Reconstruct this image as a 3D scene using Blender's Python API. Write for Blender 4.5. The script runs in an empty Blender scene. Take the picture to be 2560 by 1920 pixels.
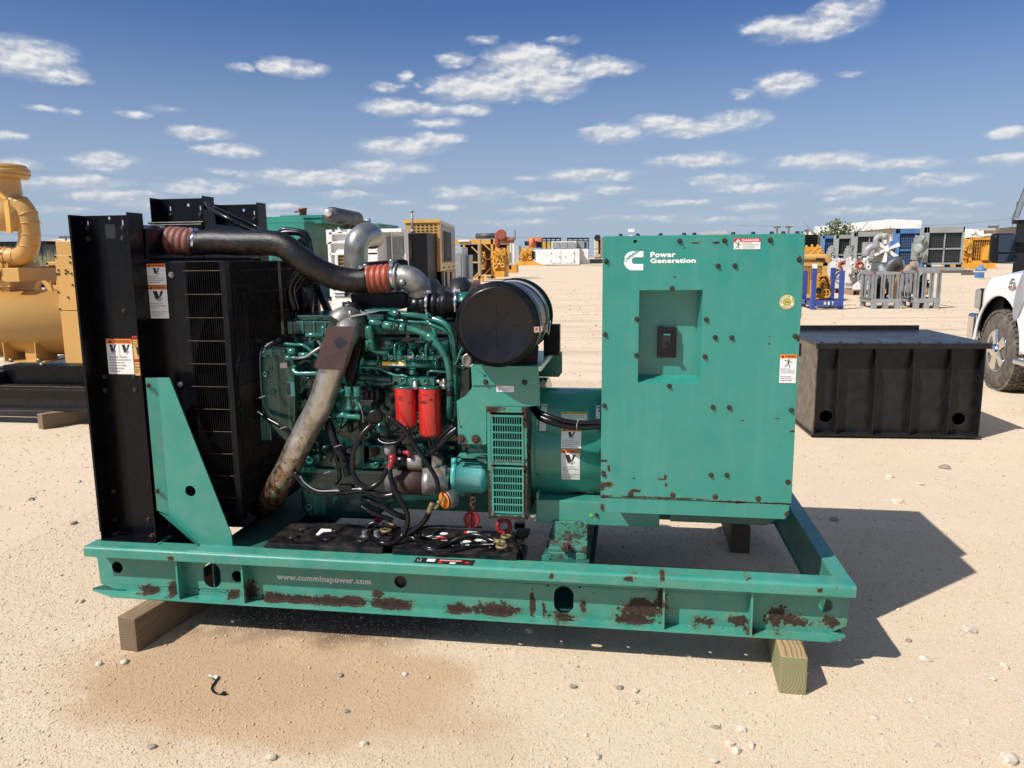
import bpy, bmesh, math, random
import numpy as np
from mathutils import Vector, Matrix
from mathutils.geometry import tessellate_polygon
S = bpy.context.scene; COL = S.collection
PI = math.pi; R = math.radians

# ------------------------------------------------------------------ camera
FPX = 1923.0; CXP, CYP, CH = 1280.0, 960.0, 1.52       # focal length in pixels of a 2560 px wide frame, camera height
def _nv(v): v = np.array(v, float); return v / np.linalg.norm(v)
_dn = _nv((1401 - CXP, 12700 - CYP, FPX))
_xl = -11200.0; _yl = CYP + (-_dn[2] * FPX - _dn[0] * (_xl - CXP)) / _dn[1]
_X = -_nv((_xl - CXP, _yl - CYP, FPX)); _Z = -_dn; _Y = np.cross(_Z, _X)
if _Y[2] < 0: _Y = -_Y
RW = np.stack([_X, _Y, _Z])                             # rows: world axes in camera axes (right, down, forward)
cd = bpy.data.cameras.new('camera'); cam = bpy.data.objects.new('camera', cd); COL.objects.link(cam)
cd.sensor_fit = 'HORIZONTAL'; cd.sensor_width = 36; cd.lens = 36 * FPX / 2560; cd.clip_start = .05; cd.clip_end = 5000
_r = RW[:, 0]; _u = -RW[:, 1]; _b = -RW[:, 2]
cam.matrix_world = Matrix(((_r[0], _u[0], _b[0], 0), (_r[1], _u[1], _b[1], 0), (_r[2], _u[2], _b[2], CH), (0, 0, 0, 1)))
S.camera = cam

# measuring frames of the survey: origin and scale of each enlarged crop
FR = dict(A=(160,460,3.95),B=(160,860,2.9625),C=(600,740,4.6095),D=(850,740,4.6077),E=(600,1060,4.6095),F=(900,1060,4.2538),
 G=(1100,640,2.369),H=(1480,560,2.127),K=(0,380,2.304),K2=(0,380,2.86),K3=(0,900,4.424),L=(620,490,3.8138),M=(1000,500,3.6867),
 N=(1980,520,3.8138),O=(1960,760,3.6867),Q=(2360,460,3.07),R=(340,620,4.367),S=(1120,660,5.53),V=(0,0,.86406),J=(1200,1230,2.212),
 I=(200,1330,2.212),I2=(200,1330,5.3525),J2=(1800,1380,4.365),T=(600,470,7.21),B2=(420,940,4.366),Z=(0,0,1.0),W=(180,1480,2.458),X=(1300,1600,1.7556))
def px(k, x, y): a = FR[k]; return a[0] + x / a[2], a[1] + y / a[2]
def ray(u, v): return RW @ np.array((u - CXP, v - CYP, FPX))
def at(k, x, y, Y):            # point of the plane at distance Y seen there
    d = ray(*px(k, x, y)); p = d * (Y / d[1]); return Vector((p[0], p[1], p[2] + CH))
def on(k, x, y, z=0.0):        # point of the level z seen there
    d = ray(*px(k, x, y)); p = d * ((z - CH) / d[2]); return Vector((p[0], p[1], z))
def ax(k, x, y, X):            # point of the plane x = X
    d = ray(*px(k, x, y)); p = d * (X / d[0]); return Vector((p[0], p[1], p[2] + CH))

# ------------------------------------------------------------------ light
SUN_D = Vector((.4996, .456, -.737))                   # the way the light travels
ELEV = math.asin(.737); AZ = math.atan2(-SUN_D.x, -SUN_D.y)
sd = bpy.data.lights.new('sun', 'SUN'); sd.energy = 4.6; sd.angle = R(.53); sd.color = (1, .955, .89)
sun = bpy.data.objects.new('sun', sd); COL.objects.link(sun); sun.location = (0, 0, 20)
sun.rotation_euler = SUN_D.to_track_quat('-Z', 'Y').to_euler()
S.view_settings.view_transform = 'Standard'; S.view_settings.look = 'None'; S.view_settings.gamma = 1
S.view_settings.use_curve_mapping = False; S.view_settings.exposure = 0.35

class NT:                                               # short-hand for node trees
    def __init__(s, t): s.t = t; s.n = t.nodes; s.l = t.links
    def new(s, ty, **k):
        n = s.n.new(ty)
        for a, b in k.items(): setattr(n, a, b)
        return n
    def put(s, sock, v):
        if v is None: return
        if isinstance(v, bpy.types.NodeSocket): s.l.new(v, sock)
        elif isinstance(v, (tuple, list)) and len(v) == 3 and sock.type == 'RGBA': sock.default_value = (*v, 1)
        else: sock.default_value = v
    def m(s, op, a, b=None, c=None, clamp=False):
        n = s.new('ShaderNodeMath', operation=op, use_clamp=clamp)
        for i, v in enumerate((a, b, c)): s.put(n.inputs[i], v)
        return n.outputs[0]
    def vm(s, op, a, b=None, out=0):
        n = s.new('ShaderNodeVectorMath', operation=op); s.put(n.inputs[0], a); s.put(n.inputs[1], b); return n.outputs[out]
    def mix(s, f, a, b, bt='MIX'):
        n = s.new('ShaderNodeMix', data_type='RGBA', blend_type=bt); s.put(n.inputs[0], f); s.put(n.inputs[6], a); s.put(n.inputs[7], b); return n.outputs[2]
    def noise(s, v, sc, det=4, ro=.5, dim='3D', dist=0):
        n = s.new('ShaderNodeTexNoise', noise_dimensions=dim); s.put(n.inputs['Vector'], v); n.inputs['Scale'].default_value = sc
        n.inputs['Detail'].default_value = det; n.inputs['Roughness'].default_value = ro; n.inputs['Distortion'].default_value = dist
        return n.outputs['Fac']
    def rng(s, v, a, b, c=0., d=1., sm=False):
        n = s.new('ShaderNodeMapRange', interpolation_type='SMOOTHSTEP' if sm else 'LINEAR'); n.clamp = True
        s.put(n.inputs[0], v)
        for i, q in enumerate((a, b, c, d)): s.put(n.inputs[i + 1], q)
        return n.outputs[0]
    def sep(s, v): n = s.new('ShaderNodeSeparateXYZ'); s.put(n.inputs[0], v); return n.outputs
    def com(s, x, y, z=0.): n = s.new('ShaderNodeCombineXYZ'); [s.put(n.inputs[i], v) for i, v in enumerate((x, y, z))]; return n.outputs[0]

# ------------------------------------------------------------------ sky with fair-weather cumulus
world = bpy.data.worlds.new('World'); S.world = world; world.use_nodes = True
w = NT(world.node_tree); w.n.clear()
sky = w.new('ShaderNodeTexSky', sky_type='NISHITA', sun_disc=False, sun_elevation=ELEV, sun_rotation=AZ, altitude=900, air_density=1.0, dust_density=1.8, ozone_density=3.2)
tc = w.new('ShaderNodeTexCoord').outputs['Generated']
X, Y_, Z_ = w.sep(tc)
az = w.m('ARCTAN2', X, Y_); el = w.m('ARCSINE', Z_)
CL = [(45,125,95,34,1),(120,160,55,15,.9),(165,175,32,8,.8),(525,146,28,11,.7),(600,143,45,17,1),(660,150,50,14,.9),(1040,190,130,30,1.1),(1140,140,100,42,1.15),(1180,180,90,34,1.1),(1290,148,80,20,1),
 (985,128,38,15,.9),(1048,86,30,10,.75),(1212,86,42,10,.6),(838,188,36,11,.8),(875,167,17,9,.7),(900,185,16,7,.7),(845,232,70,17,1),(930,236,60,14,.95),(1008,240,48,13,.9),
 (940,266,55,11,.8),(870,318,95,21,1),(945,299,65,14,1),(430,287,62,16,1),(492,326,68,12,1),(225,345,70,15,.95),(215,365,35,7,.6),(285,245,28,7,.8),(95,234,34,7,.6),(155,240,14,6,.5),(362,235,34,7,.45),
 (12,293,34,9,.9),(35,355,40,9,.85),(185,392,85,12,.95),(245,424,100,12,.9),(90,400,60,11,.6),(440,405,100,15,.85),(690,384,160,17,1),(830,363,100,15,.95),(750,421,70,10,.85),(620,448,55,8,.8),(470,372,38,7,.6),
 (1325,288,75,20,1),(1430,264,75,17,1),(1490,280,90,17,1),(1590,260,68,21,1),(1508,346,105,15,1),(1275,378,100,16,1),(1140,384,32,7,.7),(1560,388,78,12,.95),(1640,406,105,13,.8),
 (1770,348,100,17,1),(1940,356,85,13,.85),(2020,390,75,12,.9),(1855,412,85,11,.75),(2172,288,40,14,1),(2185,344,58,11,.9),(1700,180,62,24,1),(1602,205,25,11,.8),(1830,161,22,9,.6),(1665,56,80,17,.8),
 (1750,62,100,24,.9),(1800,32,48,26,.95),(1865,15,32,20,.7),(1320,411,55,13,.8),(1020,418,90,15,.75),(1195,427,90,12,.9),(1165,453,70,8,.8),(1450,437,75,9,.9),(1630,446,65,8,.7),(955,447,45,8,.8),
 (1810,429,36,6,.8),(2030,435,40,7,.8),(2105,443,28,6,.7),(860,438,38,6,.6),(130,455,60,8,.5),(330,445,60,8,.5),(1110,480,90,7,.5),(1400,470,120,8,.45),(1560,475,110,7,.4),(560,470,110,9,.45),(1900,455,120,7,.45),(2000,470,90,7,.35),(700,455,60,7,.5)]
uv = w.com(az, w.m('MULTIPLY', el, 2.0))
warp = w.noise(uv, 26, 3, .6)
warp2 = w.noise(w.vm('ADD', uv, (7.3, 1.1, 0)), 26, 3, .6)
azw = w.m('ADD', az, w.m('MULTIPLY', w.m('SUBTRACT', warp, .5), .03)); elw = w.m('ADD', el, w.m('MULTIPLY', w.m('SUBTRACT', warp2, .5), .014))
acc = None; accv = None
for (cx, cy, hw, hh, st) in CL:
    d = _nv(ray(cx * 1.1573, cy * 1.1573)); a0 = math.atan2(d[0], d[1]); e0 = math.asin(d[2])
    kx = 1 / (hw * 1.1573 / FPX * .96); ky = 1 / (hh * 1.1573 / FPX * .98)
    dx = w.m('MULTIPLY_ADD', azw, kx, -a0 * kx); dy = w.m('MULTIPLY_ADD', elw, ky, -e0 * ky)
    r2 = w.m('MULTIPLY_ADD', dx, dx, w.m('MULTIPLY', dy, dy))
    g = w.m('MULTIPLY_ADD', r2, -st * .9, st)
    gy = w.m('MULTIPLY_ADD', dy, .28, g)
    acc = g if acc is None else w.m('MAXIMUM', acc, g); accv = gy if accv is None else w.m('MAXIMUM', accv, gy)
inel = w.m('ADD', el, .06)
dome = w.com(w.m('DIVIDE', w.m('SINE', az), inel), w.m('DIVIDE', w.m('COSINE', az), inel))   # unseen rest of the sky: level clouds, cover added to lift and whiten the shade
far = w.rng(w.noise(dome, .55, 5, .55), .44, .58, -1.2, .9)
beyond = w.m('MAXIMUM', w.rng(w.m('ABSOLUTE', w.m('SUBTRACT', az, -.16)), .62, .8), w.rng(el, .36, .5))
acc = w.m('MAXIMUM', acc, w.m('SUBTRACT', far, w.m('MULTIPLY', w.m('SUBTRACT', 1., beyond), 2.)))
n1 = w.noise(uv, 36, 8, .56); n2 = w.noise(w.vm('ADD', uv, (-.004, .008, 0)), 36, 8, .56)
fld = w.m('MULTIPLY_ADD', w.m('SUBTRACT', n1, .49), 2.0, acc)
dens = w.m('MAXIMUM', w.rng(fld, -.02, 1.0, 0, 1, True), w.rng(w.m('MULTIPLY_ADD', w.m('SUBTRACT', w.noise(uv, 14, 6, .6), .5), 2.2, acc), -.35, .8, 0, .42, True))
dens = w.m('MULTIPLY', dens, w.rng(el, -.005, .05, .25, 1))
shade = w.m('ADD', w.m('MULTIPLY', w.m('SUBTRACT', n1, n2), 3.2), w.rng(w.m('SUBTRACT', accv, acc), -.2, .22, -.35, .3))
lit = w.rng(shade, -.45, .35, 0, 1)
ccol = w.mix(lit, (4.2, 4.45, 5.0), (7.0, 6.95, 6.85))
haze = w.rng(el, -.02, .31, .90, .0, True)
skyc = w.mix(haze, w.mix(1.0, sky.outputs[0], (.42, .56, .77), 'MULTIPLY'), (3.35, 4.05, 5.0))
fin = w.mix(w.m('MULTIPLY', dens, .92), skyc, w.mix(w.rng(el, .02, .2, .45, .0), ccol, (4.0, 4.5, 5.2)))
bg = w.new('ShaderNodeBackground'); w.put(bg.inputs[0], fin); bg.inputs[1].default_value = .1
out = w.new('ShaderNodeOutputWorld'); w.l.new(bg.outputs[0], out.inputs[0])

# ------------------------------------------------------------------ materials
RUST = (.031, .0145, .009); DUST = (.42, .33, .24)
def mat(name, col, rough=.5, metal=0., var=.12, vs=5., bump=0., bs=60., rust=0., rs=9., dust=0., spec=.5, blobs=None, chips=0., coat=0., streak=None, rustcol=RUST, fringe=(.13,.12,.05), up=0., colf=None, extra=None, wav=0.):
    m = bpy.data.materials.new(name); m.use_nodes = True; t = NT(m.node_tree); b = t.n['Principled BSDF']
    pos = t.new('ShaderNodeNewGeometry').outputs['Position']
    v1 = t.noise(pos, vs, 5, .6)
    c = t.mix(t.rng(v1, .3, .7), tuple(x * (1 - var) for x in col), tuple(min(1, x * (1 + var)) for x in col))
    if streak:                                            # (scale vector, colour, low, high)
        sv = t.noise(t.vm('MULTIPLY', pos, streak[0]), 1, 5, .65); c = t.mix(t.rng(sv, streak[2], streak[3]), c, streak[1])
    if colf: c = colf(t, pos, c)
    ro = t.rng(t.noise(pos, vs * 3.1, 3), .3, .7, max(.02, rough * .8), min(1, rough * 1.2))
    me = metal
    if dust:
        dn = t.rng(t.noise(pos, 14, 6, .65), .42, .72, 0, dust); c = t.mix(dn, c, DUST); ro = t.m('MAXIMUM', ro, t.m('MULTIPLY', dn, 1.2))
    if up:                                                # dust lying on upward faces
        nz = t.sep(t.new('ShaderNodeNewGeometry').outputs['Normal'])[2]
        un = t.m('MULTIPLY', t.rng(nz, .5, .95), t.rng(t.noise(pos, 9, 5, .6), .25, .7, 0, up)); c = t.mix(un, c, DUST); ro = t.m('MAXIMUM', ro, un)
    h = None
    if rust or blobs or chips:
        n = t.m('ADD', t.m('MULTIPLY', t.noise(pos, rs, 8, .7), .62), t.m('MULTIPLY', t.noise(pos, 90, 5, .7), .38)); k = None
        if rust: k = t.m('SUBTRACT', n, 1 - rust)
        if blobs:
            for (bx, by, bz, rx, ry, rz, am) in blobs:
                q = t.vm('LENGTH', t.vm('MULTIPLY', t.vm('SUBTRACT', pos, (bx, by, bz)), (1 / rx, 1 / ry, 1 / rz)), out=1)
                g = t.m('MULTIPLY_ADD', q, -am * .34, am * .26); g = t.m('ADD', g, t.m('MULTIPLY', t.m('SUBTRACT', n, .5), 1.5))
                k = g if k is None else t.m('MAXIMUM', k, g)
        if chips:
            cn = t.noise(pos, 46, 5, .6); kk = t.m('MULTIPLY', t.m('SUBTRACT', cn, 1 - chips), 1.5); k = kk if k is None else t.m('MAXIMUM', k, kk)
        f1 = t.rng(k, -.13, .02); f2 = t.rng(k, .015, .035)
        rc = t.mix(t.rng(t.noise(pos, 55, 5, .7), .35, .65), tuple(x * .5 for x in rustcol), tuple(x * 1.7 for x in rustcol))
        c = t.mix(t.m('MULTIPLY', f1, .55), c, fringe); c = t.mix(f2, c, rc)
        ro = t.m('MAXIMUM', ro, t.m('MULTIPLY', f2, .9))
        if metal: me = t.m('MULTIPLY', t.m('SUBTRACT', 1., f2), metal)
        h = t.m('MULTIPLY', f2, -.6)
    if wav:
        wn = t.m('MULTIPLY', t.noise(pos, 4.5, 2, .4), wav); h = wn if h is None else t.m('ADD', h, wn)
    if bump:
        bn = t.m('MULTIPLY', t.noise(pos, bs, 4, .6), bump); h = bn if h is None else t.m('ADD', h, bn)
    if h is not None:
        bp = t.new('ShaderNodeBump'); bp.inputs['Strength'].default_value = .7; bp.inputs['Distance'].default_value = .003
        t.put(bp.inputs['Height'], h); t.l.new(bp.outputs[0], b.inputs['Normal'])
    if extra: c = extra(t, pos, c)
    t.put(b.inputs['Base Color'], c); t.put(b.inputs['Roughness'], ro); t.put(b.inputs['Metallic'], me)
    b.inputs['Specular IOR Level'].default_value = spec; b.inputs['Coat Weight'].default_value = coat; b.inputs['Coat Roughness'].default_value = .08
    return m
GREEN = (.031, .228, .173)
def rb(*l):                                               # rust patches on the front rail, given where they show: frame, x, y, half sizes in metres, amount
    o = []
    for (k, x, y, rx, rz, am) in l:
        p = at(k, x, y, 2.785)
        if p.z > .30: p = at(k, x, y, 2.72); o.append((p.x, 2.74, p.z, rx, .08, rz, am))
        elif am >= 1.4: o.append((p.x, 2.790, max(.150, p.z-.012), rx*1.15, .045, rz*1.25, am*1.15))
        else: o.append((p.x, 2.782, p.z, rx, .06, rz, am))
    return o
MT = {}
MT['green'] = mat('green_paint', GREEN, .30, wav=3., metal=0., var=.10, vs=2.2, bump=.10, bs=160, chips=.225, coat=.25, dust=.10) if 1 else mat('x', GREEN, .33, 0, .10, 2.2, .10, 160, chips=.225, coat=.25, dust=.10)
MT['rail'] = mat('rail_paint', (.034, .24, .18), .34, 0, .14, 3., .12, 160, rs=26, chips=.30, coat=.2, dust=.16,
  blobs=rb(('I2',930,770,.06,.022,1.1),('I2',1260,770,.03,.045,1),('I2',2060,820,.03,.03,1.1),('I',950,320,.035,.06,1.1),('I',1090,352,.09,.03,1.5),('I',1220,362,.09,.025,1.5),('I',1400,370,.12,.027,1.5),('I',1500,372,.08,.03,1.5),('I',1720,385,.1,.03,1.5),('I',1650,345,.03,.02,1.2),('I',2090,420,.07,.03,1.5),
   ('J',90,640,.11,.038,1.5),('J',290,600,.014,.055,1.4),('J',355,650,.012,.03,1),('J',570,640,.014,.045,1),('J',460,690,.05,.02,.7),('J',900,640,.11,.05,1.35),('J',850,690,.08,.03,1.4),('J',1000,600,.02,.07,1.),('J',1240,715,.05,.02,.7),('J',1440,715,.05,.025,.85),('J',1690,700,.08,.03,1.0),('J',1760,720,.06,.025,1.05),('J',1640,690,.05,.06,.9),('J',1950,720,.05,.03,.95),
   ('J',1010,480,.016,.02,1.5),('J',395,465,.012,.02,1.3),('I2',1225,355,.02,.015,1.3),('I2',1640,395,.05,.008,1.2),('J',830,478,.03,.015,.9),('J',1490,470,.02,.02,1.1),('J',1640,460,.03,.01,1),('J',1880,540,.015,.015,1.2),('J',1000,750,.02,.02,1.2),('J',1490,758,.03,.01,1.1),('I2',1270,850,.04,.012,1.2)))
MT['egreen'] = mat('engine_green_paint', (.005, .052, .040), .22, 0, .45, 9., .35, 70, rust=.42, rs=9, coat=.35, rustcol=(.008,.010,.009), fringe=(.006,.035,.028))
MT['hgreen'] = mat('hose_green_paint', (.014, .125, .098), .24, 0, .35, 14., .2, 70, coat=.4, rust=.33, rs=20, rustcol=(.012,.016,.014), fringe=(.01,.06,.045))
MT['dgreen'] = mat('shaded_member_green_paint', (.012, .085, .07), .4, 0, .2, 5., .1, 80, dust=.1)  # skid green darkened in colour for members lying in shadow
MT['black'] = mat('black_gloss_paint', (.0022, .0028, .0045), .26, 0, .3, 7., .10, 120, chips=.215, dust=.006, spec=.22, rustcol=(.06,.045,.03), fringe=(.008,.008,.009))
MT['blackm'] = mat('black_satin_paint', (.004, .0045, .006), .42, 0, .3, 7., .2, 90, spec=.22)
MT['tank'] = mat('black_tank_paint', (.007, .0075, .009), .33, 0, .3, 3., .1, 60, dust=.03, up=.03, spec=.35)
MT['tankside'] = mat('sunlit_side_tank_paint', (.05, .04, .03), .35, 0, .3, 4, .1, 60, dust=.30)  # lit brown of the sunward tank side put into the colour, plus dust
MT['mesh'] = mat('dark_wire', (.007, .006, .006), .5, .1, .3, 8, 0, 60, rust=.40, rs=5, rustcol=(.03,.018,.012), fringe=(.012,.009,.007), spec=.2)
MT['wirer'] = mat('rusting_wire', (.042, .026, .016), .6, .2, .5, 12)
MT['rubber'] = mat('black_rubber', (.005, .005, .006), .38, 0, .25, 10, .2, 120, spec=.35)
MT['plastic'] = mat('black_plastic', (.0045, .0045, .006), .30, 0, .2, 6, .08, 200, dust=.006, spec=.35)
MT['cable'] = mat('cable_sheath', (.004, .004, .005), .26, 0, .2, 10, .1, 120, spec=.4)
MT['steel'] = mat('zinc_steel', (.30, .30, .285), .35, .9, .2, 20, .1, 90)
MT['bolt'] = mat('weathered_bolt', (.05, .038, .03), .6, .5, .4, 60, .3, 200)
MT['rbolt'] = mat('rusty_bolt', (.050, .023, .015), .8, .1, .4, 60, .5, 200)
MT['chrome'] = mat('bright_clamp', (.62, .62, .62), .18, 1, .1, 9)
MT['alu'] = mat('cast_aluminium', (.30, .29, .27), .45, .8, .25, 16, .5, 60, dust=.1)
def _expipe(t, pos, c):
    n = t.noise(pos, 16, 7, .7); z = t.sep(pos)[2]; low = t.rng(z, .45, 1.02, .22, -.06)
    c = t.mix(t.rng(t.m('ADD', n, low), .50, .66, 0, .75), c, (.22, .13, .055)); c = t.mix(t.rng(t.m('ADD', t.noise(pos, 34, 6, .7), low), .64, .72), c, (.10, .04, .015))
    return t.mix(t.rng(z, .56, .38, 0, .8), c, (.03, .022, .014))  # darker towards the lower end
MT['expipe'] = mat('rust_stained_pipe', (.42, .40, .36), .30, .75, .25, 9, .3, 50, extra=_expipe)
MT['stack'] = mat('aluminised_exhaust', (.40, .39, .37), .36, .8, .18, 9, .2, 60, dust=.25, rust=.32, rs=7, rustcol=(.16,.10,.06), fringe=(.3,.25,.2))
def _cac(t, pos, c):
    n = t.noise(pos, 30, 7, .75); z = t.sep(pos)[2]; nz = t.sep(t.new('ShaderNodeNewGeometry').outputs['Normal'])[2]
    return t.mix(t.m('MULTIPLY', t.rng(n, .47, .66), t.rng(nz, .35, -.5, 0, .9)), c, (.085, .042, .020))
MT['cac'] = mat('crinkled_black_pipe', (.007, .007, .008), .33, .1, .3, 9, .9, 210, extra=_cac)
MT['redhose'] = mat('red_silicone_hose', (.29, .052, .026), .42, 0, .2, 9, .15, 60, dust=.18)
MT['redold'] = mat('dull_red_hose', (.17, .05, .035), .6, 0, .25, 12, .2, 60, dust=.25)
MT['red'] = mat('filter_red', (.48, .016, .012), .25, 0, .08, 9, .05, 60, coat=.4)
MT['boot'] = mat('red_boot', (.24, .012, .02), .4, 0, .15, 20)
MT['brown'] = mat('burnt_shield', (.060, .032, .028), .62, .3, .3, 9, 1.2, 260, dust=0,
  streak=((300., 300., 1400.), (.11, .075, .07), .5, .7))
MT['navy'] = mat('paint_residue', (.010, .013, .025), .35)
MT['teal'] = mat('teal_cast_paint', (.05, .34, .33), .25, 0, .12, 14, .4, 60, rust=.44, rs=16, rustcol=(.34,.36,.34), fringe=(.2,.4,.36), coat=.3)
MT['batt'] = mat('battery_case', (.006, .006, .007), .30, 0, .2, 9, .1, 90, dust=.10, spec=.35)
MT['brass'] = mat('corroded_lead', (.22, .17, .08), .6, .5, .3, 50, .4, 90)
MT['white'] = mat('white_paint', (.75, .75, .73), .35, 0, .04, 2, 0, 60, dust=.05)
MT['label'] = mat('label_white', (.72, .72, .69), .4, 0, .05, 9, 0, 60, dust=.10)
MT['orange'] = mat('label_orange', (.75, .20, .02), .4, 0, .05)
MT['lred'] = mat('label_red', (.55, .02, .02), .4, 0, .05)
MT['lyel'] = mat('label_yellow', (.72, .50, .04), .4, 0, .05)
MT['ltan'] = mat('label_tan', (.62, .36, .11), .45, 0, .05)
MT['ink'] = mat('label_ink', (.012, .012, .012), .5, 0, .05)
MT['grn2'] = mat('label_green', (.18, .42, .05), .5, 0, .05)
MT['prnt'] = mat('white_lettering', (.78, .78, .74), .5, 0, .06, 30)
MT['prnt3'] = mat('worn_lettering', (.58, .61, .56), .6, 0, .2, 60)
MT['prnt2'] = mat('faded_lettering', (.24, .25, .23), .6, 0, .15, 60)
MT['yellow'] = mat('yellow_machine_paint', (.52, .295, .085), .34, 0, .06, 2, .1, 150, coat=.2)
MT['yel2'] = mat('weathered_yellow_paint', (.60, .34, .07), .45, 0, .2, 1.2, .1, 20, rust=.30, rs=2.5, rustcol=(.12,.07,.04))
MT['yel3'] = mat('deep_yellow_paint', (.62, .30, .035), .45, 0, .2, 1.2)
MT['cgreen'] = mat('container_green', (.022, .21, .16), .4, 0, .12, .8, 0, 20)
MT['cgreen2'] = mat('scuffed_green', (.04, .15, .14), .35, 0, .5, .9, 0, 20)
MT['cwhite'] = mat('container_white', (.70, .70, .68), .45, 0, .06, .6, 0, 20, dust=.12)
MT['cgrey'] = mat('machine_grey', (.27, .29, .27), .5, 0, .12, .8, 0, 20)
MT['cgrey2'] = mat('light_cabinet_grey', (.36, .40, .42), .45, 0, .1, .8)
MT['cblue'] = mat('machine_blue', (.07, .175, .37), .45, 0, .22, .8, 0, 20)
MT['dblue'] = mat('rack_blue', (.03, .06, .25), .45, 0, .15, 2)
MT['core'] = mat('radiator_core', (.022, .024, .027), .6, .1, .25, 3, .5, 30)
MT['corey'] = mat('dusty_radiator_core', (.10, .065, .035), .6, .1, .25, 3, .5, 30)
MT['dark'] = mat('dark_recess', (.006, .006, .007), .6, spec=.2)
MT['cpipe'] = mat('red_oxide_exhaust', (.30, .07, .04), .6, 0, .2, 2)
MT['orng'] = mat('orange_machine_paint', (.70, .20, .08), .5, 0, .15, 1)
MT['silenc'] = mat('silencer_grey', (.075, .08, .085), .5, .2, .15, 1.2)
MT['foil'] = mat('silver_foil_cover', (.62, .62, .62), .35, .6, .3, 14, 1., 14)
MT['galv'] = mat('galvanised_steel', (.27, .28, .285), .5, .15, .2, 3)
MT['engw'] = mat('engine_white_paint', (.62, .60, .57), .45, 0, .12, 2, .2, 30, rust=.37, rs=1.6, rustcol=(.16,.035,.02), fringe=(.4,.3,.25))
MT['engd'] = mat('dark_engine_paint', (.018, .018, .020), .45, .2, .4, 3)
MT['roof'] = mat('building_white', (.70, .68, .62), .5, 0, .04, .1)
MT['tan'] = mat('building_tan', (.50, .40, .30), .6, 0, .05, .1)
MT['bgrey'] = mat('building_bluegrey', (.13, .16, .19), .6, 0, .1, .2)
MT['shedroof'] = mat('metal_roof', (.45, .46, .46), .5, .2, .05, .1)
MT['pole'] = mat('weathered_pole', (.10, .085, .07), .8)
MT['truck'] = mat('truck_white_clearcoat', (.80, .80, .80), .22, 0, .01, 1, coat=.8)
MT['tcurve'] = mat('grey_flare_plastic', (.30, .31, .32), .5)
MT['glass'] = mat('mirror_glass', (.11, .13, .16), .05, .95, .02)
MT['dglass'] = mat('dark_glass', (.02, .025, .03), .05, .0, .02, spec=.8)
MT['tyre'] = mat('tyre_rubber', (.075, .066, .055), .8, 0, .25, 9, .3, 60, dust=.35)
MT['rim'] = mat('chrome_wheel', (.72, .72, .72), .10, 1, .03)
MT['lamp'] = mat('headlamp_lens', (.35, .33, .31), .12, .3, .1)
MT['asph'] = mat('road_asphalt', (.10, .10, .105), .9, 0, .1, 1)
def wood(name, base, dark, ring=None, tint=None):
    m = bpy.data.materials.new(name); m.use_nodes = True; t = NT(m.node_tree); b = t.n['Principled BSDF']
    oc = t.new('ShaderNodeTexCoord').outputs['Object']; x, y, z = t.sep(oc)
    q = t.com(t.m('SUBTRACT', x, ring[0]), t.m('MULTIPLY', y, .05), t.m('SUBTRACT', z, ring[1]))
    r = t.m('ADD', t.vm('LENGTH', q, out=1), t.m('MULTIPLY', t.noise(oc, 9, 3), .012))
    g = t.m('SINE', t.m('MULTIPLY', r, 620.)); g = t.rng(g, .2, 1.)
    fine = t.noise(t.vm('MULTIPLY', oc, (220., 9., 220.)), 1, 5, .6)
    c = t.mix(t.rng(fine, .3, .7), tuple(v * .78 for v in base), tuple(v * 1.15 for v in base))
    c = t.mix(t.m('MULTIPLY', g, .8), c, dark)
    if tint:
        nr = t.new('ShaderNodeNewGeometry').outputs['Normal']; sx, sy, sz = t.sep(nr)
        c = t.mix(t.m('MULTIPLY', t.rng(sz, .7, .3), t.rng(t.noise(oc, 7, 4), .3, .6, .35, .85)), c, tint)
    c = t.mix(t.rng(t.noise(oc, 24, 6, .7), .58, .75, 0, .5), c, tuple(v * .5 for v in dark))
    bp = t.new('ShaderNodeBump'); bp.inputs['Strength'].default_value = .6; bp.inputs['Distance'].default_value = .003; t.put(bp.inputs['Height'], t.m('ADD', fine, t.m('MULTIPLY', g, -.5)))
    t.l.new(bp.outputs[0], b.inputs['Normal']); t.put(b.inputs['Base Color'], c); b.inputs['Roughness'].default_value = .82
    return m
MT['woodn'] = wood('treated_timber', (.38, .27, .13), (.17, .105, .045), (-.012, .058), (.20, .22, .11))
MT['woodo'] = wood('old_timber', (.23, .155, .085), (.085, .055, .03), (.02, .10), (.16, .115, .07))
MT['woodd'] = wood('shaded_old_timber', (.10, .075, .05), (.05, .036, .024), (.02, .10), (.08, .06, .045))  # old timber with the shade under the skid put into its colour
MT['woodp'] = wood('pallet_wood', (.36, .26, .16), (.2, .14, .08), (0, 0))

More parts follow.
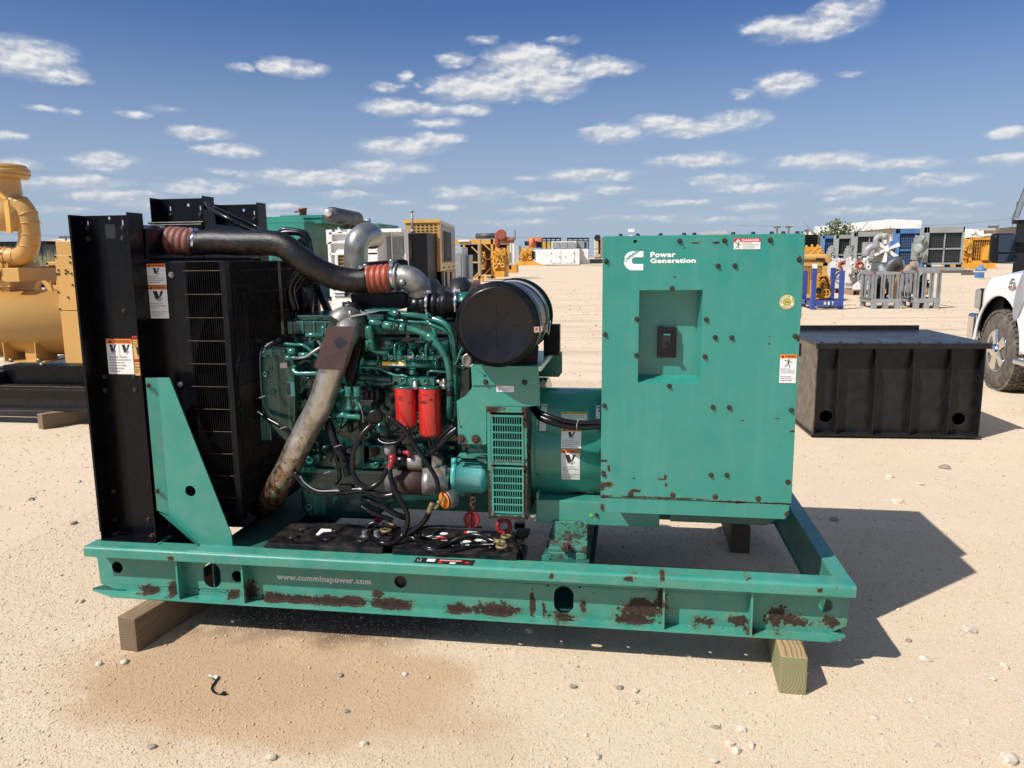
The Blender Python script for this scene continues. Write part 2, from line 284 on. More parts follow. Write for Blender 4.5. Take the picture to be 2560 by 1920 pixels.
# ------------------------------------------------------------------ mesh builder
class MB:
    def __init__(s): s.v = []; s.f = []; s.mi = []; s.sm = []; s.k = 0
    def add(s, vs, fs, smooth=False):
        o = len(s.v); s.v += [tuple(p) for p in vs]
        for f in fs: s.f.append([i + o for i in f]); s.mi.append(s.k); s.sm.append(smooth)
        return s
    def hexa(s, p): return s.add(p, [(0,3,2,1),(4,5,6,7),(0,1,5,4),(1,2,6,5),(2,3,7,6),(3,0,4,7)])
    def box(s, x0, x1, y0, y1, z0, z1):
        x0, x1 = sorted((x0, x1)); y0, y1 = sorted((y0, y1)); z0, z1 = sorted((z0, z1))
        return s.hexa([(x0,y0,z0),(x1,y0,z0),(x1,y1,z0),(x0,y1,z0),(x0,y0,z1),(x1,y0,z1),(x1,y1,z1),(x0,y1,z1)])
    def bar(s, p, q, w, h, up=(0, 0, 1)):                 # a beam from p to q
        p = Vector(p); q = Vector(q); d = (q - p).normalized(); u = Vector(up)
        if abs(d.dot(u)) > .99: u = Vector((0, 1, 0))
        a = d.cross(u).normalized() * w / 2; b = a.cross(d).normalized() * h / 2
        return s.hexa([p-a-b, p+a-b, q+a-b, q-a-b, p-a+b, p+a+b, q+a+b, q-a+b])
    def tube(s, pts, r, n=12, cap=True, closed=False):
        P = [Vector(p) for p in pts]; m = len(P); rr = r if hasattr(r, '__len__') else [r] * m
        T = [(P[min(i+1, m-1)] - P[max(i-1, 0)]).normalized() for i in range(m)]
        u = T[0].orthogonal().normalized(); vs = []
        for i in range(m):
            u = (u - T[i] * u.dot(T[i])); u = u.normalized() if u.length > 1e-6 else T[i].orthogonal().normalized(); w_ = T[i].cross(u)
            vs += [P[i] + (u * math.cos(2*PI*j/n) + w_ * math.sin(2*PI*j/n)) * rr[i] for j in range(n)]
        s.add(vs, [(i*n+j, i*n+(j+1)%n, (i+1)*n+(j+1)%n, (i+1)*n+j) for i in range(m-1) for j in range(n)], True)
        if cap:
            o = len(s.v) - m*n; s.f.append([o+j for j in range(n)][::-1]); s.f.append([o+(m-1)*n+j for j in range(n)]); s.mi += [s.k]*2; s.sm += [False]*2
        return s
    def cyl(s, p, q, r, n=16, r2=None): return s.tube([p, q], [r, r if r2 is None else r2], n)
    def lathe(s, o, d, prof, n=32, smooth=True):          # profile of (distance along d, radius)
        o = Vector(o); d = Vector(d).normalized(); u = d.orthogonal().normalized(); w_ = d.cross(u); vs = []
        for (t_, r_) in prof: vs += [o + d*t_ + (u*math.cos(2*PI*j/n) + w_*math.sin(2*PI*j/n)) * r_ for j in range(n)]
        m = len(prof); s.add(vs, [(i*n+j, i*n+(j+1)%n, (i+1)*n+(j+1)%n, (i+1)*n+j) for i in range(m-1) for j in range(n)], smooth)
        b = len(s.v) - m*n
        for i, rev in ((0, True), (m-1, False)):
            if prof[i][1] > 1e-4: q = [b+i*n+j for j in range(n)]; s.f.append(q[::-1] if rev else q); s.mi.append(s.k); s.sm.append(False)
        return s
    def plate(s, outer, holes, mp, t_):                   # a sheet with cut-outs; mp(u, v, w) -> point, thickness t_
        loops = [list(outer)] + [list(h) for h in holes]; flat = [p for l in loops for p in l]
        tri = tessellate_polygon([[Vector((p[0], p[1], 0)) for p in l] for l in loops])
        n = len(flat); vs = [mp(p[0], p[1], 0) for p in flat] + [mp(p[0], p[1], t_) for p in flat]
        fs = [tuple(q) for q in tri] + [tuple(i + n for i in reversed(q)) for q in tri]; o = 0
        for l in loops:
            k = len(l); fs += [(o+i, o+(i+1)%k, o+(i+1)%k+n, o+i+n) for i in range(k)]; o += k
        return s.add(vs, fs)
    def xz(s, outer, y, t_=.006, holes=()): return s.plate(outer, holes, lambda a, b, c: (a, y + c, b), t_)
    def sphere(s, c, r, n=12, m=8):
        c = Vector(c); r = Vector(r) if hasattr(r, '__len__') else Vector((r, r, r))
        return s.lathe_e(c, r, n, m)
    def lathe_e(s, c, r, n, m):
        vs = []
        for i in range(m+1):
            a = PI*i/m - PI/2; vs += [(c.x + r.x*math.cos(a)*math.cos(2*PI*j/n), c.y + r.y*math.cos(a)*math.sin(2*PI*j/n), c.z + r.z*math.sin(a)) for j in range(n)]
        return s.add(vs, [(i*n+j, i*n+(j+1)%n, (i+1)*n+(j+1)%n, (i+1)*n+j) for i in range(m) for j in range(n)], True)
    def torus(s, c, d, R_, r_, n=32, k=8): 
        c = Vector(c); d = Vector(d).normalized(); u = d.orthogonal().normalized(); w_ = d.cross(u); vs = []
        for i in range(n):
            e = u*math.cos(2*PI*i/n) + w_*math.sin(2*PI*i/n)
            vs += [c + e*(R_ + r_*math.cos(2*PI*j/k)) + d*(r_*math.sin(2*PI*j/k)) for j in range(k)]
        return s.add(vs, [(i*k+j, i*k+(j+1)%k, ((i+1)%n)*k+(j+1)%k, ((i+1)%n)*k+j) for i in range(n) for j in range(k)], True)
    def merge(s, mesh, fn):                               # faces of a text mesh, mapped
        return s.add([fn(p.co.x, p.co.y) for p in mesh.vertices], [tuple(q.vertices) for q in mesh.polygons])

def wpos(o):
    p = Vector((0, 0, 0))
    while o is not None: p = p + o.location; o = o.parent
    return p
SPL = dict(filter_cradle='cradle_plate', block_fittings='block_fitting', housing_ribs='housing_rib', hose_couplings='hose_coupling', loom_bands='loom_band', terminal_clamp='terminal_clamp',
  injector_clamps='injector_clamp', harness_connectors='harness_connector', pipe_couplings='pipe_coupling', connector_blocks='connector_block', starter_housing='starter_housing', lid_print='lid_print', post_cover='post_cover', junction_block='junction_block', hose_clamp='hose_clamp', pipe_fitting='pipe_fitting')
def islands(mb):                                         # the separate pieces of a builder, each a builder of its own
    par = list(range(len(mb.v)))
    def find(i):
        while par[i] != i: par[i] = par[par[i]]; i = par[i]
        return i
    for f in mb.f:
        for i in f[1:]: par[find(i)] = find(f[0])
    out = {}
    for fi, f in enumerate(mb.f):
        q = out.setdefault(find(f[0]), (MB(), {})); n = q[0]; ix = q[1]; g = []
        for i in f:
            if i not in ix: ix[i] = len(n.v); n.v.append(mb.v[i])
            g.append(ix[i])
        n.f.append(g); n.mi.append(mb.mi[fi]); n.sm.append(mb.sm[fi])
    return [q[0] for q in out.values()]
def obj(name, mb, mats, parent=None, bevel=0., loc=None, seg=2, kind=None, label=None):
    if name in SPL and parent is not None:
        for piece in islands(mb): o = obj1(SPL[name], piece, mats, parent, bevel, loc, seg, kind, label)
        return o
    return obj1(name, mb, mats, parent, bevel, loc, seg, kind, label)
def obj1(name, mb, mats, parent=None, bevel=0., loc=None, seg=2, kind=None, label=None):
    me = bpy.data.meshes.new(name)
    off = wpos(parent) if parent is not None else Vector((0, 0, 0)); l = Vector(loc) if loc is not None else Vector((0, 0, 0))
    o0 = off if loc is None else l
    me.from_pydata([(a - o0.x, b - o0.y, c - o0.z) for a, b, c in mb.v], [], mb.f); me.validate()
    if len(me.polygons) == len(mb.f):
        me.polygons.foreach_set('material_index', mb.mi); me.polygons.foreach_set('use_smooth', mb.sm)
    for q in (mats if isinstance(mats, (list, tuple)) else [mats]): me.materials.append(MT[q] if isinstance(q, str) else q)
    bm = bmesh.new(); bm.from_mesh(me); bmesh.ops.recalc_face_normals(bm, faces=bm.faces); bm.to_mesh(me); bm.free()
    o = bpy.data.objects.new(name, me); COL.objects.link(o)
    if parent is not None: o.parent = parent; o.location = (l - off) if loc is not None else (0, 0, 0)
    elif loc is not None: o.location = l
    if bevel:
        m = o.modifiers.new('edge', 'BEVEL'); m.width = bevel; m.segments = seg; m.limit_method = 'ANGLE'; m.angle_limit = R(50); m.use_clamp_overlap = True
    if kind: o['kind'] = kind
    if label: o['label'] = label
    return o
def tag(o, label, cat, group=None):
    o['label'] = label; o['category'] = cat
    if group: o['group'] = group
    return o
def thing(name, label, cat, loc=(0, 0, 0), group=None):
    o = bpy.data.objects.new(name, None); COL.objects.link(o); o.location = loc; o.empty_display_size = .1
    return tag(o, label, cat, group)
def again(o, delta):                                     # a part once more, sharing its mesh
    c = o.copy(); COL.objects.link(c); c.parent = o.parent; c.location = o.location + Vector(delta); return c
def crm(pts, k=6):                                       # smooth path through points
    P = [Vector(p) for p in pts]; P = [P[0]*2 - P[1]] + P + [P[-1]*2 - P[-2]]; o = []
    for i in range(1, len(P) - 2):
        a, b, c, d = P[i-1:i+3]
        for j in range(k):
            t_ = j / k; o.append(.5 * ((2*b) + (c-a)*t_ + (2*a-5*b+4*c-d)*t_*t_ + (3*b-a-3*c+d)*t_**3))
    o.append(P[-2]); return o
_tx = {}
def text_mesh(sx, bold=0.):
    key = (sx, bold)
    if key not in _tx:
        cu = bpy.data.curves.new('t', 'FONT'); cu.body = sx; cu.size = 1; cu.offset = bold; cu.resolution_u = 3
        if bold: cu.space_character = 1.0 + bold * 2.2
        ob = bpy.data.objects.new('t', cu); me = bpy.data.meshes.new_from_object(ob); bpy.data.objects.remove(ob)
        xs = [p.co.x for p in me.vertices] or [0, 1]; ys = [p.co.y for p in me.vertices] or [0, 1]
        _tx[key] = (me, min(xs), max(xs), min(ys), max(ys))
    return _tx[key]
def put_text(mb, sx, fn, x0, x1, y0, y1, bold=0., fit=True):   # text squeezed into a box of fn's plane (y0 = baseline side)
    me, a, b, c, d = text_mesh(sx, bold)
    sc = (x1 - x0) / (b - a); sy = (y1 - y0) / (d - c)
    return mb.merge(me, lambda x, y: fn(x0 + (x - a) * sc, y0 + (y - c) * sy))
def circ(cx, cz, r, n=24, rz=None): return [(cx + r*math.cos(2*PI*i/n), cz + (rz or r)*math.sin(2*PI*i/n)) for i in range(n)]
def slot(cx, cz, hw, hh, n=10): return [(cx + hw*math.cos(PI*i/n), cz + (hh-hw) + hw*math.sin(PI*i/n)) for i in range(n+1)] + [(cx - hw*math.cos(PI*i/n), cz - (hh-hw) - hw*math.sin(PI*i/n)) for i in range(n+1)]
# ------------------------------------------------------------------ ground
rnd = random.Random(4)
def ground_mat():
    m = bpy.data.materials.new('pale_caliche'); m.use_nodes = True; t = NT(m.node_tree); b = t.n['Principled BSDF']
    pos = t.new('ShaderNodeNewGeometry').outputs['Position']; x, y, z = t.sep(pos)
    big = t.noise(pos, .35, 4, .6); mid = t.noise(pos, 2.6, 5, .6); fin = t.noise(pos, 95, 4, .7); gr = t.noise(pos, 300, 3, .65)
    c = t.mix(t.rng(big, .35, .65), (.60, .475, .33), (.66, .535, .39)); c = t.mix(t.rng(mid, .3, .7, 0, .5), c, (.56, .43, .29))
    c = t.mix(t.rng(fin, .35, .7, 0, .55), c, (.76, .64, .48)); c = t.mix(t.rng(gr, .56, .70, 0, .6), c, (.36, .26, .165))
    vor = t.new('ShaderNodeTexVoronoi'); t.put(vor.inputs['Vector'], pos); vor.inputs['Scale'].default_value = 75
    c = t.mix(t.rng(t.sep(vor.outputs['Color'])[0], .86, .9, 0, .6), c, (.66, .56, .44))
    def oil(cx, cy, rx, ry, col, am, lo=.25):
        nonlocal c
        q = t.vm('LENGTH', t.vm('MULTIPLY', t.vm('SUBTRACT', pos, (cx, cy, 0)), (1/rx, 1/ry, 0)), out=1)
        q = t.m('ADD', q, t.m('MULTIPLY', t.m('SUBTRACT', t.noise(pos, 3.2, 6, .62), .5), .95)); c = t.mix(t.rng(q, 1.0, lo + .35, 0, am, True), c, col)
    oil(-1.32, 2.44, 1.0, .50, (.49, .325, .185), .80); oil(-1.5, 2.42, .65, .28, (.43, .285, .165), .42); oil(-.7, 2.2, .5, .25, (.50, .36, .22), .3)
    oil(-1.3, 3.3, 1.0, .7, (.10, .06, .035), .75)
    # wheel tracks in the yard
    tr = t.noise(t.vm('MULTIPLY', pos, (.22, 1.3, 1.)), 1.3, 6, .65); c = t.mix(t.m('MULTIPLY', t.rng(tr, .48, .62, 0, .6), t.rng(y, 5, 12)), c, (.45, .33, .22)); c = t.mix(t.m('MULTIPLY', t.rng(tr, .47, .36, 0, .5), t.rng(y, 5, 12)), c, (.68, .55, .40))
    farc = t.rng(y, 25, 90); c = t.mix(t.m('MULTIPLY', farc, .4), c, (.58, .47, .35))
    t.put(b.inputs['Base Color'], c); b.inputs['Roughness'].default_value = .93; b.inputs['Specular IOR Level'].default_value = .2
    h = t.m('ADD', t.m('MULTIPLY', fin, .75), t.m('MULTIPLY', gr, .42)); h = t.m('ADD', h, t.m('MULTIPLY', t.noise(pos, 30, 4, .6), .6)); h = t.m('ADD', h, t.m('MULTIPLY', mid, 1.6))
    bp = t.new('ShaderNodeBump'); bp.inputs['Strength'].default_value = .7; bp.inputs['Distance'].default_value = .011; t.put(bp.inputs['Height'], h); t.l.new(bp.outputs[0], b.inputs['Normal'])
    return m
MT['ground'] = ground_mat()
g = MB(); g.add([(-1500, -30, 0), (1500, -30, 0), (1500, 2500, 0), (-1500, 2500, 0)], [(0, 1, 2, 3)]); o = obj('ground', g, 'ground'); o['kind'] = 'structure'
# gravel: tens of thousands of small grains pressed into the surface
def gravel(name, n, area, smin, smax, seed, matn, pw=7, label_='fine pale gravel strewn over the sandy yard'):
    rs = np.random.RandomState(seed); x0, x1, y0, y1 = area
    base = np.array([(1,0,0),(0,1,0),(-1,0,0),(0,-1,0),(0,0,1),(0,0,-.6)], float); tri = np.array([(0,1,4),(1,2,4),(2,3,4),(3,0,4),(1,0,5),(2,1,5),(3,2,5),(0,3,5)])
    yy = y0 + (y1 - y0) * rs.rand(n) ** 1.25; xx = x0 + (x1 - x0) * rs.rand(n)
    sz = smin + (smax - smin) * rs.rand(n) ** pw * (yy / 2.2) ** .35
    V = np.repeat(base[None], n, 0) * (1 + .5 * (rs.rand(n, 6, 1) - .5)); V *= np.stack([.7 + .6*rs.rand(n), .7 + .6*rs.rand(n), .35 + .45*rs.rand(n)], 1)[:, None, :]
    a = rs.rand(n) * 2 * PI; ca, sa = np.cos(a)[:, None], np.sin(a)[:, None]; vx = V[:,:,0]*ca - V[:,:,1]*sa; vy = V[:,:,0]*sa + V[:,:,1]*ca
    V = np.stack([vx, vy, V[:,:,2]], 2) * sz[:, None, None]; V[:,:,0] += xx[:,None]; V[:,:,1] += yy[:,None]; V[:,:,2] += sz[:,None] * .12
    me = bpy.data.meshes.new(name); nv = n * 6; nf = n * 8; me.vertices.add(nv); me.vertices.foreach_set('co', V.reshape(-1)); F = (tri[None] + (np.arange(n) * 6)[:, None, None]).reshape(-1)
    me.loops.add(nf * 3); me.loops.foreach_set('vertex_index', F.astype(np.int32)); me.polygons.add(nf); me.polygons.foreach_set('loop_start', np.arange(nf, dtype=np.int32) * 3); me.polygons.foreach_set('loop_total', np.full(nf, 3, np.int32)); me.update(calc_edges=True)
    me.materials.append(MT[matn]); o = bpy.data.objects.new(name, me); COL.objects.link(o); o['kind'] = 'stuff'; tag(o, label_, 'gravel'); return o
def grit_mat():
    m = bpy.data.materials.new('gravel_grains'); m.use_nodes = True; t = NT(m.node_tree); b = t.n['Principled BSDF']
    ri = t.new('ShaderNodeNewGeometry'); pos = ri.outputs['Position']; rp = ri.outputs['Random Per Island']
    c = t.mix(rp, (.50, .38, .26), (.72, .59, .44)); c = t.mix(t.rng(rp, .0, .04, 1, 0), c, (.26, .19, .14))
    q = t.vm('LENGTH', t.vm('MULTIPLY', t.vm('SUBTRACT', pos, (-1.32, 2.44, 0)), (1/1.0, 1/.5, 0)), out=1); c = t.mix(t.rng(q, 1.1, .6, 0, .7), c, (.50, .345, .205))
    t.put(b.inputs['Base Color'], c); b.inputs['Roughness'].default_value = .9; return m
MT['grit'] = grit_mat()
gravel('gravel', 85000, (-5.5, 4.2, 1.5, 9.5), .0020, .0085, 3, 'grit')
gravel('gravel', 150000, (-3.3, 2.7, 1.5, 4.4), .0016, .0042, 8, 'grit', 2.2, 'fine sandy grit lying in front of and under the generator skid')
gravel('gravel', 16000, (-18, 18, 8, 40), .006, .028, 5, 'grit', 7, 'coarser pale gravel over the far yard')
MT['stone'] = mat('limestone', (.55, .46, .36), .9, 0, .25, 40, .6, 120)
MT['stone2'] = mat('dark_stone', (.26, .21, .17), .9, 0, .25, 40, .6, 120)
def stone(k, x, y, r, label, m='stone', group='loose stones lying on the yard', flat=.6):
    p = on(k, x, y); bm = bmesh.new(); bmesh.ops.create_icosphere(bm, subdivisions=2, radius=1)
    ax_ = rnd.uniform(.8, 1.25)
    ph = [rnd.uniform(0, 6) for _ in range(3)]
    for v in bm.verts:
        c = v.co; f = 1 + .18*math.sin(3*c.x+ph[0]) + .14*math.sin(4*c.y+ph[1]) + .12*math.sin(5*c.z+ph[2]) + rnd.uniform(-.09, .09)
        v.co = Vector((c.x*f*r*ax_, c.y*f*r/ax_, max(c.z*f*r*flat, -r*.3)))
    me = bpy.data.meshes.new('stone'); bm.to_mesh(me); bm.free(); me.materials.append(MT[m]); o = bpy.data.objects.new('stone', me); COL.objects.link(o); o.location = (p.x, p.y, r*flat*.35); tag(o, label, 'stone', group); return o
stone('W', 322, 435, .017, 'white stone lying nearest in front of the left timber beam')
stone('W', 165, 447, .013, 'white stone left of and behind the old timber beam end')
stone('W', 1220, 1022, .017, 'round white stone at the bottom edge of the picture, left of centre')
stone('X', 2150, 532, .026, 'biggest white stone in the bottom right corner')
stone('X', 1785, 88, .019, 'pale stone right of the shadow tip of the skid')
stone('X', 435, 212, .013, 'reddish grey stone on the sand left of the green timber', 'stone2')
stone('X', 845, 535, .015, 'pale stone beside a dry twig at the bottom edge')
stone('X', 342, 517, .014, 'grey stone nearest the bottom centre of the picture')
stone('Z', 2422, 1577, .03, 'whitish stone standing alone right of the long shadow')
stone('Z', 2360, 1170, .035, 'flat grey stone on the open sand below the black tank', 'stone2')
for (k, x, y, r) in (('W',1795,938,.014),('W',490,957,.013),('W',1690,738,.011),('W',2045,508,.012),('W',1645,518,.012),('W',60,62,.014),('W',25,62,.01),('X',975,397,.015),('X',925,458,.015),('X',948,490,.016),('X',1018,466,.014),('X',235,208,.012),('X',510,226,.013),('X',795,182,.008),('X',1820,462,.015),('X',1955,358,.014),('X',2122,118,.02),('X',1720,266,.012),('X',1555,342,.013),('X',740,72,.012),('X',1705,5,.013),('Z',1320,1580,.02),('Z',1405,1609,.012),('Z',2243,1256,.03),('Z',2300,1213,.02),('Z',2050,1296,.02),('Z',2085,1300,.025),('Z',150,1440,.012),('Z',185,1310,.02),('Z',195,1205,.02),('Z',80,1250,.02),('Z',1790,1820,.012),('Z',2480,1700,.014),('Z',2225,1195,.028),('Z',905,1545,.01)):  # two beside the front rail stand in for spots of sunlight
    dk = rnd.random() < .3; stone(k, x, y, r, 'small dark grey stone lying loose on the pale sand' if dk else 'small pale stone lying loose on the sandy ground', 'stone2' if dk else 'stone', 'small dark stones on the sand' if dk else 'small pale stones on the sand')
# cable tie scrap and a crumpled tag on the sand
p = [on('W', *q) for q in ((905,528),(880,560),(860,595),(870,620),(900,632),(935,634))]
t0 = MB().tube(crm([(a.x, a.y, .0045) for i, a in enumerate(p)], 5), .0038, 8); t0.box(p[-1].x-.006, p[-1].x+.006, p[-1].y-.005, p[-1].y+.005, .001, .012)
tag(obj('cable_tie', t0, 'cable'), 'curled black cable tie scrap on the oily sand', 'cable tie')
a = on('W', 865, 532); t0 = MB()
for i in range(9):
    q = rnd.uniform(0, 6.28); t0.add([(a.x, a.y, .008), (a.x + .02*math.cos(q), a.y + .016*math.sin(q), .002 + rnd.random()*.01), (a.x + .016*math.cos(q+.6), a.y + .018*math.sin(q+.6), .003 + rnd.random()*.012)], [(0, 1, 2)])
tag(obj('paper_scrap', t0, 'label'), 'torn scrap of white paper beside the black cable tie', 'litter')

# ------------------------------------------------------------------ timbers under the skid
def timber(k0, k1, wd, ln, m, label, group, ang=None, hgt=.14, name='timber_beam'):
    a = on(*k0); b = on(*k1) if k1 else None
    d = (b - a).normalized() if b is not None else Vector((0, 1, 0))
    t_ = MB().box(0, wd, 0, ln, -.004, hgt); o = obj(name, t_, m, bevel=.004)
    o.location = (a.x, a.y, 0); o.rotation_euler = (0, 0, math.atan2(d.y, d.x) - PI/2); tag(o, label, 'timber', group); return o
G1 = 'timber beams under the green skid'
timber(('J', 1655, 1112), ('J', 1604, 925), .090, .55, 'woodn', 'pale green tinted timber beam with growth rings, under the right end of the skid', G1)
timber(('I2', 540, 1572), None, .084, .62, 'woodo', 'old brown timber beam under the left end of the skid', G1).rotation_euler = (0, 0, -.14)
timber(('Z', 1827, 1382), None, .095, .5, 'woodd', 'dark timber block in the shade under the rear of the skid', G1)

# ------------------------------------------------------------------ the generator set
GS = thing('generator_set', 'green open diesel generator set with black radiator and control cabinet on a steel skid', 'generator', (-.7, 3.38, .14))
gp = lambda n, mb, m, bevel=0., **k: obj(n, mb, m, GS, bevel, **k)
def xzp(k, x, y, Y): p = at(k, x, y, Y); return (p.x, p.z)
XL, XR = -2.222, .80; YW = 2.785
# front rail
def hole(k, x, y, r): c = xzp(k, x, y, YW); e = xzp(k, x + r, y, YW); return circ(c[0], c[1], abs(e[0] - c[0]))
def hslot(k, x, y, hw, hh): c = xzp(k, x, y, YW); e = xzp(k, x + hw, y, YW); f = xzp(k, x, y + hh, YW); return slot(c[0], c[1], abs(e[0]-c[0]), abs(f[1]-c[1]))
holes = [hole('I2',497,473,72), hslot('I2',1765,582,112,168), hole('I2',2100,595,72), hole('I',1772,276,34), hslot('J',463,598,54,76), hole('J',1912,628,40)]
for (k, x, y) in (('J',373,518),('J',552,527),('I2',1592,775),('I2',1972,790)): holes.append(hole(k, x, y, 6 if k == 'J' else 13))
r_ = MB().xz([(XL, .3585), (XL+.008, .172), (XL+.085, .144), (XR-.07, .144), (XR-.006, .180), (XR, .3585)], YW, .006, holes)
r_.box(XL, XR, 2.7275, YW + .02, .357, .363)                              # top flange
for i in range(4):                                                     # rounded fold into the lip
    a0, a1 = PI/2*i/4, PI/2*(i+1)/4; y0 = 2.728 - .012*math.sin(a0); y1 = 2.728 - .012*math.sin(a1); z0 = .351 + .012*math.cos(a0); z1 = .351 + .012*math.cos(a1)
    r_.add([(XL, y0, z0), (XR, y0, z0), (XR, y1, z1), (XL, y1, z1)], [(0, 1, 2, 3)], True)
r_.box(XL, XR, 2.716, 2.722, .320, .351)                               # lip
SPOT = []
for (k, x, y, rx, ry) in (('J',645,806,.024,.012),('J',453,834,.007,.006),('J',816,859,.007,.006),('J',1270,887,.008,.006),('J',1467,900,.008,.006),('W',982,184,.008,.007),('W',1320,149,.010,.004),('J',217,842,.01,.006)):
    g_ = on(k, x, y); yy = min(max(g_.y - .087, 2.727+ry+.003), 2.781-ry); SPOT.append(circ(g_.x - .095, yy, rx, 12, ry))
r_.plate([(XL-.028, YW+.0055), (XL-.028, YW-.008), (XL+.095, 2.727), (XR-.075, 2.727), (XR-.012, YW-.016), (XR-.012, YW+.0055)], SPOT, lambda a, b, c: (a, b, .1405 + c), .007)
gp('skid_rail', r_, 'rail', .0015)
r0 = MB().plate([(XL-.028, YW-.005), (XL+.005, YW+.045), (XL+.12, YW+.045), (XL+.12, YW-.005)], [], lambda a, b, c: (a, b, .148 + c), .004)
r0.box(XL+.03, XR-.02, YW+.006, YW+.05, .148, .154)
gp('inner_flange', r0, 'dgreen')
for (k, x, y) in (('I2',1288,600),('I',893,270),('J',1010,620),('J',1497,640)):
    p = at(k, x, y, 2.735); rib = MB().plate([(2.733, .147), (YW, .147), (YW, .356), (2.7225, .356), (2.733, .32)], [], lambda a, b, c, X=p.x: (X + c, a, b), .008); gp('stiffener', rib, 'rail')
# rear rail and cross members
r2 = MB().box(XL, XR, 3.985, 3.991, .147, .357).box(XL, XR, 3.975, 4.055, .357, .363).box(XL, XR, 3.991, 4.05, .1405, .147)
gp('skid_rail', r2, 'rail')
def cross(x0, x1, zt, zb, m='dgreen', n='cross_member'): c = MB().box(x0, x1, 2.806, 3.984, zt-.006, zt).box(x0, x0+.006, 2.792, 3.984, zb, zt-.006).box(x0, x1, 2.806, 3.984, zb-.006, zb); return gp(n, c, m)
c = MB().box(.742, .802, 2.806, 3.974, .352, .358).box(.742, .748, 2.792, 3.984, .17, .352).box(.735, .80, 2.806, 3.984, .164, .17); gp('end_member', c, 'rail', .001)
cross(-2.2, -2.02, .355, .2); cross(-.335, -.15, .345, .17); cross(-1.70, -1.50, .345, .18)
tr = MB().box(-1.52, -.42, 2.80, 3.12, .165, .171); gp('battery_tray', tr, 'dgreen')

# hex bolt shared by many parts
def bolt_mb(p, d, r=.009, h=.007, wash=True):
    b = MB(); p = Vector(p); d = Vector(d)
    if wash: b.lathe(p, d, [(0, r*1.35), (.0018, r*1.35)], 16, False)
    b.lathe(p + d*.0018, d, [(0, r), (h*.75, r), (h, r*.8)], 6, False); return b
BOLTS = {}
def bolt(p, d=(0, -1, 0), r=.009, m='bolt', name='bolt', parent=None):
    par = parent or GS; key = (r, m, tuple(d), par.name)
    if key not in BOLTS: BOLTS[key] = (obj(name, bolt_mb(p, d, r), m, par), Vector(p)); return BOLTS[key][0]
    o, p0 = BOLTS[key]; return again(o, Vector(p) - p0)

# ---- radiator end
PX0, PX1 = -2.190, -1.940; PY = 2.785; PT = 1.705
b = MB()
b.box(PX0, PX0+.005, PY, PY+.085, .372, PT)                                             # left flange
hl = [circ(*xzp('A',447,338,PY+.085), .0065), slot(*xzp('A',238,388,PY+.085), .0035, .009), slot(*xzp('A',580,383,PY+.085), .0045, .012)]
b.xz([(PX0+.005, .372), (PX1-.005, .372), (PX1-.005, PT), (PX0+.005, PT)], PY+.082, .005, hl)
b.box(PX1-.005, PX1, PY+.004, PY+.10, .372, PT+.006)
b.box(PX0, PX1, PY-.004, PY+.082, .366, .372)
b.box(PX0-.012, PX0, PY+.01, PY+.016, .40, PT)
gp('radiator_post', b, 'black', .001)
pd = MB().box(PX0-.004, PX1+.02, PY-.012, PY+.09, .3635, .3655); gp('mounting_pad', pd, 'rail')
for q in (('A',235,430),('A',585,432),('A',583,536),('B',300,240),('B',522,242),('B',307,340),('B',530,340),('B',367,1088),('B',378,1298),('B',628,1300),('A',597,1255),('A',240,540)):
    bolt(at(*q, PY+.082), m='bolt', r=.008)
for q in (('B',375,1410),('B',658,1420)): p = on(*q, .372); bolt(p, (0, 0, 1), .011, 'rbolt')
sc = MB(); a = at('A', 403, 400, PY+.081); c2 = at('A', 520, 538, PY+.081); sc.xz([(a.x, c2.z), (c2.x-.004, c2.z), (c2.x, a.z-.02), (c2.x-.006, a.z), (a.x, a.z)], PY+.0805, .001); gp('worn_sticker', sc, 'engd')
# rear posts standing at the middle and far side of the core
def post2(x0, x1, y, z0, z1, m='black'):
    b = MB(); b.box(x0, x0+.005, y, y+.08, z0, z1); w0 = x1 - x0
    hh = [circ(x0 + w0*.55, z1-.03, .0075), slot(x0+w0*.2, z1-.045, .004, .011), slot(x0+w0*.78, z1-.045, .004, .011)]
    b.xz([(x0+.005, z0), (x1-.005, z0), (x1-.005, z1), (x0+.005, z1)], y+.075, .005, hh); b.box(x1-.005, x1, y+.004, y+.10, z0, z1+.004); gp('radiator_post', b, m, .001)
    for fx in (.2, .78): bolt((x0+w0*fx, y+.075, z1-.075), r=.008)
post2(-2.185, -1.925, 3.31, 1.60, 1.808); post2(-2.185, -1.93, 3.84, .36, 1.815)
b = MB().box(-2.19, -1.93, 2.885, 3.30, 1.53, 1.652).box(-2.19, -1.93, 3.30, 3.84, 1.53, 1.69); b.box(-2.2, -1.92, 3.30, 3.345, 1.69, 1.70); gp('radiator_top_tank', b, 'black', .012)
b = MB().box(-2.12, -1.955, 2.90, 3.84, .50, 1.53); gp('radiator_core', b, 'core')
b = MB().box(-2.19, -1.93, 2.875, 3.84, .40, .50); gp('radiator_bottom_tank', b, 'black', .006)
b = MB().cyl(at('B2',728,1540,3.0), at('B2',733,1640,3.0), .0085, 10); b.lathe(at('B2',733,1605,3.0), (0,0,-1), [(0,.008),(.004,.012),(.012,.010)], 10); gp('drain_tap', b, 'dark')
b = MB().box(-1.95, -1.945, 2.90, 3.83, .42, 1.516).box(-1.945, -1.605, 3.80, 3.803, .42, 1.516); gp('guard_dark_sheet', b, 'black')  # black sheets added to keep the inside of the guard dark
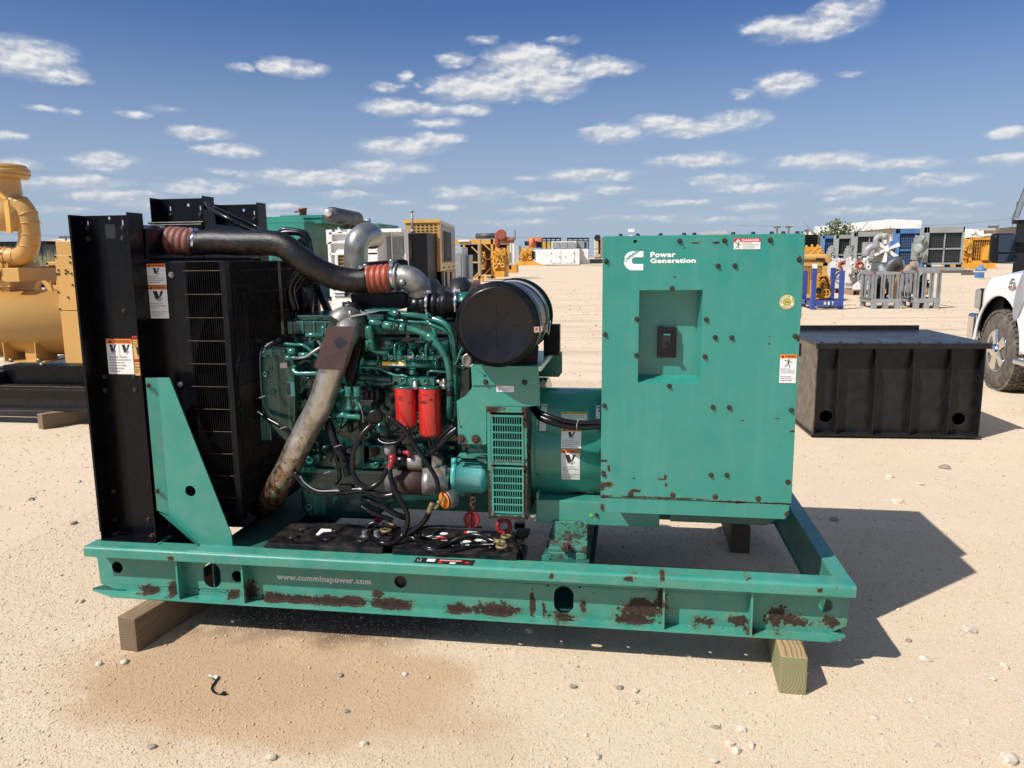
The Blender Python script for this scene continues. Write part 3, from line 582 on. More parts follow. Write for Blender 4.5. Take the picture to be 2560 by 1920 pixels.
# fan shroud and guard: side sheet, then wire mesh on two sides
YG, XG, GZ0, GZ1 = 2.885, -1.600, .487, 1.516
xa = at('A', 1195, 800, YG).x
b = MB(); b.xz([(PX1, GZ0-.04), (xa, GZ0-.04), (xa, GZ1), (PX1, GZ1)], YG, .003)
b.box(PX1, XG, YG, YG+.05, GZ1, GZ1+.0035).box(PX1-.0, XG, YG+.05, 3.80, GZ1+.0005, GZ1+.003)
b.box(xa, XG, YG, YG+.003, GZ0-.04, GZ0+.035)
gp('fan_shroud', b, 'black', .0008)
b = MB().box(PX1, XG+.002, YG+.003, 3.80, GZ0-.075, GZ0-.04); gp('shroud_floor', b, 'black')
g_ = MB(); wr = .0014
n = int((XG - xa - .03) / .0095)
for i in range(n + 1): x = xa + .004 + i*.0095; g_.tube([(x, YG, GZ0+.03), (x, YG, GZ1)], wr, 4, False)
gp('guard_mesh', g_, 'mesh'); g_ = MB()
for i in range(11): z = GZ0 + .055 + i * .094; g_.tube([(xa-.01, YG-.002, z), (XG-.02, YG-.002, z)], .0019, 5, False)
gp('guard_mesh', g_, 'wirer')
g_ = MB(); y = YG + .03
while y < 3.80: g_.tube([(XG, y, GZ0), (XG, y, GZ1)], wr, 4, False); y += .0115
for i in range(11): z = GZ0 + .055 + i * .094; g_.tube([(XG+.002, YG+.02, z), (XG+.002, 3.8, z)], .0018, 5, False)
gp('guard_mesh', g_, 'mesh')
b = MB().box(XG-.024, XG, YG-.001, YG+.001, GZ0-.01, GZ1).box(XG-.0015, XG+.001, YG, YG+.028, GZ0-.01, GZ1); gp('guard_corner', b, 'blackm')
b = MB().box(XG-.002, XG+.003, 3.34, 3.37, GZ0, GZ1).box(XG-.002, XG+.003, 3.78, 3.81, GZ0, GZ1).box(XG-.002, XG+.003, YG+.03, 3.8, GZ0-.04, GZ0+.01); gp('guard_frame', b, 'black')
# cooling fan behind the mesh
fc = Vector((-1.78, 3.36, .98)); b = MB().lathe(fc - Vector((.04, 0, 0)), (1, 0, 0), [(0, .06), (.08, .06), (.09, .04)], 20)
for k_ in range(8):
    a = 2*PI*k_/8; e = Vector((0, math.cos(a), math.sin(a))); f = Vector((0, -math.sin(a), math.cos(a)))
    q = [fc + e*.05 + f*.03 + Vector((.02,0,0)), fc + e*.05 - f*.03 - Vector((.02,0,0)), fc + e*.40 - f*.075 - Vector((.03,0,0)), fc + e*.40 + f*.075 + Vector((.03,0,0))]
    b.hexa(q + [v + Vector((.004, 0, 0)) for v in q])
b.cyl(fc, fc + Vector((.3, 0, 0)), .03); gp('cooling_fan', b, 'engd')
b = MB().lathe(fc - Vector((.12, 0, 0)), (1, 0, 0), [(0, .46), (.10, .425), (.10, .43), (0, .465)], 40); gp('fan_ring', b, 'engd')
for q in (('R',385,292),('R',487,1490)): bolt(at(*q, YG), m='steel', r=.009)
# radiator brace
GY = 2.80
def gq(*l): return [xzp('B', x, y, GY) for x, y in l]
b = MB().xz(gq((690,250),(780,250),(1238,1408),(1250,1500),(1005,1493),(778,1272)), GY, .006, [circ(*xzp('B',935,1090,GY), .0228, 24)])
gp('radiator_brace', b, 'green', .001)
b = MB(); t0, t1 = at('B', 600, 252, 2.785), at('B', 688, 1232, 2.785); u0, u1 = at('B', 690, 250, GY), at('B', 775, 1270, GY)
b.hexa([(t0.x, 2.787, t1.z+.0), (u0.x, GY, u1.z), (u0.x, GY+.004, u1.z), (t0.x, 2.791, t1.z), (t0.x, 2.787, t0.z), (u0.x, GY, u0.z), (u0.x, GY+.004, u0.z), (t0.x, 2.791, t0.z)])
v0, v1 = at('B', 700, 1245, 2.775), at('B', 985, 1492, 2.77); w0, w1 = at('B', 778, 1272, GY), at('B', 1020, 1494, GY)
b.add([v0, w0, w1, v1, v0 + Vector((0,.004,-.004)), w0 + Vector((0,.004,-.004)), w1 + Vector((0,.004,-.004)), v1 + Vector((0,.004,-.004))], [(0,1,2,3),(7,6,5,4),(0,4,5,1),(1,5,6,2),(2,6,7,3),(3,7,4,0)])
gp('brace_flange', b, 'green')
for q in (('B',625,308),('B',690,1090)): bolt(at(*q, 2.784), m='bolt', r=.007)
# ---- printed labels: flat print on a thin sheet laid on the surface it sticks to
LM = ['label', 'orange', 'ink', 'lred', 'lyel', 'ltan', 'grn2', 'prnt']
def flat_fn(k, tl, tr, bl, Y):
    a = at(k, *tl, Y); b = at(k, *tr, Y); c = at(k, *bl, Y); w_ = b.x - a.x
    return (lambda u, v, o: Vector((a.x + w_*u + (c.x-a.x)*(1-v)*0, Y - .0008 - o, c.z + (a.z-c.z)*v)))
def quad(mb, fn, u0, u1, v0, v1, m, o=0., n=1):
    mb.k = m
    for i in range(n):
        a, b = v0 + (v1-v0)*i/n, v0 + (v1-v0)*(i+1)/n; mb.add([fn(u0, a, o), fn(u1, a, o), fn(u1, b, o), fn(u0, b, o)], [(0, 1, 2, 3)])
def poly(mb, fn, pts, m, o=.0004): mb.k = m; t_ = tessellate_polygon([[Vector((a, b, 0)) for a, b in pts]]); mb.add([fn(a, b, o) for a, b in pts], [tuple(q) for q in t_])
def words_(mb, fn, s_, u0, u1, v0, v1, m=2, bold=0.): mb.k = m; put_text(mb, s_, lambda x, y: fn(x, y, .0006), u0, u1, v0, v1, bold)
def hand(mb, fn, u0, v0, su, sv):
    T = lambda l: [(u0 + a*su, v0 + b*sv) for a, b in l]
    poly(mb, fn, T([(.0,1),(.40,1),(.52,.66),(.60,.46),(.55,.24),(.45,.36),(.42,.06),(.33,.32),(.26,.10),(.14,.52)]), 2)
    poly(mb, fn, T([(.76,1),(1.04,1),(.72,.42),(.58,.44)]), 2); poly(mb, fn, T([(.56,.34),(.64,.36),(.80,.14),(.74,.10)]), 2); poly(mb, fn, T([(.66,.40),(.72,.40),(.95,.28),(.93,.22)]), 2); poly(mb, fn, T([(.50,.28),(.56,.30),(.62,.04),(.56,.02)]), 2)
def man(mb, fn, u0, v0, su, sv):
    T = lambda l: [(u0 + a*su, v0 + b*sv) for a, b in l]
    poly(mb, fn, T(circ(.55, .90, .09, 10)), 2); poly(mb, fn, T([(.44,.80),(.60,.76),(.58,.42),(.46,.44)]), 2); poly(mb, fn, T([(.05,.86),(.08,.92),(.46,.80),(.46,.72)]), 2)
    poly(mb, fn, T([(.58,.76),(.60,.68),(.92,.56),(.92,.64)]), 2); poly(mb, fn, T([(.46,.46),(.54,.44),(.24,.06),(.14,.06)]), 2); poly(mb, fn, T([(.52,.46),(.60,.44),(.72,.04),(.62,.04)]), 2)
def head_(mb, fn, txt, m, v0, v1=1., tri=True, tm=2):
    quad(mb, fn, 0, 1, v0, v1, m, .0002); a = .30 if tri else .1; vv = v1 - v0
    words_(mb, fn, txt, a, .95, v0 + vv*.2, v1 - vv*.2, tm, .02)
    if tri: poly(mb, fn, [(.07, v0 + vv*.15), (.25, v0 + vv*.15), (.16, v1 - vv*.12)], tm)
def lines(mb, fn, ls, v0, v1, u0=.07, u1=.93, full=24.):
    n = len(ls); st = (v1 - v0) / n
    for i, s_ in enumerate(ls):
        if s_: words_(mb, fn, s_, u0, min(u1, u0 + (u1-u0)*len(s_)/full), v1 - st*(i+.78), v1 - st*(i+.12), 2, .01)
def label(kind, fn, n=1, name='warning_label', parent=None, rear=False):
    b = MB(); quad(b, fn, 0, 1, 0, 1, 5 if kind == 'tan' else 0, 0, n)
    if kind == 'fan': head_(b, fn, 'WARNING', 1, .88); hand(b, fn, .22, .50, .56, .34); lines(b, fn, ['Rotating fan.', 'Can cause severe', 'injury.', '', 'Stay clear of fan', 'when engine is', 'running.'], .04, .48, full=17.)
    elif kind == 'parts': head_(b, fn, 'WARNING', 1, .84); hand(b, fn, .34, .46, .34, .34); lines(b, fn, ['Rotating parts.', 'Can cause severe injury.', 'Do not operate without', 'guards in place.'], .06, .44)
    elif kind == 'volt': head_(b, fn, 'WARNING', 1, .86); man(b, fn, .2, .54, .6, .30); lines(b, fn, ['Hazardous Voltage.', 'Operate in safety approved', 'and access panel position.', '', 'Removal by building', 'qualified service only.', 'Possible accumulation'], .06, .52, full=26.)
    elif kind == 'wide':
        head_(b, fn, 'WARNING', 1, .86); hand(b, fn, .60, .56, .30, .28); hand(b, fn, .12, .56, .26, .28); quad(b, fn, .495, .505, .5, .84, 2, .0004)
        lines(b, fn, ['Hazardous Voltage.     Rotating Parts.', 'Generator sets can start automatically or by', 'remote control without warning.', 'Can cause severe injury or damage.', 'See Service Manual for proper', 'servicing procedures.'], .04, .52, full=46.)
    elif kind == 'tan':
        head_(b, fn, 'WARNING', 3, .90, 1, True); hand(b, fn, .3, .46, .6, .26); lines(b, fn, ['Rotating fan.', 'Can cause', 'severe injury.'], .72, .89, full=15.)
        head_(b, fn, 'ADVERTENCIA', 3, .34, .42, True); lines(b, fn, ['Pieza que gira.', 'Puede causar', 'lesiones', 'graves.'], .04, .32, full=16.)
    elif kind == 'danger': head_(b, fn, 'DANGER', 3, .66, 1, True, 7); man(b, fn, .02, .05, .28, .6); lines(b, fn, ['Hazardous Voltage.', 'Will cause severe injury or death.', 'Do not operate generator set', 'without cover in place.'], .04, .64, .34, .97, 34.)
    elif kind == 'caution': head_(b, fn, 'CAUTION', 4, .78); lines(b, fn, ['Crank vent pressurized spray hazard', 'wear eye protection or before removing', 'before using or filling see', 'remove protection Vent Cap'], .05, .72, full=38.)
    elif kind == 'data': quad(b, fn, .06, .45, .1, .9, 2, .0003); quad(b, fn, .55, .94, .5, .9, 2, .0003)
    elif kind == 'plate': lines(b, fn, ['WARNING', 'Rotating fan and belts', 'Replace this guard', 'before operating'], .06, .94, full=24.)
    return obj(name, b, LM, parent or GS)
label('parts', flat_fn('R', (108,172), (318,172), (125,405), YG-.002)); label('fan', flat_fn('R', (135,412), (335,412), (160,768), YG-.002))
label('wide', flat_fn('A', (413,1528), (667,1528), (413,1875), PY+.079)); label('tan', flat_fn('A', (672,1500), (762,1500), (690,1890), PY+.079))

# ---- engine
EY = 3.36
b = MB(); b.box(-1.47, -.72, 3.14, 3.56, .60, 1.10)
for i in range(6): x = -1.40 + i*.118; b.box(x, x+.085, 3.118, 3.14, .78, 1.04); b.box(x+.02, x+.06, 3.10, 3.12, .64, .74)
for i in range(7): x = -1.43 + i*.112; b.lathe((x, 3.14, .70), (0,-1,0), [(0,.022),(.03,.020),(.032,.012)], 14)
gp('engine_block', b, 'egreen', .008)
b = MB(); b.box(-1.45, -.72, 3.15, 3.55, 1.10, 1.20)
for i in range(6): x = -1.40 + i*.118; b.box(x, x+.06, 3.11, 3.15, 1.13, 1.18)
gp('cylinder_head', b, 'egreen', .01)
b = MB(); b.box(-1.47, -.70, 3.13, 3.50, 1.205, 1.262); b.box(-1.44, -.73, 3.17, 3.46, 1.262, 1.285)
for i in range(8):
    x = -1.44 + i*.1; b.lathe((x, 3.15, 1.262), (0,0,1), [(0,.012),(.008,.012),(.009,.006)], 6, False)
gp('valve_cover', b, 'egreen', .012)
# gear housing, front pulley and lower housing
b = MB(); b.xz([(p.x, p.z) for p in (at('C',240,640,3.03), at('C',330,575,3.03), at('C',600,585,3.03), at('C',620,760,3.03), at('C',640,1100,3.03), at('E',640,60,3.03), at('E',620,330,3.03), at('C',330,1500,3.03), at('C',235,1300,3.03))], 3.03, .5)
gp('gear_housing', b, 'egreen', .014)
b = MB()
for i in range(9): p = at('C', 290 + i*27, 600 + i*2, 3.025); q = at('C', 270 + i*27 - 20, 680, 3.025); b.bar(p, q, .004, .008)
for q in ((395,680),(290,670),(500,640),(300,900),(380,1100)): b.lathe(at('C', *q, 3.03), (0,-1,0), [(0,.013),(.010,.012),(.012,.007),(.004,.006)], 14)
gp('housing_ribs', b, 'hgreen')
b = MB(); c0 = at('C', 150, 1000, 3.18); b.lathe((c0.x-.05, 3.24, c0.z), (1,0,0), [(0,.05),(0,.165),(.012,.175),(.022,.165),(.030,.165),(.036,.174),(.046,.174),(.052,.160),(.07,.160),(.085,.120),(.14,.12)], 40); gp('front_pulley', b, 'engd')
b = MB().lathe((c0.x-.06, 3.24, c0.z), (1,0,0), [(0,.186),(.05,.190),(.055,.185),(.004,.182)], 40); gp('pulley_cover', b, 'egreen')
b = MB(); b.box(*sorted((at('C',220,1330,3.05).x, at('C',345,1330,3.05).x)), 3.05, 3.2, at('B2',1050,710,3.05).z, at('C',280,1330,3.05).z); gp('front_mount', b, 'egreen', .006)
# oil pan: deep sump at the front, shallow to the rear
b = MB(); zb = .372; b.plate([(-1.47,.60),(-1.46,.40),(-1.43,.372),(-1.12,.372),(-1.03,.46),(-.66,.49),(-.66,.60)], [], lambda a, c, t_: (a, 3.15 + t_, c), .38); gp('oil_pan', b, 'egreen', .015)
b = MB(); b.box(-1.46, -.66, 3.115, 3.16, .592, .612); 
for i in range(16): b.lathe((-1.44 + i*.052, 3.135, .592), (0,0,-1), [(0,.008),(.008,.008)], 6, False)
gp('pan_flange', b, 'hgreen', .002)
# flywheel housing and adapter
b = MB().lathe((-.72, EY-.02, .74), (1,0,0), [(0,.20),(0,.262),(.03,.275),(.16,.275),(.17,.26),(.36,.255)], 48); gp('flywheel_housing', b, 'egreen')
# bracket with two holes and block pads seen below
b = MB(); a = at('F', 1035, 330, 2.96); c = at('F', 1345, 425, 2.96); b.xz([(a.x, c.z+.004), (c.x, c.z), (c.x, a.z-.004), (c.x-.02, a.z+.006), (c.x-.035, a.z-.008), (a.x+.045, a.z-.004), (a.x+.035, a.z+.01), (a.x+.01, a.z+.008), (a.x, a.z-.006)], 2.96, .006, [circ(*xzp('F',1082,364,2.96), .0062), circ(*xzp('F',1240,366,2.96), .0062)])
b.box(a.x, c.x, 2.96, 3.02, a.z-.012, a.z-.006); gp('slotted_bracket', b, 'green', .001)
b = MB(); a = at('E', 1400, 440, 3.08); c = at('E', 1610, 510, 3.08); b.box(a.x, c.x, 3.07, 3.12, c.z, a.z)
b.lathe(at('E',1420,462,3.07), (0,-1,0), [(0,.013),(.012,.012),(.012,.006),(.002,.006)], 14).lathe(at('E',1578,466,3.07), (0,-1,0), [(0,.013),(.012,.012),(.012,.006),(.002,.006)], 14)
a = at('E',1290,240,3.10); c = at('E',1700,470,3.10); b.box(a.x, c.x, 3.10, 3.13, c.z, a.z); b.lathe(at('E',830,400,3.1), (0,-1,0), [(0,.02),(.03,.018),(.03,.008),(.01,.008)], 16).lathe(at('E',1480,105,3.1), (0,-1,0), [(0,.02),(.03,.018),(.03,.008),(.01,.008)], 16)
b.lathe(at('E',795,960,3.148), (0,-1,0), [(0,.018),(.006,.018),(.006,.010),(.0,.010)], 6, False)
gp('block_fittings', b, 'hgreen', .003)
bolt(at('E',1560,322,3.09), m='rbolt', r=.013)

def tp(pts, k=6): return crm([at(*q) for q in pts], k)
def hose(name, pts, r, m='cable', n=10, k=6, rib=0.):
    P = tp(pts, k); b = MB()
    if rib:                                               # corrugated sleeve
        L = [0.]; 
        for i in range(1, len(P)): L.append(L[-1] + (P[i]-P[i-1]).length)
        Q = []; rr = []; s = 0.; j = 0
        while s < L[-1]:
            while j < len(L)-2 and L[j+1] < s: j += 1
            Q.append(P[j].lerp(P[j+1], (s-L[j])/max(1e-9, L[j+1]-L[j]))); rr.append(r*(1.0 if len(Q) % 2 else .84)); s += rib/2
        b.tube(Q, rr, n)
    else: b.tube(P, r, n)
    return gp(name, b, m)
# charge-air pipe over the engine, its hoses and clamps
CY = 3.04
stub = at('A', 880, 520, CY); 
b = MB().tube([at('A',770,510,CY+.03), at('A',880,520,CY), at('A',1010,545,CY)], .046, 24); gp('radiator_neck', b, 'black')
def bellows(p, q, R_, m, n=4, name='bellows_hose'):
    p = Vector(p); q = Vector(q); L = (q-p).length; prof = [(0, R_*.93), (L*.16, R_*.93)]
    for i in range(n):
        a = L*(.17 + .66*i/n); w_ = L*.66/n
        prof += [(a + w_*t_, R_*(.93 + .17*math.sin(PI*t_)**.6)) for t_ in (.02,.12,.3,.5,.7,.88,.98)]
    prof += [(L*.84, R_*.93), (L, R_*.93)]
    gp(name, MB().lathe(p, q-p, prof, 36), m)
    for f_ in (.07, .93):
        c = p.lerp(q, f_); d = (q-p).normalized(); k_ = MB().lathe(c - d*.010, d, [(0,R_*.93),(0,R_*.97),(.02,R_*.97),(.02,R_*.93)], 36)
        up = Vector((0,-.5,1)).normalized(); e = c + up*(R_*1.08); k_.bar(e - Vector((0,.016,0)), e + Vector((0,.016,0)), .014, .012); k_.cyl(e + Vector((0,-.022,.004)), e + Vector((0,.03,.004)), .0045, 8)
        gp('hose_clamp', k_, 'chrome')
bellows(at('A',975,548,CY), at('A',1345,582,CY), .054, 'redold')
pc = [('A',1330,582,CY),('A',1500,572,CY),('A',1700,582,CY),('V',600,527,CY),('V',640,552,CY),('V',680,580,CY+.02),('V',720,598,CY+.05),('V',760,606,CY+.07),('V',795,606,CY+.08)]
b = MB().tube(tp(pc, 8), .0515, 32); gp('charge_air_pipe', b, 'cac')
BY = CY + .09
bellows(at('L',1085,800,BY), at('L',1420,775,BY), .054, 'redhose')
b = MB().tube(tp([('L',1400,776,BY),('L',1480,775,BY),('L',1570,805,BY),('L',1625,870,BY+.01),('L',1640,950,BY+.02),('L',1640,990,BY+.02)], 8), [.050]*8+[.052]*8+[.052]*8+[.050]*8+[.047]*9, 28)
b.lathe(at('L',1415,776,BY), (1,0,0), [(0,.058),(.006,.060),(.012,.058)], 28); b.sphere(at('L',1475,825,BY-.05), .016)
gp('cast_elbow', b, 'alu')
b = MB().tube([at('L',1635,960,BY+.02), at('L',1620,1150,BY+.02)], .049, 24); gp('crossover_duct', b, 'black')
b = MB(); q = [xzp('L',1090,640,3.19), xzp('L',1130,628,3.19), xzp('L',1480,600,3.19), xzp('L',1520,620,3.19), xzp('L',1530,700,3.19), xzp('L',1095,770,3.19)]; b.xz(q, 3.19, .008); gp('pipe_bracket', b, 'black', .002)
for q in (('L',1127,672,3.12),('L',1375,630,3.12)): b = MB().lathe(at(*q), (0,-1,0), [(0,.012),(.012,.013),(.016,.008)], 14); b.cyl(at(*q), at(*q)+Vector((0,.09,0)), .006); gp('clamp_bolt', b, 'steel')
# hot side: turbocharger body with black shield, silver exhaust elbow
b = MB(); b.xz([xzp('L',955,925,3.17), xzp('L',1530,920,3.17), xzp('L',1545,1000,3.17), xzp('L',1500,1075,3.17), xzp('L',1080,1105,3.17), xzp('L',975,1040,3.17)], 3.17, .26); gp('heat_shield', b, 'blackm', .02)
b = MB().lathe((-.93, 3.36, 1.335), (1,0,0), [(0,.04),(0,.09),(.03,.10),(.07,.095),(.09,.06),(.13,.06),(.15,.10),(.2,.105),(.23,.07)], 32); b.sphere((-.85, 3.36, 1.33), .075); gp('turbocharger', b, 'engd')
sy = 3.46
b = MB().tube(tp([('L',1035,960,sy),('L',1030,720,sy),('L',1030,560,sy),('L',1040,450,sy),('L',1090,385,sy+.03),('L',1150,365,sy+.09),('L',1180,390,sy+.14),('L',1185,430,sy+.16)], 8), .055, 28, False)
b.tube(tp([('L',1150,365,sy+.09),('L',1180,390,sy+.14),('L',1185,430,sy+.16)], 8), .052, 28, False); gp('exhaust_elbow', b, 'stack')
# lower charge-air pipe, stained by rust, from the elbow on top down to the radiator foot
PYY = 2.97
b = MB().tube(tp([('C',1290,330,3.06),('C',1245,400,3.0),('C',1170,540,PYY),('C',1090,780,PYY),('C',1010,1000,PYY),('C',910,1280,PYY),('E',770,60,PYY),('E',660,280,PYY),('E',560,500,PYY),('E',450,700,PYY+.01),('E',370,850,PYY+.05),('E',250,960,PYY+.12),('E',60,1000,PYY+.2),('E',-200,1010,PYY+.25)], 8), .0525, 32); gp('lower_charge_air_pipe', b, 'expipe')
b = MB().tube(tp([('C',1330,420,3.09),('C',1320,340,3.07),('C',1270,270,3.05),('C',1200,260,3.03),('C',1130,330,3.01)], 8), .050, 28); gp('upper_elbow', b, 'alu')
c = at('C',1275,300,3.05); b = MB().torus(c, Vector((.7,.3,.5)), .054, .004, 32, 8).torus(at('C',1330,370,3.07), Vector((.3,.2,.9)), .053, .0035, 32, 8).torus(at('C',1275,185,3.1), (0,0,1), .034, .006, 28, 8).torus(at('C',1275,165,3.1), (0,0,1), .034, .005, 28, 8).bar(at('C',1270,235,2.99), at('C',1440,205,3.0), .006, .006).cyl(at('C',1275,230,3.0), at('C',1270,170,3.0), .006, 8); gp('band_clamp', b, 'chrome')
b = MB().lathe(at('C',1275,215,3.1), (0,0,1), [(0,.036),(.04,.034),(.05,.028)], 24).cyl(at('C',1250,130,3.1), at('C',1250,60,3.1), .008, 8).bar(at('C',1180,85,3.1), at('C',1290,85,3.1), .006, .012); gp('elbow_fitting', b, 'engd')
# shield plate with worn paint
SY = 2.905; b = MB(); b.xz([xzp('C',1008,345,SY), xzp('C',1332,352,SY), xzp('C',1300,470,SY), xzp('C',1188,860,SY), xzp('C',890,838,SY), xzp('C',858,806,SY)], SY, .005); b.k = 1
rr = random.Random(2); cc = xzp('C', 1150, 540, SY); poly(b, lambda u, v, o: (u, SY - .0006, v), [(cc[0] + .024*math.cos(a)*(1+.22*math.sin(3.3*a)+rr.uniform(-.1,.1)), cc[1] + .020*math.sin(a)*(1+.2*math.cos(4*a)+rr.uniform(-.1,.1))) for a in [2*PI*i/36 for i in range(36)]], 1)
o = obj('pipe_shield', b, ['brown', 'navy'], GS, .0015)
b = MB(); b.xz([xzp('C',x,y,3.02) for x, y in ((1300,470),(1345,420),(1400,560),(1360,780),(1320,930),(1285,1120),(1225,1000),(1185,870))], 3.02, .03); gp('dark_tapered_plate', b, 'blackm', .004)  # black tapered plate hanging to the right of the shield
# air cleaner
FC = at('S', 672, 845, 2.81); fx, fz = FC.x, FC.z
b = MB().lathe((fx, 2.800, fz), (0,1,0), [(0,.0),(0,.128),(-.004,.134),(-.004,.140),(.010,.143),(.012,.152),(.022,.154),(.024,.160),(.040,.161),(.042,.154),(.062,.154),(.064,.158),(.078,.158),(.080,.150),(.10,.150)], 64)
for i in range(8):
    a = PI/4*i; e = Vector((math.cos(a), 0, math.sin(a))); l_ = .085 if i % 2 == 0 else .075; b.bar(Vector((fx,2.7995,fz)) + e*.002, Vector((fx,2.7995,fz)) + e*l_, .0025, .0025, (0,1,0))
for i in range(12): a = 2*PI*(i+.5)/12; e = Vector((math.cos(a), 0, math.sin(a))); b.bar(Vector((fx,2.812,fz)) + e*.157, Vector((fx,2.835,fz)) + e*.157, .003, .004, e)
for i, ww in enumerate((.10, .075, .055, .07)): b.box(fx-.115, fx-.115+ww*.5, 2.7990, 2.8005, fz + .035 - i*.009, fz + .0358 - i*.009)
gp('air_cleaner_lid', b, 'plastic', 0)
b = MB().lathe((fx, 2.885, fz), (0,1,0), [(0,.14),(.0,.150),(.02,.156),(.10,.156),(.11,.15),(.39,.15),(.392,.160),(.43,.160),(.44,.150),(.49,.145),(.53,.12),(.53,.0)], 64); gp('air_cleaner_body', b, 'plastic')
b = MB().lathe((fx, 3.165, fz), (0,1,0), [(0,.1505),(0,.1545),(.05,.1545),(.05,.1505)], 64); gp('mounting_band', b, 'galv')
a = at('S',1240,903,2.80); b = MB(); b.box(a.x-.013, a.x+.012, 2.792, 2.798, a.z-.011, a.z+.011); b.box(a.x+.006, a.x+.012, 2.792, 2.84, a.z-.01, a.z+.01); gp('lid_latch', b, 'chrome', .001)
b = MB(); a = at('S',1240,903,2.791); b.box(a.x-.008, a.x-.001, 2.791, 2.793, a.z-.005, a.z+.006); gp('latch_slot', b, 'lred')
b = MB(); q = [at('S',1395,770,3.12), at('S',1410,790,3.10), at('S',1400,900,3.09), at('S',1385,980,3.08)]; b.tube(crm(q,5), .0035, 8).bar(at('S',1355,830,3.05), at('S',1350,945,3.05), .016, .010, (0,1,0)); gp('band_tensioner', b, 'chrome')
b = MB(); TZ = 1.108
b.xz([xzp('S',370,1390,2.93), xzp('S',1225,1400,2.93), xzp('S',1245,1150,2.93), xzp('S',1180,1080,2.93), xzp('S',400,1080,2.93), xzp('S',365,1200,2.93)], 2.95, .006)
b.box(at('S',1240,1300,2.95).x-.01, at('S',1340,1300,2.95).x+.03, 3.24, 3.29, TZ, 1.24); b.box(fx-.13, fx-.12, 2.95, 3.3, TZ, 1.17); gp('filter_cradle', b, 'blackm', .002)
# intake hose from turbo to air cleaner
iy = 3.12
b = MB().tube(tp([('L',1650,1045,iy+.02),('L',1720,1040,iy+.02),('L',1770,1030,iy)], 5), .045, 24).lathe(at('L',1760,1030,iy), (1,0,-.05), [(0,.046),(.004,.050),(.02,.050),(.024,.044),(.036,.044),(.040,.052),(.055,.060),(.07,.052),(.074,.050),(.14,.050)], 32); gp('intake_hose', b, 'rubber')
for x_ in (1725, 2000): p = at('L', x_, 1028 if x_ > 1900 else 1038, iy); b = MB().lathe(p - Vector((.008,0,0)), (1,0,0), [(0,.049),(0,.0535),(.015,.0535),(.015,.049)], 32).bar(p + Vector((0,-.012,.056)), p + Vector((0,.014,.056)), .012, .010); gp('hose_clamp', b, 'chrome')
b = MB().lathe(at('L',2000,1028,iy), (1,0,0), [(0,.047),(.06,.05)], 24); gp('filter_outlet', b, 'hgreen')
# green filter bracket and generator-end plates
BY2 = 2.905
def gpz(*l): return [xzp('G', x, y, BY2) for x, y in l]
b = MB(); t1, t2 = xzp('S',322,1402,BY2), xzp('S',1250,1412,BY2); l1 = gpz((190,765),(588,765))
b.xz([t1, t2, l1[1], l1[0]], BY2-.004, .005, [circ(*xzp('G',268,711,BY2), .0045)])
b.box(t1[0], t2[0], BY2, 3.42, TZ-.006, TZ-.001); b.box(t2[0]-.006, t2[0], BY2, 3.42, TZ-.02, TZ+.001)
b.xz([(t1[0], TZ-.005), (t2[0]+.045, TZ-.005), (t2[0]+.045, TZ-.10), (t2[0]+.03, TZ-.12), (t1[0], TZ-.12)], 3.42, .006)
gp('filter_shelf', b, 'green', .001)
b = MB().box(t2[0], t2[0]+.010, BY2-.002, 3.40, TZ-.018, TZ+.0); gp('shelf_edge', b, 'white')
b = MB(); b.xz(gpz((190,766),(588,766),(592,885),(520,893),(275,893),(275,1112),(268,1118),(108,1112),(98,860),(150,830),(186,785)), BY2+.002, .008, [circ(*xzp('G',124,1013,BY2), .004)]); gp('support_plate', b, 'green', .001)
for q, mm, r_0 in ((('G',125,1083),'rbolt',.013),(('G',212,1084),'rbolt',.013),(('G',270,746),'rbolt',.008),(('G',501,748),'rbolt',.008)): bolt(at(*q, BY2-.004), m=mm, r=r_0)
label('plate', flat_fn('G', (334,768), (438,768), (334,804), BY2+.001), name='data_label')
b = MB().cyl(at('G',595,770,3.1), at('G',627,765,3.1), .012, 16).lathe(at('G',600,755,3.1), (0,-1,0), [(0,.016),(.02,.012)], 14); gp('lifting_pin', b, 'steel')
# air outlet box with slotted guard
VY = 2.893
V0, V1, V2, V3 = at('G',277,895,VY), at('G',513,897,VY), at('G',540,1560,VY), at('G',286,1555,VY)
vx0, vx1, vz1, vz0 = V0.x, V1.x, V0.z, V3.z
def vv(f, g_): return (vx0 + (vx1-vx0)*f + .0*g_, vz0 + (vz1-vz0)*g_)
b = MB(); b.xz([(vx0,vz0),(vx1,vz0),(vx1,vz1),(vx0,vz1)], VY, .004, [[vv(.09,.04), vv(.93,.04), vv(.93,.955), vv(.09,.955)]])
for (x0, x1, z0, z1) in ((vx0, vx0+.004, vz0, vz1), (vx1-.004, vx1, vz0, vz1), (vx0, vx1, vz1-.004, vz1), (vx0, vx1, vz0, vz0+.004)): b.box(x0, x1, VY+.004, 3.16, z0, z1)
MT['vent'] = mat('worn_vent_paint', GREEN, .4, 0, .15, 3, .1, 160, rs=30, chips=.27, blobs=[(vx0, VY, vz1, .09, .05, .025, 1.2),(vx1, VY, vz1-.03, .022, .05, .08, 1.1),(vx0+.003, VY, vz0+.08, .012, .05, .16, 1.3),((vx0+vx1)/2, VY, vz0+.004, .16, .05, .016, 1.6),(vx1-.006, VY, vz0+.1, .010, .2, .2, 1.5),(vx1, VY+.1, vz0+.2, .01, .14, .34, .9)], dust=.05)
gp('vent_box', b, 'vent', .0015)
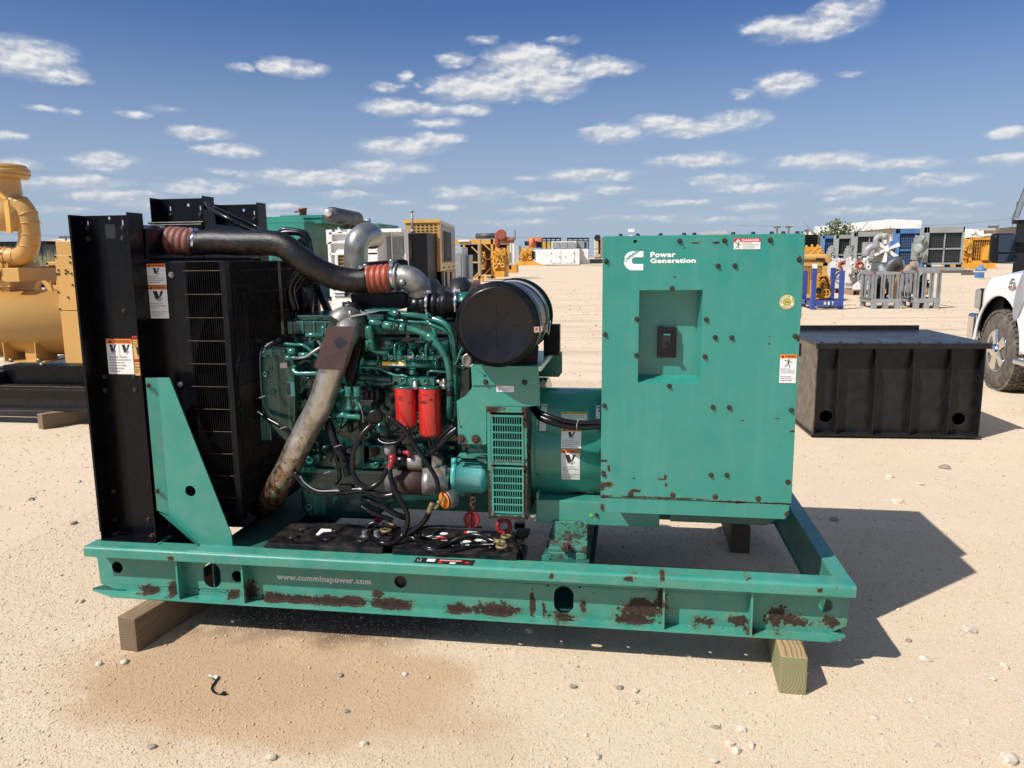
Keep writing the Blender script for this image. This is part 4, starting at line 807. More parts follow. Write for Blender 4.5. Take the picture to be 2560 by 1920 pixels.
for z0, z1 in ((.055, .475), (.495, .935)):
    b = MB(); a0, a1 = vv(.10, z0), vv(.92, z1); W0, H0 = a1[0]-a0[0], a1[1]-a0[1]
    mg = .008; b.xz([a0, (a1[0],a0[1]), a1, (a0[0],a1[1])], VY-.003, .003, [[(a0[0]+mg, a0[1]+mg), (a1[0]-mg, a0[1]+mg), (a1[0]-mg, a1[1]-mg), (a0[0]+mg, a1[1]-mg)]])
    for i in range(1, 12): x = a0[0]+mg + (W0-2*mg)*i/12; b.box(x-.0013, x+.0013, VY-.0025, VY-.001, a0[1]+mg, a1[1]-mg)
    for i in range(1, 6): z = a0[1]+mg + (H0-2*mg)*i/6; b.box(a0[0]+mg, a1[0]-mg, VY-.003, VY-.0005, z-.003, z+.003)
    gp('slotted_guard', b, 'vent')
    for fx_, fz_ in ((.03,.02),(.97,.02),(.03,.98),(.97,.98)): bolt((a0[0]+W0*fx_, VY-.003, a0[1]+H0*fz_), m='steel', r=.0048)
b = MB(); a = vv(.16, .485); P = [(a[0] + i*.0021, VY-.002, a[1] + .018 + .0055*math.sin(i*1.25)) for i in range(56)]; b.tube(P, .0011, 5); gp('wire_screen', b, 'alu')
b = MB().box(vx0+.01, vx1-.01, VY+.05, VY+.055, vz0+.01, vz1-.01); gp('vent_interior', b, 'dark')
# alternator
AZc, AYc, AR = .718, 3.27, .245
MT['altgreen'] = mat('alternator_paint', (.028,.215,.165), .28, 0, .1, 2, .1, 120, rs=24, coat=.4, chips=.22, dust=.06, blobs=[(at('G',592,1262,3.12).x,3.12,at('G',592,1262,3.12).z,.012,.1,.012,1.6),(at('G',625,1278,3.12).x,3.12,at('G',625,1278,3.12).z,.010,.1,.012,1.6),(-.13,3.15,.56,.08,.1,.025,.75),(-.2,3.0,.55,.07,.2,.015,.7)])
b = MB().lathe((vx1-.02, AYc, AZc), (1,0,0), [(0,.20),(0,AR+.012),(.03,AR+.014),(.034,AR+.002),(.045,AR),(.62,AR),(.62,.2)], 72); gp('alternator_body', b, 'altgreen')
def ALT(k, tl, tr, bl):
    def hit(x, y):
        d = Vector(ray(*px(k, x, y))); o = Vector((0,0,CH)); a = d.y**2 + d.z**2; bq = 2*(d.y*(o.y-AYc) + d.z*(o.z-AZc)); cq = (o.y-AYc)**2 + (o.z-AZc)**2 - (AR+.001)**2
        s = (-bq - math.sqrt(bq*bq - 4*a*cq)) / (2*a); p = o + d*s; return p.x, math.atan2(p.z-AZc, -(p.y-AYc))
    x0, a1 = hit(*tl); x1, _ = hit(*tr); _, a0 = hit(*bl)
    def fn(u, v, o): a = a0 + (a1-a0)*v; r_ = AR + .001 + o; return Vector((x0 + (x1-x0)*u, AYc - r_*math.cos(a), AZc + r_*math.sin(a)))
    return fn
label('caution', ALT('G', (722,922), (872,922), (722,984)), 10); label('parts', ALT('G', (720,1018), (838,1018), (720,1138)), 10); label('fan', ALT('G', (718,1144), (828,1144), (716,1322)), 10)
label('data', ALT('G', (600,876), (638,876), (592,1035)), 10, 'data_label'); label('data', ALT('G', (925,885), (950,885), (925,963)), 10, 'data_label')
# feet, base channel and isolator
b = MB(); a = at('G',568,1443,3.0); c = at('J',992,200,3.0); fz0 = at('G',568,1580,3.0).z; b.box(a.x, c.x, 3.0, 3.72, fz0, a.z); gp('base_channel', b, 'green', .003)
b = MB(); a2 = at('G',600,1440,2.96); b.box(a.x, a.x+.012, 3.0, 3.15, a.z, a.z+.03).box(.10, .112, 3.0, 3.15, a.z, a.z+.03); gp('alternator_foot', b, 'green', .003)
MT['iso'] = mat('corroded_green', (.04, .23, .17), .6, 0, .2, 6, .5, 120, rust=.50, rs=24, rustcol=(.05, .028, .02), fringe=(.06,.16,.10))
b = MB(); i0, i1 = at('J',403,172,2.99), at('J',608,172,2.99); b.box(i0.x, i1.x-.01, 2.985, 2.995, .37, i0.z+.01); f0 = on('J', 372, 330, .385); f1 = on('J', 583, 350, .385); b.box(f0.x, f1.x, 2.885, 2.99, .372, .386); gp('mount_bracket', b, 'iso', .002)
b = MB().box(f0.x-.002, f1.x+.002, 2.883, 2.99, .340, .372); gp('isolator', b, 'iso', .004)
b = MB().plate([(f0.x-.03,.30),(f0.x-.022,.362),(f0.x+.0,.37),(f0.x+.02,.30)], [], lambda p, q, t_: (p, 2.86 + t_, q), .006); gp('mount_tab', b, 'green')
p = on('J', 480, 318, .386); b = MB().lathe(p, (0,0,1), [(0,.024),(.004,.024),(.004,.017),(.022,.017),(.024,.013)], 6, False); gp('isolator_bolt', b, 'rbolt'); bolt(on('J',495,262,.386), (0,0,1), .011, 'rbolt')
b = MB(); e0 = at('G',895,1535,2.998); b.lathe(e0, (0,-1,0), [(0,.008),(.001,.008)], 18); gp('earth_sticker', b, 'grn2'); bolt(at('G',927,1533,3.0), m='bolt', r=.006)
# conduits from the alternator into the cabinet
cyd = 2.93
hose('conduit', [('G',560,905,3.0),('G',600,955,cyd+.02),('G',680,985,cyd),('G',760,1005,cyd),('G',860,1010,cyd),('G',960,1000,cyd)], .016, 'cable', 12, rib=.005)
hose('conduit', [('G',545,890,3.0),('G',610,935,cyd+.01),('G',700,965,cyd-.01),('G',800,985,cyd-.01),('G',960,985,cyd-.01)], .010, 'cable', 12, rib=.004)
b = MB().torus(at('G',813,1000,cyd), (1,0,0), .020, .0022, 20, 6).bar(at('G',816,985,cyd-.02), at('G',816,970,cyd-.02), .004, .002); gp('cable_tie', b, 'prnt2')

# ---- control cabinet
KY = 2.83; KX0, KX1, KZ0, KZ1 = -.106, .588, .622, 1.594
def kz(x, y): return xzp('H', x, y, KY)
wx0, wz1 = kz(253,353); wx1 = kz(590,353)[0]; wz0 = kz(247,843)[1]
b = MB(); b.xz([(KX0,KZ0),(KX1,KZ0),(KX1,KZ1),(KX0,KZ1)], KY, .004, [[(wx0,wz0),(wx1,wz0),(wx1,wz1),(wx0,wz1)]] + [circ(*kz(230,93), .006, 12)])
kb = lambda x, y, rx, rz, am: (*(lambda q: (q[0], KY, q[1]))(kz(x, y)), rx, .06, rz, am)
MT['cab'] = mat('cabinet_paint', (.019, .215, .170), .30, 0, .07, 1.6, .06, 160, rs=26, coat=.35, dust=.05, wav=3., streak=((16., 16., .9), (.05, .25, .205), .50, .80),
  blobs=[kb(55,1260,.022,.006,1.3), kb(62,1325,.016,.018,1.3), kb(90,1305,.008,.018,1.3), kb(80,1385,.026,.014,1.4), kb(55,1395,.012,.02,1.3), kb(390,1345,.008,.014,1.4), kb(370,1358,.016,.005,1.4), kb(395,1390,.006,.012,1.2), kb(230,1420,.026,.008,1.4), kb(205,1440,.012,.010,1.5), kb(65,1450,.03,.010,1.1), kb(250,1452,.12,.006,1.0), kb(500,1462,.12,.006,.95), kb(780,1480,.12,.006,1.0), kb(990,1488,.08,.006,1.0), kb(55,1515,.012,.022,1.4), kb(1045,1550,.014,.018,1.3), kb(1065,1103,.010,.004,1.3), kb(1100,610,.006,.018,1.5), kb(942,637,.004,.004,1.3), kb(946,600,.005,.004,1.3), kb(1103,190,.008,.014,1.2), kb(76,200,.008,.012,1.2), kb(883,1462,.012,.010,1.4), kb(1040,1372,.008,.008,1.3), kb(490,127,.003,.004,1.2), kb(550,100,.02,.004,.85), kb(660,100,.015,.004,.85), kb(220,1352,.010,.003,1.1), kb(440,282,.008,.003,1.), kb(985,1035,.012,.003,.9), kb(800,1045,.006,.003,.9)])
gp('front_panel', b, 'cab', .0015)
b = MB(); D_ = .085                                       # recess
b.add([(wx0,KY+.003,wz0),(wx1,KY+.003,wz0),(wx1-.012,KY+D_,wz0+.018),(wx0+.0,KY+D_,wz0+.018)], [(0,1,2,3)]); b.add([(wx0,KY+.003,wz1),(wx1,KY+.003,wz1),(wx1-.012,KY+D_,wz1),(wx0,KY+D_,wz1)], [(3,2,1,0)])
b.add([(wx0,KY+.003,wz0),(wx0,KY+.003,wz1),(wx0,KY+D_,wz1),(wx0,KY+D_,wz0+.018)], [(0,1,2,3)]); b.add([(wx1,KY+.003,wz0),(wx1,KY+.003,wz1),(wx1-.012,KY+D_,wz1),(wx1-.012,KY+D_,wz0+.018)], [(3,2,1,0)])
b.add([(wx0,KY+D_,wz0+.018),(wx1-.012,KY+D_,wz0+.018),(wx1-.012,KY+D_,wz1),(wx0,KY+D_,wz1)], [(0,1,2,3)]); gp('breaker_recess', b, 'cab')
b = MB(); b.box(KX0, KX0+.004, KY+.004, 3.75, KZ0, KZ1); b.box(KX1-.004, KX1, KY+.004, 3.75, KZ0, KZ1); b.box(KX0+.004, KX1-.004, KY+.004, 3.75, KZ1-.004, KZ1-.0005); b.box(KX0+.004, KX1-.004, 3.746, 3.75, KZ0, KZ1); b.box(KX0, KX1, KY+.004, 3.75, KZ0-.004, KZ0)
gp('cabinet_shell', b, 'cab', .0015)
b = MB(); b.xz([(KX0-.003,KZ1-.014),(KX1+.003,KZ1-.014),(KX1+.003,KZ1+.002),(KX0-.003,KZ1+.002)], 3.05, .68); gp('roof_cap', b, 'cab')
b = MB(); b.box(KX1, KX1+.052, 3.07, 3.75, 1.28, 1.59); gp('side_box', b, 'cab', .002)
sz0 = kz(45,1533)[1]; sxr = kz(1047,1560)[0]
b = MB(); b.xz([(KX0+.0,sz0+.012),(KX0+.012,sz0),(sxr-.014,sz0),(sxr,sz0+.016),(sxr,KZ0-.004),(KX0,KZ0-.004)], KY+.004, .005); b.box(KX0, sxr, KY+.009, 3.75, KZ0-.012, KZ0-.005); gp('lower_skirt', b, 'cab', .001)
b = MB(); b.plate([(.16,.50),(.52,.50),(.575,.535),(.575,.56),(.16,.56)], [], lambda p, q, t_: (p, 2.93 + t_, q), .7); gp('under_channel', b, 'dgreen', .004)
for q in ((466,91),(705,88),(948,86),(77,198),(1103,190),(670,223),(760,222),(426,342),(238,506),(608,508),(70,588),(1080,596),(655,603),(743,604),(236,698),(600,705),(411,862),(66,966),(1060,990),(643,974),(730,976),(63,1332),(633,1335),(717,1335)):
    x, z = kz(*q); bolt((x, KY, z), r=.0066)
for q in ((205,1435),(429,1441),(654,1450),(883,1460),(1042,1372)): x, z = kz(*q); b = MB().lathe((x,KY-.001,z), (0,-1,0), [(0,.010),(.0006,.010),(.0007,.006)], 16); gp('rusted_bolt_hole', b, 'rbolt')
for x_ in (152,243,365,490,545,752,858,957,1018,1093): p = at('H', x_, 52, KY+.02); bolt((p.x, KY+.025, KZ1), (0,0,1), .0068)
# breaker
b = MB(); q0, q1 = at('H',350,548,KY+D_-.03), at('H',447,713,KY+D_-.03); b.box(q0.x, q1.x, KY+D_-.022, KY+D_-.001, q1.z, q0.z); b.box(q0.x+.004, q1.x-.004, KY+D_-.030, KY+D_-.022, q1.z+.02, q0.z-.02); gp('breaker_case', b, 'plastic', .0015)
b = MB(); q2 = at('H',378,580,KY+D_-.04); q3 = at('H',420,662,KY+D_-.04); b.box(q2.x, q3.x, KY+D_-.034, KY+D_-.030, q3.z, q2.z); gp('breaker_window', b, 'engd', .001)
b = MB().box(q2.x+.003, q3.x-.003, KY+D_-.036, KY+D_-.034, q2.z-.009, q2.z-.004); gp('indicator_strip', b, 'cgreen')
b = MB().box(q2.x+.007, q3.x-.006, KY+D_-.062, KY+D_-.034, q3.z+.012, q3.z+.020); gp('breaker_handle', b, 'plastic', .002)
# hinge plate on the right side
b = MB(); h0 = kz(1103,640); b.box(KX1, KX1+.012, KY+.02, KY+.05, h0[1]-.045, h0[1]); gp('latch_plate', b, 'brown', .001)
# lettering and emblem
fl = lambda u, v, o=0: Vector((u, KY - .0009 - o, v))
e0, e1 = kz(170,145), kz(272,246); W0 = e1[0]-e0[0]; H0 = e0[1]-e1[1]; X0, Z0 = e0[0], e1[1]
arc = lambda cx, cz, rx, rz, a0, a1, n: [(cx + rx*math.cos(a0+(a1-a0)*i/n), cz + rz*math.sin(a0+(a1-a0)*i/n)) for i in range(n+1)]
outl = [(X0+W0, Z0+H0)] + arc(X0+W0*.46, Z0+H0/2, W0*.46, H0/2, PI/2, 1.5*PI, 22) + [(X0+W0, Z0), (X0+W0, Z0+H0*.33)] + arc(X0+W0*.55, Z0+H0*.505, W0*.14, H0*.175, 1.5*PI, .5*PI, 10)[0:] + [(X0+W0, Z0+H0*.68)]
b = MB(); poly(b, fl, outl, 0, 0)
b.k = 1; ca, sa = math.cos(.62), math.sin(.62); tw = W0*1.05
put_text(b, 'Cummins', lambda x, y: fl(X0 + W0*.04 + x*ca - y*sa, Z0 + H0*.42 + x*sa + y*ca, .0004), 0, tw, -.0, H0*.19, .05)
obj('emblem', b, ['prnt', 'cab'], GS)
b = MB(); p0, p1 = kz(310,178), kz(445,147); put_text(b, 'Power', fl, p0[0], p1[0], p0[1]-.0, p1[1], .045); gp('lettering', b, 'prnt')
b = MB(); p0, p1 = kz(310,209), kz(552,180); put_text(b, 'Generation', fl, p0[0], p1[0], p0[1], p1[1], .045); gp('lettering', b, 'prnt')
label('danger', flat_fn('H', (755,77), (897,77), (755,135), KY-.001)); label('volt', flat_fn('H', (1001,693), (1090,693), (1001,845), KY-.001))
# round sticker
b = MB(); cx_, cz_ = kz(1037, 415); rr0 = kz(1079, 415)[0] - cx_
for i, (rf, m_) in enumerate(((1., 6), (.92, 4), (.88, 0), (.60, 4), (.52, 6), (.34, 5))): poly(b, fl, circ(cx_, cz_, rr0*rf, 32), m_, i*.0002)
def ring_text(s_, a0, a1, rad, h, flip):
    n = len(s_)
    for i, ch in enumerate(s_):
        if ch == ' ': continue
        a = a0 + (a1-a0)*(i+.5)/n; b.k = 3; u = (math.sin(a), math.cos(a)); t_ = (math.cos(a), -math.sin(a)); sg = -1 if flip else 1; wd = abs(a1-a0)*rad/n*.42
        put_text(b, ch, lambda x, y: fl(cx_ + u[0]*(rad + sg*y) + sg*t_[0]*x, cz_ + u[1]*(rad + sg*y) + sg*t_[1]*x, .0016), -wd, wd, -h/2, h/2, .03)
ring_text('PROTOTYPE TEST', -1.75, 1.75, rr0*.76, rr0*.18, False); ring_text('SUPPORTED', 3.14+.95, 3.14-.95, rr0*.76, rr0*.18, True)
b.k = 2; put_text(b, 'PTS', lambda x, y: fl(x, y, .0016), cx_-rr0*.24, cx_+rr0*.24, cz_-rr0*.09, cz_+rr0*.09, .03)
obj('round_sticker', b, LM, GS)
# web address on the rail
yw = YW - .0008; b = MB(); a0 = at('I',1088,250,YW); a1 = at('I',1610,282,YW); zb_ = (a0.z + a1.z)/2 + .002
put_text(b, 'www.cumminspower.com', lambda x, y: Vector((x, yw, y)), a0.x, a1.x, zb_ - .017, zb_ + .014, .045); gp('lettering', b, 'prnt3')
b = MB(); c0_, c1_ = on('F',600,1425,.3635), on('F',1225,1455,.3635); fn = lambda u, v, o: Vector((c0_.x + (c1_.x-c0_.x)*u, 2.727 + .052*v, .3638 + o)); quad(b, fn, 0, 1, 0, 1, 2); quad(b, fn, .4, .8, .52, .8, 3, .0004); quad(b, fn, .2, .34, .3, .85, 0, .0004); quad(b, fn, .4, .48, .1, .4, 3, .0004); quad(b, fn, .6, .7, .1, .4, 0, .0004); quad(b, fn, .85, .92, .3, .6, 3, .0004); words_(b, fn, 'DANGER', .42, .78, .56, .76, 7)
for i in range(3): a = 2*PI*i/3+.5; poly(b, fn, [(.08+.045*math.cos(a), .5+.3*math.sin(a)), (.08+.045*math.cos(a+1.3), .5+.3*math.sin(a+1.3)), (.08+.02*math.cos(a+.6), .5+.14*math.sin(a+.6))], 0)
obj('battery_decal', b, LM, GS)
# ---- engine left side details
FY = 3.0
def filt(cx, top, bot, r, lab2):
    p = at('D', cx, top, FY); q = at('D', cx, bot, FY); L = p.z - q.z; r = (at('D', cx + r, top, FY) - p).x
    b = MB().lathe((p.x, FY, p.z), (0,0,-1), [(-.004,r*.85),(-.002,r*.98),(.002,r),(L*.93,r*.985),(L*.965,r*.93),(L*.985,r*.78),(L,r*.55),(L+.001,0)], 40)
    b.k = 1; b.lathe((p.x, FY, p.z+.006), (0,0,-1), [(0,r*.9),(.002,r*1.01),(.008,r*1.01),(.009,r*.9)], 40); b.k = 2
    fn = lambda u, v, o: Vector((p.x + (r+.0012)*math.sin(u), FY - (r+.0012)*math.cos(u), p.z - v))
    for i, (u0, u1, v0, v1) in enumerate(lab2): b.add([fn(u0 + (u1-u0)*k/3, vv_, 0) for k in range(4) for vv_ in (v1, v0)], [(2*k, 2*k+2, 2*k+3, 2*k+1) for k in range(3)])
    if cx > 1000:
        wf = lambda x, y: fn(x, y*-1, 0); put_text(b, 'BALDWIN', lambda x, y: fn(x, .055 - y, 0), -.75, -.05, -.006, .006, .04); put_text(b, 'OIL', lambda x, y: fn(x, .038 - y, 0), -.75, -.45, -.004, .004, .02)
        poly(b, lambda u, v, o: fn(u, v, 0), [(.0,.045),(.35,.042),(.5,.036),(.5,.05),(.35,.047)], 2)
    gp('oil_filter' if cx > 1000 else 'fuel_filter', b, ['red', 'hgreen', 'ink'])
filt(755, 1045, 1500, 122, [(-.5,.0,.030,.031),(-.5,.0,.034,.035),(-.5,.0,.038,.039),(-.5,.0,.042,.043),(-.5,-.1,.046,.047),(-.5,.0,.050,.051),(.55,.95,.055,.057),(.55,.6,.057,.066),(.9,.95,.057,.066)])
filt(1030, 1050, 1615, 128, [(-.55,.1,.024,.026),(.6,.9,.022,.023),(.6,.9,.026,.027),(.6,.9,.030,.031)])
b = MB(); a = at('D',700,930,3.02); c = at('D',1110,1045,3.02); b.box(a.x, c.x, 2.99, 3.10, c.z+.008, a.z)
for q, r_0 in (((735,975),.012),((870,985),.013),((995,975),.010)): b.lathe(at('D',*q,2.99), (0,-1,0), [(0,r_0*1.3),(.010,r_0*1.2),(.012,r_0*.8),(.004,r_0*.6)], 14)
b.bar(at('D',620,930,3.03), at('D',830,990,3.0), .02, .03); gp('filter_head', b, 'hgreen', .004)
b = MB(); b.lathe(at('D',868,975,2.975), (0,0,-1), [(0,.010),(.018,.010),(.02,.013),(.035,.013),(.036,.006)], 12).lathe(at('D',1110,985,2.99), (1,0,0), [(0,.009),(.022,.009)], 12).lathe(at('D',1200,985,2.99), (0,0,-1), [(-.012,.009),(.012,.010),(.014,.013),(.03,.013)], 10); b.box(at('D',1160,985,3).x, at('D',1215,985,3).x, 2.98, 3.0, at('D',0,1010,3).z, at('D',0,960,3).z); gp('pipe_fitting', b, 'steel')
# fuel rail with label
b = MB().tube([at('D',490,775,3.02), at('D',1110,795,3.02)], .0150, 20).lathe(at('D',1100,795,3.02), (1,0,0), [(0,.018),(.008,.019),(.010,.015),(.02,.015)], 16).lathe(at('D',300,770,3.03), (1,0,0), [(0,.012),(.05,.012)], 12)
b.bar(at('D',835,820,3.015), at('D',830,890,3.03), .022, .02).lathe(at('D',830,875,3.0), (0,-1,0), [(0,.011),(.008,.010)], 6, False); gp('fuel_rail', b, 'hgreen')
b = MB(); fn = (lambda A, B: (lambda u, v, o: Vector((A.x + (B.x-A.x)*u, 3.02 - .0158*math.cos((v-.35)*1.1), A.z + (B.z-A.z)*u + .0158*math.sin((v-.35)*1.1) + 0))))(at('D',500,778,3.02), at('D',770,785,3.02))
quad(b, fn, 0, .26, 0, 1, 4, .0, 4); quad(b, fn, .26, 1, 0, .45, 0, .0, 3); quad(b, fn, .26, 1, .45, 1, 4, .0, 3); poly(b, fn, [(.05,.2),(.2,.2),(.12,.85)], 2); words_(b, fn, 'high pressure fuel', .3, .95, .55, .8); words_(b, fn, 'Do not loosen', .3, .8, .12, .35); obj('rail_sticker', b, LM, GS)
for i, x in enumerate((430, 560, 700, 840, 960, 1080)):
    hose('injector_line', [('D',x,770,3.02),('D',x+8,700,2.99),('D',x-15,640,3.02),('D',x-20,585,3.08),('D',x,560,3.14)], .0042, 'hgreen', 8)
for x in (640, 1000): hose('steel_bracket', [('D',x,740,2.98),('D',x-10,640,2.97),('D',x-5,575,2.97),('D',x+25,548,2.99),('D',x+80,550,3.02)], .0055, 'hgreen', 8)
b = MB()
for x in (560, 700, 820, 950, 1070, 1150): p = at('D', x, 640, 3.05); b.box(p.x-.011, p.x+.011, 3.03, 3.10, p.z-.018, p.z+.014); b.lathe((p.x+.004, 3.03, p.z), (0,-1,0), [(0,.009),(.012,.008),(.014,.004)], 10)
for x in (520, 600, 745, 905, 985, 1100): b.lathe(at('D', x, 708, 3.0), (0,-1,0), [(0,.011),(.01,.010),(.012,.005),(.004,.004)], 12)
b.box(at('D',560,690,3.02).x, at('D',1130,690,3.02).x, 3.02, 3.06, at('D',560,735,3.02).z, at('D',560,690,3.02).z); gp('injector_clamps', b, 'hgreen', .002)
b = MB()
for x, wd in ((560,60),(760,110),(905,50),(1090,60)): p = at('D', x, 700, 3.005); b.box(p.x, p.x+wd/3000, 3.0, 3.012, p.z-.006, p.z+.004)
gp('connector_blocks', b, 'alu', .001)
# top: breather box, coolant and fuel hoses
b = MB(); a = at('D',310,205,3.04); c = at('D',500,272,3.04); b.box(a.x, c.x, 3.04, 3.2, c.z, a.z); b.plate([(at('D',290,0,3.04).x,3.02),(at('D',600,0,3.04).x,3.02),(at('D',620,0,3.04).x,3.2),(at('D',300,0,3.04).x,3.2)], [], lambda p, q, t_: (p, q, a.z + .012 + t_), .006); gp('breather_box', b, 'hgreen', .003)
hy = 2.99
hose('coolant_hose', [('D',560,190,3.05),('D',640,205,3.0),('D',760,215,hy),('D',900,228,hy),('D',1020,255,hy),('D',1130,280,hy-.01),('D',1220,330,hy-.02),('D',1275,400,hy-.02),('D',1305,480,hy-.01),('D',1320,600,hy),('D',1325,800,hy+.02),('D',1330,1100,3.02),('D',1320,1400,3.04)], .0112, 'hgreen', 14)
hose('fuel_hose', [('D',560,262,3.03),('D',680,280,3.0),('D',850,300,hy),('D',980,306,hy),('D',1080,340,hy-.01),('D',1200,395,hy-.01),('D',1265,455,hy),('D',1285,560,hy),('D',1290,640,hy+.02)], .0068, 'hgreen', 10)
b = MB()
for q, r_0, L in (((600,195),.016,.04),((690,212),.0145,.018),((1000,240),.015,.016),((1110,272),.0145,.02)): b.lathe(at('D',*q,3.0) , (1,0,-.2), [(0,r_0*.8),(.002,r_0),(L,r_0),(L+.002,r_0*.8)], 14)
b.lathe(at('D',985,300,hy), (1,0,-.1), [(0,.012),(.03,.012)], 10); b.lathe(at('D',1005,235,hy-.02), (0,0,1), [(0,.009),(.015,.009)], 6); gp('hose_couplings', b, 'hgreen')
hose('wiring_loom', [('D',760,370,2.97),('D',840,385,2.97),('D',930,420,2.965),('D',1010,455,2.96),('D',1060,490,2.96),('D',1120,550,2.955),('D',1180,630,2.95),('D',1225,720,2.95),('D',1245,800,2.95),('D',1262,900,2.955),('D',1270,1000,2.965),('D',1270,1100,2.98),('D',1265,1250,3.0),('D',1255,1400,3.03)], .0145, 'hgreen', 14, rib=.0075)
b = MB()
for q, d, r_0, L in (((340,295),(1,0,-.15),.012,.05),((500,335),(1,0,-.12),.018,.05),((610,348),(1,0,-.12),.014,.03),((690,362),(1,0,-.15),.019,.022),((1010,455),(.8,0,-.6),.019,.05),((1080,520),(.7,0,-.7),.0175,.03),((1190,655),(.3,0,-1),.017,.02),((1105,465),(-.3,0,1),.008,.03)):
    b.lathe(at('D',*q,2.965), d, [(0,r_0*.85),(.002,r_0),(L,r_0),(L+.002,r_0*.85)], 16)
b.lathe(at('D',330,340,2.965), (.1,0,-1), [(0,.012),(.012,.016),(.05,.016),(.052,.013),(.06,.013),(.062,.015),(.10,.015)], 14); gp('harness_connectors', b, 'hgreen')
b = MB()
for q, d, r_0, L in (((463,325),(1,0,-.1),.0145,.014),((590,345),(1,0,-.1),.0165,.010),((655,355),(1,0,-.12),.0150,.012),((735,368),(1,0,-.12),.0155,.008),((1060,500),(.7,0,-.7),.018,.010),((1195,685),(.2,0,-1),.0165,.012),((1258,870),(.1,0,-1),.0165,.012),((1265,960),(.05,0,-1),.017,.005),((1268,1060),(0,0,-1),.0165,.03),((655,215),(1,0,-.1),.0135,.012)): b.lathe(at('D',*q,2.963), d, [(0,r_0*.9),(.001,r_0),(L,r_0),(L+.001,r_0*.9)], 16)
gp('loom_bands', b, 'rubber')
hose('wiring_loom', [('D',310,520,2.98),('D',340,590,2.97),('D',390,630,2.97),('D',470,655,2.98),('D',560,660,3.0)], .0085, 'hgreen', 10, rib=.006)
b = MB().lathe(at('D',330,370,2.97), (0,0,-1), [(0,.010),(.002,.015),(.04,.016),(.045,.012)], 14); gp('sensor_plug', b, 'hgreen')
hose('oil_pipe', [('D',1010,930,3.0),('D',1015,880,2.99),('D',1060,865,2.985),('D',1150,872,2.985),('D',1240,880,2.99)], .0045, 'hgreen', 8)
hose('oil_pipe', [('D',215,820,3.03),('D',430,830,3.02),('D',530,870,3.01),('D',640,915,3.0),('D',720,915,3.0),('D',780,935,2.99)], .0055, 'hgreen', 8)
hose('wiring_loom', [('D',220,930,3.06),('D',400,950,3.05),('D',620,960,3.04)], .018, 'egreen', 12, rib=.01); hose('wiring_loom', [('D',300,985,3.05),('D',440,1010,3.04),('D',640,1000,3.03)], .012, 'egreen', 10, rib=.008)
hose('steel_line', [('D',1300,800,2.96),('D',1345,760,2.95),('D',1370,680,2.95),('D',1420,580,2.96)], .0042, 'hgreen', 8)
b = MB()
for q in ((1385,590),(1400,640),(1440,610),(1400,700),(1450,740),(1480,690),(1380,800),(1500,760),(1430,820)): b.lathe(at('D',*q,3.02), (0,-1,.1), [(0,.015),(.02,.013),(.022,.006)], 10)
b.box(at('D',1340,600,3.05).x, at('D',1500,600,3.05).x, 3.04, 3.3, at('D',0,1250,3.05).z, at('D',0,560,3.05).z); gp('rear_accessories', b, 'egreen', .005)
b = MB(); p = at('D',1490,740,2.99); b.lathe(p, (0,-1,0), [(0,.03),(.01,.03),(.012,.022),(.004,.02)], 20); gp('breather_clamp', b, 'alu')
# left half of the engine side
hose('steel_line', [('C',630,712,2.98),('C',680,715,2.96),('C',760,700,2.95),('C',850,640,2.95),('C',930,590,2.96)], .0055, 'alu', 8)
b = MB()
for q, r_0, L in (((520,712),.011,.03),((600,712),.009,.02),((560,640),.016,.03),((680,680),.012,.05),((760,450),.011,.06),((880,455),.009,.03)): b.lathe(at('C',*q,3.0), (1,0,0), [(0,r_0*.8),(.002,r_0),(L,r_0),(L+.002,r_0*.7)], 12)
b.lathe(at('C',965,340,3.02), (0,0,-1), [(0,.01),(.01,.014),(.06,.015),(.065,.01)], 12); gp('pipe_couplings', b, 'hgreen')
hose('fuel_hose', [('C',520,550,3.02),('C',620,560,3.01),('C',720,565,3.0),('C',780,600,3.0),('C',850,660,3.0),('C',900,700,3.0)], .007, 'hgreen', 10)
hose('coolant_pipe', [('C',640,800,3.02),('C',620,850,3.0),('C',660,892,2.99),('C',780,893,2.985),('C',900,893,2.985)], .010, 'hgreen', 14)
hose('fuel_hose', [('C',830,760,3.02),('C',760,740,3.02),('C',700,770,3.02),('C',640,790,3.03)], .008, 'egreen', 10)
b = MB(); b.xz([xzp('C',x,y,3.02) for x, y in ((880,520),(905,510),(960,570),(930,590))], 3.02, .004); b.bar(at('C',560,795,3.0), at('C',480,800,3.0), .03, .02); gp('pipe_tab', b, 'alu')
b = MB(); a = at('C',515,980,3.0); c = at('C',655,1160,3.0)
fn = flat_fn('C', (530,985), (625,985), (530,1155), 3.025); quad(b, fn, 0, 1, 0, 1, 0); quad(b, fn, .06, .5, .1, .9, 1, .0003); obj('side_sticker', b, ['hgreen', 'navy'], GS)
for j, (x, y) in enumerate(((480,1250),(560,1050),(700,1050),(740,1250),(700,950),(820,990))):
    b = MB().lathe(at('C', x, y, 3.1), (0,-1,0), [(0,.028),(.03,.026),(.032,.014),(.012,.012)], 18); b.bar(at('C', x-40, y+60, 3.08), at('C', x+50, y-50, 3.08), .02, .03); gp('casting_boss', b, 'egreen', .003)
